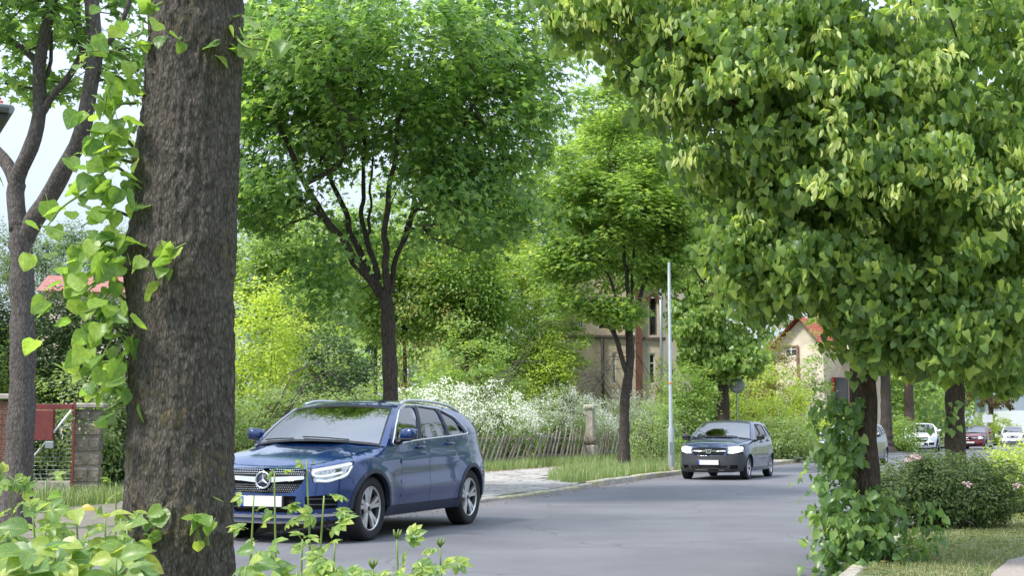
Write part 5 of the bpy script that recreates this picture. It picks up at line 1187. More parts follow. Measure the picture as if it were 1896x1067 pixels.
# near house on the left: only its eave corner reaches into view
D = 24.0; c = at(13, 205, D)
hn = empty('eaves_house', (c[0], D, HV), R(27), 'house at the left edge showing only a grey eave corner against the sky', 'house')
zt = c[2] - HV
wall_box(MB(), -9, -.75, .75, 9, 0, zt - .1).build('wall', M['stucco_b'], hn)
wall_box(MB(), -9.5, 0, 0, 9.6, zt - .14, zt).build('eave', M['pipe_dark'], hn)
MB().tube([(-9.5, -.05, zt + .03), (.02, -.05, zt + .03)], .08, 8).build('gutter', M['zinc'], hn)
MB().tube([(.05, -.05, zt + .03), (.05, 9.6, zt + .03)], .08, 8).build('gutter', M['zinc'], hn)
tiled_slope('roof', M['rooftile_b'], hn, (-9.5, 0, zt), (-.0, 0, zt), (0, 4.6, 1.9), 14)
MB().add([(-.02, .02, zt), (-.02, 9.4, zt), (-.02, 4.6, zt + 1.9), (-.12, .02, zt), (-.12, 9.4, zt), (-.12, 4.6, zt + 1.9)], [(0, 1, 2), (5, 4, 3), (0, 2, 5, 3), (1, 4, 5, 2)]).build('gable', M['stucco_b'], hn)

# white commercial building at the right edge
D = 135.0; base = at(1872, 796, D); base[2] = 0; k = D / FPX
cb = empty('commercial_building', base, R(-8), 'white and grey commercial building with a red sign at the edge of view', 'building')
wall_box(MB(), 0, 22, 0, 18, 0, 3.1).build('lower_wall', M['white_wall'], cb)
wall_box(MB(), .1, 22, .05, 18, 3.1, 5.9).build('middle_wall', M['grey_wall'], cb)
wall_box(MB(), 0, 22, 0, 18, 5.9, 9.8).build('upper_wall', M['white_wall'], cb)
sg = wall_box(MB(), .25, .95, -.25, -.02, 5.0, 6.6, .03).build('sign', M['sign_red'], cb)
wall_box(MB(), .4, .8, -.28, -.25, 5.6, 6.1).build('sign_emblem', M['sign_white'], sg)
for i in range(6): wall_box(MB(), 1.4 + i * 3.2, 3.4 + i * 3.2, -.02, .04, .9, 2.6).build('window', M['winglass'], cb)

# ------------------------------------------------------------------ street furniture
p = gnd(1243, 872, HV); k = p[1] / FPX; hp = CAMZ + (796 - 485) * k - HV
lp_ = empty('lamp_post', (p[0], p[1], HV), 0, 'tall plain grey steel lamp post beside the dark hatchback', 'lamp post')
MB().lathe([(.085, 0), (.085, 1.15), (.055, 1.22), (.042, hp - .02), (.03, hp), (0, hp)], 16).build('pole', M['galv'], lp_)
MB().lathe([(.10, -.02), (.10, .06), (.086, .1)], 16).build('base_collar', M['concrete'], lp_)
MB().lathe([(.0622, 2.40), (.0622, 2.44)], 14).build('band', M['amber'], lp_)
MB().box((0, -.083, .62), (.09, .012, .34), chamfer=.004).build('service_door', M['sign_back'], lp_)
p = rd(31, .9)
rs = empty('round_sign', (*rd(31.5, 1.4), HV), 0, 'back of a round grey traffic sign on a slim post', 'traffic sign')
q = at(1364, 715, rs.location[1]); rs.location.x = q[0]
MB().lathe([(.03, 0), (.03, q[2] - HV + .35)], 10).build('post', M['galv'], rs)
dsk = MB().lathe([(0, .0), (.30, .0), (.31, -.012), (.30, -.03), (0, -.03)], 28, 'y', (0, -.05, q[2] - HV)).build('disc', M['sign_back'], rs)
for dz in (-.12, .12): MB().box((0, -.085, q[2] - HV + dz), (.34, .02, .035)).build('bracket', M['galv'], dsk)
q = at(1828, 776, 84.0)
ws2 = empty('rectangular_sign', (q[0], 84.0, HV), 0, 'white rectangular road sign on a post above the red car', 'traffic sign')
MB().lathe([(.04, 0), (.04, q[2] + .3)], 8).build('post', M['galv'], ws2)
MB().box((0, -.05, q[2] - HV), (.62, .03, .48), chamfer=.008).build('board', M['sign_white'], ws2)

# lattice fence with its concrete post
Z0 = HV
f0 = rd(7.5, 5.35)
fence = empty('picket_fence', (*f0, Z0), 0, 'weathered fence of thin slanting wooden pickets under the white blossom hedge', 'fence')
pmes = [MB().box((0, 0, .6), (.062, .035, 1.36), chamfer=.012).mesh('picket', M[mt]) for mt in ('picket', 'picket_b')]
s = 7.5; post_s = 22.2
while s < 34:
    if abs(s - post_s) > .3:
        o = link('picket', pmes[int(rng.random() < .4)], fence); p = rd(s, 5.35)
        ln = R(33 + 9 * math.sin(s * .5)) + rng.normal(0, R(4)); o.location = (p[0] - f0[0], p[1] - f0[1], -.02 + rng.uniform(-.03, .03)); 
        o.rotation_euler = Matrix.Rotation(heading(s), 3, 'Z').to_4x4().to_3x3().__matmul__(Matrix.Rotation(ln, 3, 'Y')).to_euler(); o.scale = (1, 1, rng.uniform(.95, 1.1))
    s += rng.uniform(.26, .40) * (1.0 if s < 24 else 1.15)
for zr in (.30, .86):
    P = np.array([[*(rd(x, 5.40) - f0), zr + .03 * math.sin(x * 1.1)] for x in np.linspace(7.4, 34, 50)]); MB().tube(P, .022, 5).build('rail', M['picket'], fence)
q = gnd(1073, 858, HV); pp = rd(post_s, 5.2)
cp = empty('concrete_post', (*pp, Z0), heading(post_s), 'weathered concrete gate post with rounded boulder foot beside the picket fence', 'gate post')
MB().box((0, 0, .30), (.40, .40, .62), chamfer=.04).build('foot', M['concrete'], cp)
V = MB().lathe([(.0, .56), (.16, .58), (.23, .70), (.22, .84), (.14, .95), (.10, 1.0)], 14).build('boulder', M['stone'], cp)
MB().box((0, 0, 1.34), (.24, .24, 1.0), chamfer=.03).build('shaft', M['concrete'], cp)
MB().box((0, 0, 1.90), (.38, .38, .14), chamfer=.04).build('cap', M['concrete'], cp)

# stone gate pillar, wire gate, brick pillar on the left
gp_ = at(160, 900, 22.6); hd = R(70)
sp = empty('stone_pillar', (gp_[0], 22.6, HV), R(8), 'rough stone gate pillar with flat cap behind the thick near trunk', 'gate pillar')
z = 0
for i in range(6):
    h = rng.uniform(.225, .27)
    for j in range(1 if i % 2 == 0 else 2):
        wd_ = .44 if i % 2 == 0 else (.26 if j == 0 else .18); x = 0 if i % 2 == 0 else (-.09 if j == 0 else .13)
        mbx = MB().box((0, 0, 0), (wd_ - .018 + rng.uniform(-.01, .02), .44 + rng.uniform(-.02, .03), h - .016), chamfer=.03)
        b_ = mbx.build('stone_block', M['stone' if rng.random() < .6 else 'stone_b'], sp, loc=(x, 0, z + h / 2)); b_.rotation_euler = (0, 0, rng.uniform(-.02, .02))
    z += h
MB().box((0, 0, z / 2), (.38, .38, z - .02)).build('mortar_core', M['mortar'], sp)
MB().box((0, 0, z + .05), (.54, .54, .10), chamfer=.025).build('cap', M['concrete'], sp)
x0 = at(66, 800, 22.3)[0]; x1 = at(140, 800, 22.3)[0]; gl = x1 - x0
gt = empty('wire_gate', (x0, 22.3, HV), 0, 'wire mesh gate with red steel frame, red letter box and pale diagonal brace', 'gate')
MB().box((gl - .02, -.03, .80), (.035, .035, 1.56), chamfer=.006).build('post', M['red_steel'], gt)
MB().box((gl / 2 - .45, -.03, 1.50), (gl + .8, .04, .09), chamfer=.006).build('top_rail', M['red_steel'], gt)
MB().box((.12, -.08, 1.20), (.40, .10, .50), chamfer=.012).build('letter_box', M['red_steel'], gt)
MB().tube([(-.05, -.07, .62), (gl - .06, -.07, 1.44)], .018, 6).build('brace', M['sign_white'], gt)
MB().box((.27, -.10, .88), (.13, .06, .12), chamfer=.01).build('lock_box', M['sign_back'], gt)
MB().box((gl / 2 - .5, .02, .15), (gl + .9, .12, .30), chamfer=.01).build('base_wall', M['concrete'], gt)
mb = MB()
for i in range(17): mb.tube([(-.9, 0, .34 + i * .068), (gl - .03, 0, .34 + i * .068)], .004, 3, cap=False)
for i in range(16): mb.tube([(-.9 + i * .1, 0.006, .32), (-.9 + i * .1, 0.006, 1.46)], .004, 3, cap=False)
mb.build('mesh_wires', M['wire'], gt, kind='stuff')
xp_ = at(8, 800, 22.3)[0]
bp_ = empty('brick_pillar', (xp_, 22.4, HV), 0, 'red brick gate pillar at the left edge beside the wire gate', 'gate pillar')
for i in range(20):
    for j in range(2):
        MB().box((0, 0, 0), (.22 if (i + j) % 2 else .20, .42, .068), chamfer=.006).build('brick', M['brick'], bp_, loc=(-.11 + .22 * j, rng.uniform(-.008, .008), .04 + i * .08))
MB().box((0, 0, .8), (.40, .38, 1.58)).build('mortar_core', M['mortar'], bp_)
MB().box((0, 0, 1.66), (.54, .54, .10), chamfer=.02).build('cap', M['concrete'], bp_)
# scrap of paper on the grass edge
q = gnd(997, 866, HV); mb = MB(); V = rng.normal(0, .05, (14, 3)); V[:, 2] = np.abs(V[:, 2]) * .7; 
bm = bmesh.new(); [bm.verts.new(v) for v in V]; bmesh.ops.convex_hull(bm, input=bm.verts); me = bpy.data.meshes.new('paper_scrap'); bm.to_mesh(me); bm.free(); me.materials.append(M['sign_white'])
tag(link('paper_scrap', me, loc=(q[0], q[1], HV)), 'crumpled white paper scrap lying at the edge of the verge grass', 'litter')
# ------------------------------------------------------------------ trees
def E(px, py, d, rx, ry, rz, n, shell=.35): return blob(at(px, py, d), (rx, ry, rz), n, shell)
def L(*pts): return [at(*p) for p in pts]

# main maple across the road: limbs follow the fan seen in the photograph
d0 = 24.7; b0 = np.array([*at(722, 796, d0)[:2], HV])
tr = empty('maple_tree', b0, 0, 'broad maple with fan of dark limbs standing behind the blue suv', 'tree')
T = Tree(b0); T.poly([b0, at(723, 740, d0), at(720, 640, d0), at(716, 565, d0), at(708, 540, d0)], .155, .15, trunk=True)
for pts, r0, r1 in (
    (L((705, 545, 24.7), (668, 500, 24.6), (632, 448, 24.5), (600, 395, 24.3), (560, 330, 24.1), (520, 240, 23.9), (480, 150, 23.7)), .105, .03),
    (L((690, 525, 24.7), (655, 440, 24.9), (625, 360, 25.2), (585, 265, 25.5), (560, 150, 25.8)), .075, .025),
    (L((700, 515, 24.7), (672, 410, 25.0), (674, 330, 25.2), (670, 200, 25.4), (660, 60, 25.6)), .06, .02),
    (L((716, 545, 24.7), (712, 440, 24.5), (722, 340, 24.3), (742, 220, 24.2), (760, 90, 24.2)), .075, .025),
    (L((722, 540, 24.7), (735, 480, 24.8), (772, 385, 24.7), (830, 280, 24.5), (890, 170, 24.3)), .06, .02),
    (L((745, 450, 24.8), (790, 300, 25.4), (840, 190, 25.7), (880, 60, 26)), .035, .015),
    (L((775, 388, 24.7), (850, 384, 24.2), (930, 405, 23.8)), .028, .012),
    (L((610, 410, 24.3), (540, 375, 23.9), (470, 400, 23.6)), .032, .012),
    (L((640, 455, 24.5), (560, 372, 24.0), (500, 340, 23.7)), .03, .012),
    (L((685, 430, 24.9), (690, 300, 25.5), (720, 180, 26.2)), .03, .012)): T.poly(pts, r0, r1, wob=.02)
C = np.concatenate([E(735, 70, 24.7, 3.1, 2.6, 2.0, 165), E(610, 70, 21.7, 1.3, 1.0, .7, 34), E(790, 50, 21.9, 1.2, 1.0, .7, 28), E(560, 200, 24.2, 1.55, 2.0, 1.35, 99), E(885, 220, 24.5, 1.75, 2.0, 1.6, 126), E(955, 110, 24.7, 1.0, 1.4, 1.3, 51), E(500, 90, 24.4, 1.0, 1.6, 1.2, 66), E(620, 60, 24.0, 1.2, 1.5, 1.0, 60),
                    E(490, 370, 23.9, 1.0, 1.3, .6, 45), E(900, 395, 24.0, 1.3, 1.4, .7, 64), E(600, 520, 23.8, .5, .6, .75, 21), E(720, 230, 25.9, 2.3, 1.0, 1.2, 84), E(450, 250, 24.2, .8, 1.2, 1.2, 39),
                    E(680, 430, 25.6, 1.2, .6, .5, 15), E(820, 330, 24.2, 1.0, 1.0, .7, 33), E(710, -180, 24.7, 2.8, 2.6, 2.0, 90)])
T.grow(C, .04); T.build(tr, M['bark'], M['twig'])
ctr = at(735, 300, 24.7)
crown(tr, b0, C, 46, .6, .5, ctr, .122, MAPLE, M['maple'], up=.6, out=.4, jit=.75, droop=.35, near=290)

# young maple by the grass patch
d0 = 39.5; b0 = np.array([*at(1155, 796, d0)[:2], HV])
tr = empty('maple_tree', b0, 0, 'young slender maple with pale green crown rising from the tall verge grass', 'tree')
T = Tree(b0); T.poly([b0, at(1156, 800, d0), at(1157, 740, d0), at(1167, 670, d0), at(1164, 605, d0)], .165, .15, trunk=True)
for pts, r0, r1 in ((L((1160, 690, 39.5), (1147, 640, 39.4), (1128, 607, 39.3), (1110, 606, 39.2)), .085, .05), (L((1140, 625, 39.4), (1136, 585, 39.2), (1140, 540, 39)), .06, .03),
    (L((1164, 610, 39.5), (1183, 555, 39.5), (1200, 505, 39.6), (1225, 420, 39.8)), .085, .03), (L((1164, 605, 39.5), (1160, 500, 39.6), (1150, 420, 39.7), (1142, 330, 39.8), (1125, 290, 40)), .07, .018),
    (L((1163, 605, 39.5), (1130, 520, 39.3), (1100, 470, 39.1), (1060, 400, 39)), .055, .018), (L((1165, 600, 39.5), (1172, 500, 39.9), (1175, 400, 40.2), (1165, 300, 40.3)), .05, .015), (L((1110, 480, 39.2), (1060, 450, 38.8), (1020, 455, 38.6)), .03, .012)): T.poly(pts, r0, r1, wob=.02)
C = np.concatenate([E(1140, 400, 39.5, 2.2, 1.8, 1.1, 90), E(1050, 330, 39.3, 1.2, 1.4, 1.2, 34), E(1230, 340, 39.6, 1.4, 1.4, 1.4, 40), E(1135, 580, 39.0, .75, .7, .42, 26), E(1050, 480, 39, 1.1, 1.0, .7, 34), E(1075, 560, 38.8, .5, .5, .3, 8), E(1245, 450, 39.7, .9, 1, .8, 30), E(1225, 500, 39.2, .6, .6, .35, 14), E(1150, 200, 39.8, 1.9, 1.6, .9, 34)])
T.grow(C, .05); T.build(tr, M['bark'], M['twig'])
crown(tr, b0, C, 78, .62, .5, at(1140, 430, 39.5), .15, MAPLE, M['maple_young'], up=.95, out=.3, jit=.55, droop=.3)

# maple at the left edge with two leaning stems
d0 = 15.5; b0 = np.array([*at(30, 796, d0)[:2], HV])
tr = empty('maple_tree', b0, 0, 'grey barked maple forking into bare limbs against the sky at the left edge', 'tree')
T = Tree(b0); T.poly([b0, at(38, 800, d0), at(42, 640, d0), at(40, 500, d0), at(38, 420, d0)], .165, .155, trunk=True)
for pts, r0, r1 in ((L((36, 425, 15.5), (30, 370, 15.5), (34, 330, 15.5), (58, 270, 15.4), (75, 215, 15.4), (72, 120, 15.3), (90, 30, 15.2), (110, -60, 15)), .115, .06),
    (L((32, 345, 15.5), (8, 300, 15.6), (-40, 230, 15.8), (-90, 120, 16)), .09, .05), (L((46, 440, 15.5), (85, 370, 15.4), (125, 300, 15.2), (160, 205, 15.0), (175, 100, 14.9), (168, -30, 14.8)), .115, .08),
    (L((76, 212, 15.4), (105, 165, 15.3), (150, 105, 15.2), (170, 20, 15.2)), .05, .03), (L((70, 115, 15.4), (35, 85, 15.6), (-20, 45, 15.8)), .05, .03), (L((75, 165, 15.4), (92, 120, 15.4), (95, 60, 15.4)), .03, .018),
    (L((160, 120, 14.95), (148, 50, 15.3), (140, -20, 15.5)), .06, .035), (L((176, 100, 14.9), (215, 60, 14.6), (250, -30, 14.4)), .04, .025)): T.poly(pts, r0, r1, wob=.01)
C = np.concatenate([E(60, -60, 15.5, 1.5, 1.7, .7, 40), E(40, 50, 15.6, .7, 1.0, .35, 18), E(185, 60, 15.2, .55, .9, .35, 10), E(20, 160, 15.8, .35, .6, .2, 5), E(220, 270, 14.5, .22, .3, .18, 4), E(110, 150, 15.9, .4, .5, .25, 7), E(230, 120, 15.2, .3, .5, .5, 8), E(120, -260, 15.5, 2.6, 2.4, 1.3, 70)])
T.grow(C, .03); T.build(tr, M['bark_grey'], M['twig'])
crown(tr, b0, C, 26, .34, .5, at(80, 0, 15.5), .12, MAPLE, M['maple'], up=.9, out=.3, jit=.6, droop=.35, near=120)

# pollard linden with the leafy trunk at the right kerb
d0 = 11.9; b0 = np.array([*at(1606, 796, d0)[:2], HV])
tr = empty('linden_tree', b0, 0, 'linden in front at the kerb with trunk wrapped in leafy basal shoots', 'tree', 'lindens along the right kerb')
T = Tree(b0, .25); T.poly([b0, at(1604, 960, d0), at(1600, 800, d0), at(1597, 640, d0), at(1600, 480, d0), at(1603, 330, d0), at(1605, 180, d0)], .135, .11, trunk=True)
for pts, r0, r1 in ((L((1602, 400, 11.9), (1540, 300, 11.6), (1450, 220, 11.3), (1340, 180, 11)), .05, .018), (L((1603, 360, 11.9), (1680, 280, 11.6), (1790, 220, 11.3)), .05, .018), (L((1604, 280, 11.9), (1500, 120, 12.2), (1350, 20, 12.4), (1180, -20, 12.2)), .05, .015),
    (L((1605, 200, 11.9), (1600, 60, 11.6), (1560, -120, 11.3)), .06, .02), (L((1605, 190, 11.9), (1660, 40, 12.3), (1760, -120, 12.6)), .06, .02), (L((1602, 420, 11.9), (1560, 400, 11.2), (1500, 380, 10.8)), .03, .012)): T.poly(pts, r0, r1, wob=.02)
C = np.concatenate([E(1560, -60, 11.9, 2.5, 2.3, 1.3, 110), E(1385, 200, 11.5, .85, 1.4, .95, 70), E(1270, 110, 11.4, .5, 1.0, .65, 24), E(1515, 385, 11.5, .68, 1.1, .6, 54), E(1700, 360, 11.6, 1.3, 1.4, .95, 95), E(1560, 250, 11.2, 1.0, 1.0, .8, 70),
    E(1440, 500, 11.4, .3, .5, .28, 14), E(1545, 500, 11.6, .25, .4, .25, 12), E(1665, 550, 11.7, .4, .7, .35, 24), E(1830, 480, 12.1, .8, 1, .6, 50), E(1800, 140, 11.5, 1.2, 1.3, 1.0, 80), E(1090, 15, 11.3, .5, .7, .3, 16), E(1190, 30, 11.2, .6, .8, .45, 22), E(1420, 60, 11.3, 1.0, 1.0, .8, 60), E(1590, 440, 11.9, .3, .3, .5, 14)] + [blob(at(x, y, 11.9 + rng.uniform(-1, .9)), (.12, .2, rng.uniform(.2, .42)), 9, .3) for x, y in zip(np.linspace(1375, 1890, 46), np.interp(np.linspace(1375, 1890, 46), [1330, 1430, 1480, 1535, 1570, 1640, 1890], [400, 500, 440, 460, 550, 610, 620]) + rng.uniform(-60, 40, 46))])
T.grow(C, .03); T.build(tr, M['bark_red'], M['twig'])
cl_ = at(1600, 150, 11.9)
crown(tr, b0, C[rng.random(len(C)) < .86], 84, .33, .55, cl_, .07, HEART, M['linden'], up=.35, out=.75, jit=.8, droop=.35, hang=True, near=200, sv=.42)
# pale hanging bracts at the outer sprays
out_ = C[(np.linalg.norm(C - cl_, axis=1) > .7) & (C[:, 1] < 11.9)]
sel = out_[(rng.random(len(out_)) < .5) & (out_[:, 2] > 2.9)]
sel = sel + unit(np.array([0, 0, CAMZ]) - sel) * .26
P, N, Tp = cluster_leaves(sel, 22, .16, .7, cl_, .3, .8, .9, .25, True)
link('bracts', leaves_mesh('bracts', P - b0, N, Tp, .08 * rng.uniform(.7, 1.2, len(P)), T_long(.19), M['bract']), tr, kind='stuff')
# leafy shoots hugging the trunk: leaves one by one
sh_root = []
def trunk_shoots(tree, base, d, spans, mat, size, per_m, reach, limit, seed):
    """spans: (py0, py1, px centre, side spread m, amount)"""
    Ps = []; mb = MB()
    for (ya, yb, xc_, sp_, am) in spans:
        za, zb = at(xc_, yb, d)[2], at(xc_, ya, d)[2]
        for _ in range(int(am)):
            z = rng.uniform(za, zb); a = rng.uniform(-3.5, -1.35) if yb < 905 else rng.uniform(-3.6, .5); r = .12 + abs(rng.normal(0, sp_)); c = at(xc_, 800, d)
            p = np.array([c[0] + math.cos(a) * r, d + math.sin(a) * r * .8, z]); Ps.append(p)
    Ps = np.array(Ps); out = Ps - np.array([base[0], base[1], 0]) * [1, 1, 0]; out[:, 2] = 0; out = unit(out)
    for p in Ps[::3]:
        a = np.array([base[0], base[1], p[2] - rng.uniform(.15, .4)]) ; mb.tube(spline([a - base, (a + p) / 2 - base + np.array([0, 0, .08]), p - base], 5), np.linspace(.006, .002, 5), 4, cap=False)
    st = mb.build('shoot_stems', M['stem'], tree, kind='stuff')
    N = out * .8 + np.array([0, 0, .45]) + rng.normal(0, .5, Ps.shape) + np.array([0, -.2, .1]); Tp = np.array([0, 0, -.7]) + out * .55 + rng.normal(0, .5, Ps.shape)
    sz = size * rng.uniform(.6, 1.25, len(Ps)); key = np.argsort(-sz)[:limit]; mk = np.zeros(len(Ps), bool); mk[key] = True
    lm = fmesh('leaf', HEART[0], HEART[1], M['ivyshoot_near']); leaf_objects(tree, Ps[mk], unit(N[mk]), unit(Tp[mk]), sz[mk], lm, base)
    if (~mk).any(): link('shoot_leaves', leaves_mesh('shoot_leaves', Ps[~mk] - base, unit(N[~mk]), unit(Tp[~mk]), sz[~mk], HEART, mat), tree, kind='stuff')
trunk_shoots(tr, b0, 11.85, [(740, 860, 1582, .075, 190), (840, 900, 1560, .10, 80), (900, 960, 1575, .14, 170), (950, 1075, 1580, .15, 700), (930, 1040, 1670, .14, 150), (720, 860, 1545, .05, 50), (600, 720, 1600, .04, 10), (480, 590, 1600, .12, 60)], M['ivyshoot'], .078, 1, .1, 300, 3)

# second and further lindens on the right kerb
def linden(px_, d0, label, cz, rr, n, per, size, tmpl, extra=(), mat='linden', trunk_r=.17, zc0=None, group='lindens along the right kerb', bark='bark_red', lean=0):
    b0 = np.array([*at(px_, 796, d0)[:2], HV]); k = d0 / FPX
    tr = empty('linden_tree', b0, rng.uniform(0, 0), label, 'tree', group)
    T = Tree(b0, .35); top = np.array([b0[0] + lean, b0[1], cz]); T.poly([b0, b0 + np.array([.03, 0, 1.2]), b0 * .5 + top * .5 + np.array([.05, 0, 0]), top], trunk_r, trunk_r * .75, trunk=True)
    for i in range(6):
        a = i * 1.05 + rng.uniform(0, .6); e = top + np.array([math.cos(a) * rr[0] * .6, math.sin(a) * rr[1] * .6, rr[2] * rng.uniform(.1, .7)]); s0 = b0 + (top - b0) * rng.uniform(.72, 1.0)
        T.poly([s0, s0 * .5 + e * .5 + np.array([0, 0, .25]), e], trunk_r * .35, .02, wob=.03)
    C = np.concatenate([blob(top, rr, n, .5)] + [blob(at(*q[:3]), q[3:6], q[6], .4) for q in extra])
    T.grow(C, .05); T.build(tr, M[bark], M['twig'])
    crown(tr, b0, C, per, .42, .75, top, size, tmpl, M[mat], up=.35, out=.75, jit=.75, droop=.3, hang=True)
    return tr, b0
t2, b2 = linden(1765, 20.8, 'second linden on the right kerb with bare dark trunk rising behind the rounded rose bush', 5.2, (2.7, 2.5, 2.5), 170, 46, .10, HEART2, [(1700, 610, 20.3, .7, .9, .5, 24), (1850, 600, 20.6, .8, 1, .7, 34), (1790, 560, 20.2, .9, .9, .6, 34)])
trunk_shoots(t2, b2, 20.7, [(745, 800, 1762, .12, 26), (650, 700, 1760, .2, 40), (690, 720, 1820, .1, 8)], M['ivyshoot'], .12, 1, .1, 74, 4)
linden(1960, 31.0, 'third linden in the right kerb row, mostly hidden behind nearer crowns', 6.2, (2.8, 2.6, 3.0), 130, 40, .13, HEART2, [(1850, 620, 30.6, 1.4, 1.2, .8, 40)], group=None)
linden(1950, 44.0, 'fourth linden in the right kerb row, above the red and white cars', 6.8, (3.0, 3.0, 3.2), 110, 40, .16, OVAL, group=None)
# lindens of the opposite row
gL = None
b = linden(1338, 53.0, 'dense round linden with ivy covered foot behind the dark hatchback', 6.6, (2.05, 2.0, 3.4), 190, 60, .17, HEART2, [(1345, 660, 52.5, 1.75, 1.2, .8, 70), (1290, 600, 52.5, .9, 1.0, 1.2, 40)], trunk_r=.30, group=gL, mat='mid')
linden(1640, 68.0, 'old linden with thick dark trunk behind the grey hatchback', 8.5, (4.0, 3.6, 4.0), 130, 44, .22, OVAL, trunk_r=.36, group=gL, bark='bark')
b = linden(1683, 80.0, 'linden with ivy clad trunk beside the white suv', 8.5, (4.0, 3.6, 4.4), 130, 44, .24, OVAL, trunk_r=.38, group=gL)
linden(1770, 108.0, 'distant linden behind the white suv and red car', 8.0, (4.4, 4.0, 5.0), 120, 40, .3, OVAL, trunk_r=.4, group=gL)
linden(1835, 122.0, 'distant brownish tree above the white rectangular sign', 6.0, (3.2, 3.2, 3.6), 90, 40, .3, OVAL, trunk_r=.3, group=gL, mat='copper')

# near linden trunk filling the left of the view
d0 = 4.0; b0 = np.array([*at(338, 796, d0)[:2], 0.0])
near = empty('linden_tree', b0, 0, 'thick furrowed linden trunk close by with bright young shoots along its side', 'tree')
zs = np.concatenate([np.linspace(-.1, .55, 14), np.linspace(.56, 2.75, 520), np.linspace(2.8, 4.6, 40)]); nth = 230
cx = np.interp(zs, [-.1, .8, 1.6, 2.1, 2.5, 2.9, 4.6], [at(338, 800, 4)[0] + v - b0[0] for v in (-.0, .0, -.012, .0, .008, .012, .08)])
rr = np.interp(zs, [-.1, .25, .6, .82, 1.25, 1.8, 2.2, 2.42, 2.6, 3.0, 4.6], [.30, .22, .166, .154, .145, .146, .134, .129, .130, .125, .105])
th = np.linspace(0, 2 * np.pi, nth, endpoint=False); TH, ZZ = np.meshgrid(th, zs, indexing='xy'); u = TH / (2 * np.pi)
n1 = vnoise(u * 40 + .6 * vnoise(u * 12, ZZ * 7, 9, 12), ZZ * 12, 1, 40); rid = 1 - np.abs(2 * n1 - 1)
n2 = vnoise(u * 90, ZZ * 48, 2, 90); n3 = vnoise(u * 6, ZZ * 2.2, 3, 6); n4 = vnoise(u * 170, ZZ * 95, 4, 170)
r_ = np.interp(ZZ[:, 0], zs, rr)[:, None] * (1 + .07 * (n3 - .5)) + .0105 * rid ** 1.5 + .0045 * (n2 - .5) + .0022 * (n4 - .5)
# swelling of an old branch collar at the upper right and knots on the left
for a0, z0, sa, sz_, am in ((-.35, 2.36, .5, .10, .010), (math.pi + .3, 1.75, .35, .10, .02), (math.pi + .2, 2.05, .3, .08, .016), (-1.2, 2.36, .5, .03, -.008)):
    da = np.angle(np.exp(1j * (TH - a0))); r_ += am * np.exp(-(da / sa) ** 2 - ((ZZ - z0) / sz_) ** 2)
V = np.stack([cx[:, None] + r_ * np.cos(TH), r_ * np.sin(TH), ZZ], -1).reshape(-1, 3)
i = np.arange(len(zs) - 1)[:, None] * nth; k = np.arange(nth)[None]; F = np.stack([i + k, i + (k + 1) % nth, i + nth + (k + 1) % nth, i + nth + k], -1).reshape(-1, 4)
link('trunk', fmesh('trunk', V, F, M['bark_near'], True), near)
T = Tree(b0, .3); T.poly([b0 + np.array([.0, 0, 2.9]), b0 + np.array([.1, 0, 4.6]), b0 + np.array([.1, .1, 7])], .12, .06, trunk=True)
for a in (.4, 1.6, 2.9, 4.1, 5.3): T.poly([b0 + np.array([.08, 0, 4.2]), b0 + np.array([.1 + math.cos(a) * 1.1, math.sin(a) * 1.1, 5.0]), b0 + np.array([math.cos(a) * 2.2, math.sin(a) * 2.2, 5.9])], .05, .02)
C = np.concatenate([blob(b0 + np.array([-.3, -.6, 6.0]), (2.1, 2.4, 1.3), 60, .4)])
T.grow(C, .04, minz=2.5); T.build(near, M['bark_red'], M['twig'])
crown(near, b0, C, 24, .4, .6, b0 + np.array([0, 0, 5]), .10, HEART2, M['linden'], up=.4, out=.6, jit=.7, droop=.3, hang=True)
# young shoots: every leaf a piece, each shoot with its own stem
HV_, HF_ = [], []
def near_leaf(fold, curl, serr):
    """heart leaf with midrib, side veins lifted, fine toothed outline"""
    m_ = 15; t = np.linspace(0, 1, m_); wd = .52 * np.sin(np.pi * np.clip(t, 0, 1) ** .62) ** .75 * (1 - .15 * t); wd[0] = .0; wd[-1] = 0
    V = []; F = []
    y = t * 1.0 - .0; base_dip = -.12 * np.exp(-((t - .08) / .08) ** 2)
    for j in range(m_):
        z0 = curl * t[j] ** 2
        s1 = 1 + serr * (1 if j % 2 else -1)
        V += [(-wd[j] * s1, y[j] + base_dip[j] * 1.2, z0 + fold * (wd[j] / .5) ** 1.3 + .02 * math.sin(j * 2.1)), (-wd[j] * .5, y[j] + base_dip[j] * .6, z0 + fold * .42 + .012 * (-1) ** j), (0, y[j], z0), (wd[j] * .5, y[j] + base_dip[j] * .6, z0 + fold * .42 + .012 * (-1) ** j), (wd[j] * s1, y[j] + base_dip[j] * 1.2, z0 + fold * (wd[j] / .5) ** 1.3 + .02 * math.cos(j * 1.7))]
    for j in range(m_ - 1):
        for q in range(4): F.append((j * 5 + q, j * 5 + q + 1, j * 5 + 5 + q + 1, j * 5 + 5 + q))
    # stalk
    b_ = len(V); V += [(-.012, 0, 0), (.012, 0, 0), (.01, -.4, .06), (-.01, -.4, .06)]; F.append((b_, b_ + 1, b_ + 2, b_ + 3))
    return np.array(V), np.array(F)
LV = [near_leaf(f, c_, .025) for f, c_ in ((.10, -.12), (.16, -.25), (.05, .06), (.2, -.05), (.12, -.4))]
LM = [fmesh('leaf', v, f, M['shoot'], True) for v, f in LV]
LG = fmesh('leaf', *LV[1], M['gold'], True)
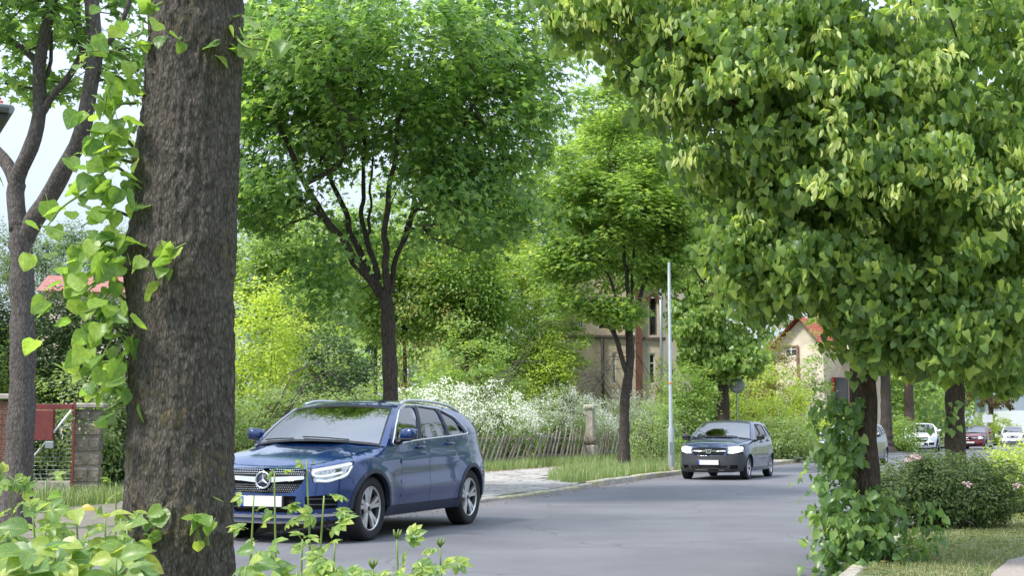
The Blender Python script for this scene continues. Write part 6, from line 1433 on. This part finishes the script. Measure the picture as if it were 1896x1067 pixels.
def shoot(parent, origin, start, pts, n, size, spread, seed, gold=0):
    size *= .78; n = max(n, int(n * 1.5)) if n > 3 else n; pts = [start] + pts; Q = spline(pts, 24); MBs = MB().tube(Q - origin, np.linspace(.006, .0018, 24), 5, cap=False).build('shoot', M['stem'], parent)
    for k in range(n):
        u = rng.uniform(.25, 1.0) if n > 1 else 1.0; p = Q[int(u * 23)] + rng.normal(0, spread, 3) * np.array([1, .7, 1]); toC = unit(np.array([0, 0, CAMZ]) - p)
        nrm = unit(np.array([0, 0, .55]) + toC * rng.uniform(-.3, .8) + rng.normal(0, .45, 3)); tip = unit(np.array([rng.normal(-.15, .45), rng.normal(-.1, .35), -.75]))
        s_ = size * rng.uniform(.65, 1.2); B = frames(nrm[None], tip[None])[0]; o = link('leaf', LM[rng.integers(len(LM))] if k >= gold else LG, MBs)
        m3 = Matrix(((B[0] * s_).tolist(), (B[1] * s_).tolist(), (B[2] * s_).tolist())).transposed().to_4x4(); m3.translation = Vector(p + tip * -.2 * s_ - origin); o.matrix_basis = m3
A = lambda x, y, d=3.95: at(x, y, d)
for st, pts, n, sz_, sp_ in (
    ((242, 300), [(200, 290), (170, 300)], 6, .07, .05), ((238, 470), [(190, 455), (130, 450)], 8, .068, .06), ((236, 530), [(190, 515), (150, 545)], 8, .068, .06), ((240, 615), [(200, 600), (170, 640)], 7, .068, .05),
    ((255, 130), [(215, 95), (150, 95)], 7, .068, .05), ((255, 175), [(210, 140), (190, 215)], 8, .07, .035), ((250, 190), [(215, 200), (185, 280)], 6, .068, .04),
    ((245, 270), [(215, 240), (190, 300)], 8, .066, .045), ((243, 330), [(210, 310), (160, 345)], 9, .068, .05), ((240, 360), [(190, 345), (120, 380), (80, 430)], 9, .074, .05),
    ((240, 400), [(200, 390), (150, 420)], 10, .07, .055), ((238, 440), [(205, 440), (165, 480)], 11, .07, .055), ((238, 500), [(200, 480), (150, 520)], 10, .068, .055), ((236, 560), [(205, 540), (170, 590)], 10, .07, .055),
    ((236, 590), [(190, 570), (130, 590)], 7, .07, .055), ((240, 640), [(215, 620), (180, 680)], 9, .068, .05), ((245, 690), [(200, 670), (140, 705)], 9, .07, .055), ((248, 720), [(225, 705), (195, 745)], 8, .07, .045), ((250, 740), [(215, 750), (180, 770)], 4, .066, .04),
    ((300, 490), [(320, 465), (345, 450)], 4, .066, .025), ((275, 500), [(262, 490), (262, 500)], 2, .06, .012), ((300, 500), [(302, 508), (300, 520)], 2, .045, .012),
    ((430, 60), [(455, 85), (500, 95)], 8, .075, .035), ((425, 75), [(400, 75), (395, 85)], 3, .06, .02), ((335, 70), [(332, 72), (328, 80)], 2, .06, .015), ((440, 70), [(500, 75), (545, 108)], 1, .06, .002), ((300, 5), [(290, 10), (280, 20)], 4, .065, .03), ((262, 40), [(262, 60), (240, 70)], 3, .06, .025),
    ((385, 1010), [(380, 975), (390, 990)], 5, .062, .025), ((370, 1005), [(362, 970), (358, 962)], 2, .055, .012), ((290, 985), [(288, 960), (292, 950)], 2, .066, .012), ((280, 1010), [(268, 990), (290, 1000)], 4, .06, .03)):
    df = 3.90 if st[0] > 262 and st[0] < 420 else 3.98
    shoot(near, b0, A(*st, df - (.06 if df < 3.95 else 0)), [A(*q, df - .10) for q in pts], n, sz_, sp_, 0)
# ------------------------------------------------------------------ shrubs, hedges, woods behind the fence
def gb(px_, d, z=HV): p = at(px_, 796, d); return np.array([p[0], d, z])
def hz_(py, d): return CAMZ + (796 - py) / FPX * d
def sh(name, label, cat, px_, d, w_, py_top, n, mat, size, group=None, dep=None, **k):
    """shrub whose width is given in photo pixels and whose top reaches a photo row at depth d"""
    rx = w_ / 2 * d / FPX; H = hz_(py_top, d) - HV; ry = dep or rx * .8
    bl = [(0, 0, H * .46, rx * .85, ry, H * .5, n // 2), (-rx * .35, -.1, H * .30, rx * .65, ry, H * .34, n // 4), (rx * .35, .1, H * .36, rx * .65, ry * .9, H * .40, n // 4)]
    return bush(name, label, cat, gb(px_, d), bl, mat, size, group=group, **k)
# behind the SUV and maple
bl = []; cb_ = gb(100, 29)
for i, x in enumerate(np.arange(-2.4, 2.5, .6)): Hh = 4.05 + .2 * math.sin(i * 2.1); bl.append((x, .25 * math.sin(i), Hh * .5, .62, .9, Hh * .5, 105))
bush('conifer_hedge', 'tall dark green conifer hedge behind the gate at left', 'hedge', cb_, bl, 'thuja', .12, per=40, up=.25, out=.9, droop=.6, shell=.75, tmpl=LONG, rad=.32)
sh('shrub', 'pale green shrub at the foot of the conifer hedge beside the left maple', 'shrub', 10, 27, 120, 590, 90, 'mid', .085)
sh('shrub', 'dark leafy climber shrub to the right of the stone pillar', 'shrub', 225, 24.2, 120, 690, 150, 'dark', .08, per=36, dep=.5)
sh('bright_shrub', 'tall yellow green shrub just right of the thick near trunk', 'shrub', 488, 36, 190, 470, 300, 'bright', .12, per=40, up=.6, rad=.45, droop=.1)
sh('ivy_shrub', 'dark ivy covered shrub left of the maple trunk', 'shrub', 615, 35, 170, 560, 230, 'dark', .11, per=40, dep=.9, wood='drywood', stems=12)
sh('golden_shrub', 'light yellow green bush low beside the maple trunk', 'shrub', 668, 36.5, 110, 668, 120, 'bright', .075)
sh('elder_shrub', 'mid green spreading shrub right of the maple trunk', 'shrub', 860, 47, 250, 580, 300, 'mid', .12, per=44, wood='drywood', stems=5)
sh('bright_shrub', 'light green sapling with big fresh leaves left of the villa ledge', 'shrub', 1030, 54, 130, 440, 260, 'mid', .15, per=44, stems=2)
sh('bright_shrub', 'light green shrub in front of the villa wing', 'shrub', 1012, 53, 130, 600, 190, 'bright', .11, stems=2)
sh('grey_shrub', 'tall sparse greyish shrub with bare branches behind the maple', 'shrub', 800, 52, 220, 450, 170, 'olive', .09, per=30, wood='drywood', stems=7)
sh('shrub', 'mid green tree shrub between villa and maple', 'shrub', 950, 56, 230, 455, 420, 'mid', .15, per=54, rad=.5)
sh('shrub', 'bright green shrub under the left maple limbs', 'shrub', 570, 46, 170, 455, 200, 'bright', .12, per=36, wood='drywood', stems=14)
sh('shrub', 'bright green sapling shrub by the villa corner', 'shrub', 1225, 57, 60, 640, 90, 'bright', .12)
sh('shrub', 'shrub in front of the lamp post foot with pale leaf tips', 'shrub', 1215, 45.5, 120, 725, 120, 'hedge', .08)
sh('shrub', 'yellow green shrub behind the round sign', 'shrub', 1430, 62, 190, 660, 230, 'bright', .14, per=38, rad=.45)
sh('brown_shrub', 'olive brown shrub climbing in front of the gable house window', 'shrub', 1432, 68, 120, 578, 210, 'olive', .15, per=40, wood='drywood', stems=10)
sh('low_hedge', 'grey green clipped hedge behind the dark hatchback', 'hedge', 1450, 52, 180, 765, 160, 'hedge', .10, dep=.7)
sh('shrub', 'tall green shrub left of the linden with ivy foot', 'shrub', 1272, 51, 120, 645, 230, 'mid', .12, per=40)
sh('shrub', 'bright shrub below the old linden beside the road bend', 'shrub', 1545, 66, 120, 740, 110, 'bright', .14)
sh('shrub', 'low green shrub between old linden and white suv', 'shrub', 1668, 74, 90, 770, 80, 'mid', .14)
sh('shrub', 'green shrub in front of the pale commercial building', 'shrub', 1830, 118, 110, 760, 90, 'bright', .2)
sh('sapling', 'slender light green sapling in front of the gable house wall', 'shrub', 1512, 70, 62, 600, 90, 'mid', .16, per=34)
# trimmed hedge behind the SUV, along the fence line
bl = []; o0 = rd(1.5, 6.3)
for s in np.arange(-3.0, 8.6, .55):
    p = rd(s, 6.2) - o0; H = 2.05 + .18 * math.sin(s * 1.7) + .12 * math.sin(s * 3.9); bl.append((p[0], p[1], H * .5, .62, .6, H * .5, 34))
bush('garden_hedge', 'long wild green garden hedge behind the blue suv', 'hedge', (*o0, HV), bl, 'hedge', .075, per=36, rad=.26, shell=.72, up=.35, out=.9, stems=12, droop=.35)
# white blossom hedge above the pickets
bl = []; o0 = rd(20, 6.6)
for s in np.arange(11.0, 36, .75):
    p = rd(s, 6.45 + .25 * math.sin(s)) - o0; H = 2.15 + .25 * math.sin(s * .9) + .2 * math.sin(s * 2.3); bl.append((p[0], p[1], H * .64, .85, 1.15, H * .40, 34))
bush('blossom_hedge', 'wide hedge covered in white blossom leaning over the picket fence', 'hedge', (*o0, HV), bl, 'hedge', .065, per=32, rad=.34, shell=.7, up=.4, out=.9, flower='petal', nflower=2300, fsize=.07, stems=14, droop=.4)
bl = []; o0 = rd(12, 6.8)
for s in np.arange(7.5, 33, 1.0):
    p = rd(s, 6.5) - o0; bl.append((p[0], p[1], .55, .7, .35, .5, 10))
bush('undergrowth', None, None, (*o0, HV), bl, 'dark', .08, per=30, rad=.3, wood='twig')['kind'] = 'stuff'
# background trees: trunk and crown each
def btree(label, px_, d, w_, py_top, py_bot, n, mat, size, per=64, name='garden_tree', bark='bark', dep=None, rad=.6, hang=False, up=.6):
    b0 = gb(px_, d); rx = w_ / 2 * d / FPX; zt, zb = hz_(py_top, d), hz_(py_bot, d); c = b0 + np.array([0, 0, (zt + zb) / 2 - HV]); rz = (zt - zb) / 2
    tr = empty(name, b0, 0, label, 'tree'); T = Tree(b0, .5); T.poly([b0, b0 + np.array([.1, 0, (zb) * .6]), c], .09 + rx * .02, .05, trunk=True)
    for i in range(5):
        a = i * 1.25 + rng.uniform(0, .8); e = c + np.array([math.cos(a) * rx * .6, math.sin(a) * rx * .6, rz * rng.uniform(-.2, .7)]); s0 = b0 + (c - b0) * rng.uniform(.55, 1)
        T.poly([s0, s0 * .5 + e * .5 + np.array([0, 0, .3]), e], .06, .02, wob=.05)
    C = np.concatenate([blob(c, (rx, dep or rx * .8, rz), n, .45)] + [blob(c + np.array([rng.uniform(-.7, .7) * rx, rng.uniform(-.5, .5) * rx, rng.uniform(-.6, .6) * rz]), (rx * .45, rx * .4, rz * .4), n // 8, .4) for _ in range(4)])
    T.grow(C, .06); T.build(tr, M[bark], M['twig'])
    crown(tr, b0, C, per, rad, .6, c - np.array([0, 0, rz * .5]), size, OVAL, M[mat], up=up, out=.5, jit=.7, droop=.35, hang=hang)
btree('tall light green tree behind the villa between maple and linden', 1150, 70, 230, 135, 430, 150, 'maple_young', .24)
btree('light green tree hiding the villa roof behind the young maple', 1162, 55, 300, 215, 560, 250, 'maple_young', .2)
btree('leafy tree rising behind the young maple and lamp post', 1296, 56, 240, 230, 540, 190, 'mid', .22)
btree('fresh green tree filling the view between near trunk and maple trunk', 545, 52, 200, 380, 660, 200, 'mid', .17)
btree('fresh green tree right behind the maple trunk', 745, 54, 190, 390, 670, 190, 'mid', .17)
btree('fresh green tree behind the white blossom', 860, 53, 170, 400, 660, 170, 'maple_young', .17)
btree('light green tree closing the gap left of the villa', 990, 62, 230, 280, 640, 170, 'maple_young', .2)
btree('yellow green tree seen under the broad maple crown', 880, 58, 250, 330, 600, 150, 'bright', .2)
btree('mid green tree behind the broad maple trunk', 690, 62, 260, 300, 620, 130, 'maple_young', .2)
btree('light green tree behind the tall yellow green shrub', 480, 60, 210, 330, 620, 120, 'mid', .2)
btree('green tree arching over the gable house', 1500, 84, 210, 380, 560, 130, 'mid', .22)
btree('dark green tree behind the leafy linden trunk', 1480, 95, 260, 300, 640, 150, 'mid', .28)
btree('large green tree filling the gap above the gable house', 1600, 110, 320, 250, 690, 160, 'linden', .32)
btree('tall green tree at the road end', 1740, 150, 260, 420, 760, 120, 'mid', .4)
# birch grove beyond the red roofed house
for i, (q, d, w_, t_) in enumerate(((28, 105, 70, 412), (70, 112, 60, 428), (118, 104, 64, 405), (165, 110, 60, 420), (208, 106, 70, 408), (-15, 108, 70, 400), (250, 112, 70, 415))):
    names = ['slim pale birch left of the red roof', 'birch peeping over the red roof ridge', 'birch with white stems right of the red roof', 'birch behind the young leafy shoots', 'birch touching the thick near trunk in view', 'birch at the left edge behind the maple stem', 'birch hidden mostly by the thick near trunk']
    btree(names[i], q, d, w_, t_, 560, 60, 'birch', .22, per=36, name='birch_tree', bark='birch_bark', rad=.8)
# distant wood closing the horizon
def wood(name, pts, h, n, mat, size, seed):
    P = []
    pts = np.array(pts, float); seg = np.linalg.norm(np.diff(pts, axis=0), axis=1); cum = np.concatenate([[0], np.cumsum(seg)])
    t = rng.uniform(0, cum[-1], n); x = np.interp(t, cum, pts[:, 0]); y = np.interp(t, cum, pts[:, 1]); hh = h * (.7 + .45 * vnoise(t / 5, t * 0, seed)) 
    z = hh * np.sqrt(rng.random(n)); C = np.column_stack([x + rng.normal(0, 2.2, n), y + rng.normal(0, 2.2, n), z]); P, N, Tp = cluster_leaves(C, 30, 1.3, .7, np.array([x.mean(), y.mean() + 30, h * .3]), .5, .6, .8, .3)
    P[:, 2] = np.maximum(P[:, 2], .05)
    link(name, leaves_mesh(name, P, N, Tp, size * rng.uniform(.7, 1.3, len(P)), OVAL, M[mat]), None, 'stuff')
wood('distant_wood', [(-75, 118), (-50, 128), (-20, 132), (5, 128)], 12, 1900, 'birch', .5, 5)
wood('distant_wood', [(-8, 88), (6, 92), (20, 100), (34, 120)], 8, 1200, 'mid', .45, 6)
wood('distant_wood', [(36, 128), (50, 175), (80, 215), (140, 240)], 9, 1300, 'mid', .5, 8)
wood('distant_wood', [(52, 105), (60, 128), (78, 160)], 6, 500, 'hedge', .45, 9)
# trees behind the camera side, seen only in reflections and as shade
for q in ((7.5, -6), (-9, -9), (1, -16), (-18, 2)):
    b0 = np.array([q[0], q[1], 0.0]); tr = empty('street_tree', b0, 0, None, None); tr['label'] = {7.5: 'leafy street tree behind the viewer to one side', -9: 'leafy garden tree behind the viewer', 1: 'leafy tree farther behind the viewer', -18: 'leafy garden tree outside the view'}[q[0]]; tr['category'] = 'tree'
    T = Tree(b0, .5); T.poly([b0, b0 + np.array([.1, 0, 3]), b0 + np.array([0, .1, 6])], .2, .1, trunk=True); C = blob(b0 + np.array([0, 0, 6.5]), (3, 3, 3), 110, .5); T.grow(C, .06); T.build(tr, M['bark'], M['twig'])
    crown(tr, b0, C, 40, .6, .6, b0 + np.array([0, 0, 5]), .17, OVAL, M['linden'])

# rounded rose bush on the right verge
q = gnd(1785, 985, HV); k = q[1] / FPX
H = (990 - 848) * k
rb = bush('rose_bush', 'rounded dark green rose bush with few pale pink blooms on the right verge', 'shrub', (q[0], q[1] + .55, HV),
     [(0, 0, H * .5, .66, .55, H * .5, 170), (-.42, .02, H * .52, .40, .45, H * .46, 90), (.42, .05, H * .5, .5, .5, H * .48, 100), (0, .1, H * .3, .75, .5, H * .3, 80)], 'rose', .04, per=64, rad=.15, up=.5, out=.8, shell=.7, stems=16, droop=.2)
def bloom(px_, py_, d, r):
    p = at(px_, py_, d) - np.array(rb.location); P, N, Tp = cluster_leaves(p[None], 26, r, .8, p - np.array([0, 0, r]), .6, .7, .5, 0)
    link('rose_bloom', leaves_mesh('rose_bloom', P, N, Tp, r * 1.3 * rng.uniform(.7, 1.2, len(P)), OVAL, M['pink']), rb, kind='stuff')
for a in ((1692, 845, q[1] + .2, .035), (1682, 852, q[1] + .15, .025), (1790, 897, q[1] - .05, .032), (1884, 899, q[1] - .05, .036), (1700, 848, q[1] + .25, .025)): bloom(*a)
sh2 = bush('shrub', 'light green young shrub at the edge of view behind the rose bush', 'shrub', gb(1890, 18.5), [(0, 0, .5, .6, .5, .5, 90)], 'bright', .06, per=34, rad=.2)

# ------------------------------------------------------------------ grass
def blades(name, P, h, w_, mat, lean=.35):
    n = len(P); a = rng.uniform(0, 2 * np.pi, n); l = np.abs(rng.normal(0, lean, n)); hh = h * rng.uniform(.45, 1.25, n)
    d = np.column_stack([np.cos(a), np.sin(a), np.zeros(n)]); s_ = np.column_stack([-np.sin(a), np.cos(a), np.zeros(n)]) * (w_ * rng.uniform(.6, 1.3, n))[:, None]; up = np.array([0, 0, 1.0])
    m_ = P + d * (l * hh * .35)[:, None] + up * (hh * .6)[:, None]; t = P + d * (l * hh)[:, None] + up * (hh * np.clip(1 - l * .4, .3, 1))[:, None]
    V = np.stack([P - s_, P + s_, m_ + s_ * .7, m_ - s_ * .7, t], 1).reshape(-1, 3); b_ = np.arange(n)[:, None] * 5
    F = np.concatenate([b_ + np.array([[0, 1, 2]]), b_ + np.array([[0, 2, 3]]), b_ + np.array([[3, 2, 4]])]); return link(name, fmesh(name, V, F, M[mat]), None, 'stuff')
def region(n, s0, s1, o0, o1, test=None):
    s, o = rng.uniform(s0, s1, n), rng.uniform(o0, o1, n)
    if test is not None: k = test(s, o); s, o = s[k], o[k]
    p = rd(s, o); return np.column_stack([p, np.full(len(s), HV - .01)]), s, o
P, s, o = region(26000, 6.2, 26, .2, 3.3, lambda s, o: (~paved(s, o)) & (vnoise(s * 1.3, o * 1.6, 21) > .18 + .02 * s * (s > 18)) & (o < np.interp(s, [6.2, 7.5, 15, 26], [.5, 1.2, 3.2, 3.2])))
blades('grass', P, .27, .006, 'grass')
P, s, o = region(22000, 5, 34, 4.35, 5.8, lambda s, o: vnoise(s * 1.1, o * 2, 22) > .2); blades('grass', P, .33, .006, 'grass')
P, s, o = region(9000, -6, 5, 4.35, 5.6); blades('grass', P, .30, .006, 'grass')
P, s, o = region(8000, 24, 48, .2, 5.5, lambda s, o: ~((s > 27) & (s < 37))); blades('grass', P, .35, .01, 'grass')
P, s, o = region(9000, 33, 70, 4.5, 9); blades('grass', P, .45, .014, 'grass')
P, s, o = region(700, 6.5, 26, .3, 3.3, lambda s, o: ~paved(s, o)); blades('grass', P, .5, .004, 'drygrass', .5)
P, s, o = region(600, 5, 34, 4.4, 5.8); blades('grass', P, .55, .004, 'drygrass', .5)
# mown verge on the right with clippings
n = 60000; x = rng.uniform(2.8, 9.5, n); y = rng.uniform(10.5, 19, n); P = np.column_stack([x, y, np.full(n, HV - .005)])
t = (P[:, :2] - rd(0, 0)) ; sg = np.interp(y, _L[:, 1], _L[:, 0]); gx = x - sg; k = gx > ROADW / math.cos(R(20)) + .22
pp = np.array([(g[0], g[1]) for g in gp]); k &= ~pip(P[:, :2], pp); P = P[k]
blades('grass', P, .055, .004, 'drygrass', .9)
n = 6000; i = rng.choice(len(P), n); Q = P[i] + np.array([0, 0, .03]); N = np.array([0, 0, 1.0]) + rng.normal(0, .3, (n, 3)); Tp = rng.normal(0, 1, (n, 3)) * [1, 1, .15]
link('grass_clippings', leaves_mesh('grass_clippings', Q, unit(N), unit(Tp), .07 * rng.uniform(.5, 1.3, n), T_long(.06), M['drygrass']), None, 'stuff')
# grit and small leaves gathered in the gutter
P, s, o = region(1600, -8, 42, -.5, -.02); n = len(P); P[:, 2] = .012; N = np.array([0, 0, 1.0]) + rng.normal(0, .25, (n, 3))
link('fallen_leaves', leaves_mesh('fallen_leaves', P, unit(N), unit(rng.normal(0, 1, (n, 3)) * [1, 1, .2]), .04 * rng.uniform(.4, 1.4, n), OVAL, M['litter']), None, 'stuff')
# dry leaves along the pavement edge and verge
P, s, o = region(1500, 2, 30, 3.95, 4.6); n = len(P); N = np.array([0, 0, 1.0]) + rng.normal(0, .35, (n, 3)); P[:, 2] = HV + .03
link('fallen_leaves', leaves_mesh('fallen_leaves', P, unit(N), unit(rng.normal(0, 1, (n, 3)) * [1, 1, .2]), .07 * rng.uniform(.5, 1.2, n), OVAL, M['litter']), None, 'stuff')
P, s, o = region(900, -6, 26, .2, 4.2); n = len(P); N = np.array([0, 0, 1.0]) + rng.normal(0, .3, (n, 3)); P[:, 2] = HV + .03 + drop(s, o)
link('fallen_leaves', leaves_mesh('fallen_leaves', P, unit(N), unit(rng.normal(0, 1, (n, 3)) * [1, 1, .2]), .035 * rng.uniform(.5, 1.2, n), OVAL, M['litter']), None, 'stuff')

# ------------------------------------------------------------------ garden plants close to the viewer
def leaflet_mesh(kind, mat, nm='leaf'):
    """compound leaf of pointed leaflets on a stalk (kind: number of leaflets) or one broad leaf"""
    V = []; F = []
    def one(org, ang, ln, wd, tilt):
        ca, sa = math.cos(ang), math.sin(ang); t_ = np.linspace(0, 1, 7); w2 = wd * np.sin(np.pi * t_ ** .8) ** .85; b_ = len(V)
        for tt, ww in zip(t_, w2):
            for q in (-1, -.5, 0, .5, 1):
                x = q * ww; y = tt * ln; z = abs(q) * ww * .35 - tilt * tt * tt * ln + .004 * math.sin(tt * 14) * abs(q)
                V.append((org[0] + x * ca + y * sa, org[1] - x * sa + y * ca, org[2] + z))
        for j in range(6):
            for q in range(4): F.append((b_ + j * 5 + q, b_ + j * 5 + q + 1, b_ + j * 5 + 5 + q + 1, b_ + j * 5 + 5 + q))
    if kind == 1: one((0, 0, 0), 0, 1, .36, .3)
    else:
        angs = {3: (-1.1, 0, 1.1), 5: (-1.5, -.75, 0, .75, 1.5), 7: (-1.7, -1.15, -.58, 0, .58, 1.15, 1.7)}[kind]
        for a in angs: one((.03 * math.sin(a), .35 + .03 * math.cos(a), .02), a, .66 * (1 - .16 * abs(a)), .17, .28)
        b_ = len(V); V += [(-.015, 0, 0), (.015, 0, 0), (.012, .37, .02), (-.012, .37, .02)]; F.append((b_, b_ + 1, b_ + 2, b_ + 3))
    return fmesh(nm, np.array(V), np.array(F), mat, True)
GL = {k: leaflet_mesh(k, M['garden']) for k in (1, 3, 5, 7)}; GY = leaflet_mesh(1, M['gold'])
def plant(px_, py_top, d, n, size, kinds, label, spread=.13, low=.13, gold=0, group=None, bud=False):
    n = int(n * 1.5); size *= .86; top = at(px_, py_top + 14, d); base = np.array([top[0] + rng.uniform(-.05, .05), d + rng.uniform(-.05, .1), 0.0]); root = empty('garden_plant', base, 0, label, 'plant', group)
    Q = spline([base, base * .4 + top * .6 + np.array([rng.uniform(-.03, .03), 0, 0]), top], 20)
    MB().tube(Q - base, np.linspace(.0055, .0022, 20), 6).build('stem', M['stem'], root)
    for k in range(n):
        t = rng.random() ** .7; z = top[2] + .012 - low * (1 - t) * 1.6; p0 = Q[np.argmin(np.abs(Q[:, 2] - z))]; a = rng.uniform(0, 2 * np.pi) if k else 0; r = spread * (.25 + .75 * (1 - t)) * rng.uniform(.4, 1.2)
        p = p0 + np.array([math.cos(a) * r * .4, math.sin(a) * r * .4, 0]); s_ = size * rng.uniform(.75, 1.3) * (.75 + .45 * (1 - t)); kd = kinds[rng.integers(len(kinds))]
        out = np.array([math.cos(a), math.sin(a) * .6, rng.uniform(-.55, .45)]); nrm = unit(np.array([0, -.55, .75]) - out * .2 + rng.normal(0, .38, 3)); B = frames(nrm[None], unit(out)[None])[0]
        o = link('leaf', GL[kd] if k >= gold else GY, root); m3 = Matrix(((B[0] * s_).tolist(), (B[1] * s_).tolist(), (B[2] * s_).tolist())).transposed().to_4x4(); m3.translation = Vector(p - base); o.matrix_basis = m3
    if 'budding' in label:
        mb = MB()
        for k in range(5): a = k * 1.26; mb.tube([top - base, top - base + np.array([math.cos(a) * .008, math.sin(a) * .008, .012]), top - base + np.array([math.cos(a) * .011, math.sin(a) * .011, .024])], [.002, .0035, .001], 5)
        mb.build('buds', M['stem'], root, kind='stuff')
gA = 'young garden plants along the lower edge'
w3 = ['low bushy plant with broad leaves in the lower left corner', 'pale green sprout at the left edge']
for args in (
    (18, 868, 3.4, 6, .075, (5, 7), 'pale sprout with finger leaves at the left edge of the near plants'), (85, 876, 3.7, 5, .065, (1, 3), 'upright shoot with drooping leaves in front of the left maple'), (215, 880, 3.8, 5, .06, (5, 1), 'slim shoot with curled tip left of the thick near trunk'),
    (60, 935, 3.3, 11, .08, (1, 3), 'leafy plant with mid green leaves below the left maple'), (140, 930, 3.5, 8, .075, (1, 5), 'plant with one golden leaf below the stone pillar'), (195, 945, 3.4, 9, .08, (1, 3), 'plant with long pale leaves beside the thick near trunk'),
    (20, 975, 3.1, 13, .08, (1,), 'broad leaved plant low at the left corner'), (100, 995, 3.05, 15, .08, (1, 3), 'dense low plant at the bottom left of the bed'), (170, 1000, 3.2, 13, .08, (1, 5), 'dense low plant left of the trunk foot'), (235, 965, 3.5, 9, .075, (1, 3), 'leafy plant touching the left side of the near trunk'),
    (60, 1010, 2.9, 24, .08, (1,), 'dark leaved plant at the bottom edge far left'), (215, 1020, 3.0, 20, .08, (1,), 'low plant at the bottom edge near the trunk'),
    (508, 862, 3.7, 5, .05, (5, 7), 'tall thin stem with star of small leaves before the blue suv grille'), (470, 905, 3.6, 5, .055, (3, 5), 'curved sprig in front of the licence plate of the blue suv'), (568, 840, 3.75, 3, .04, (3,), 'tallest thin sprig reaching up to the suv headlight'),
    (600, 905, 3.6, 5, .075, (5, 7), 'sprig with fan of pointed leaflets below the suv headlight'), (560, 985, 3.4, 9, .075, (5, 3), 'bushy sprig right of the near trunk'), (480, 1005, 3.2, 11, .08, (1, 3), 'low plant touching the right side of the near trunk'),
    (620, 990, 3.35, 8, .075, (5, 7), 'leafy sprig under the front wheel of the blue suv'), (735, 985, 3.5, 6, .075, (5, 7), 'budding sprig on the road side of the near plants'), (815, 1000, 3.5, 7, .085, (5, 7), 'outermost budding sprig with dark buds over the road'),
    (690, 1040, 3.25, 9, .07, (3, 5), 'low sprig between the two budding ones'), (550, 1045, 3.0, 14, .075, (1, 3), 'low leafy plant at the bottom edge under the suv'), (620, 1050, 3.0, 12, .07, (3, 5), 'low leafy plant at the bottom edge under the front wheel'), (770, 1050, 3.2, 10, .08, (3, 5), 'low sprig at the bottom edge over the road'), (850, 1058, 3.3, 7, .08, (1, 3), 'last small sprig at the bottom edge over the road'), (455, 1035, 3.1, 9, .08, (1,), 'broad leaves hugging the trunk at the bottom edge')):
    plant(*args, gold=1 if 'golden' in args[6] else 0)
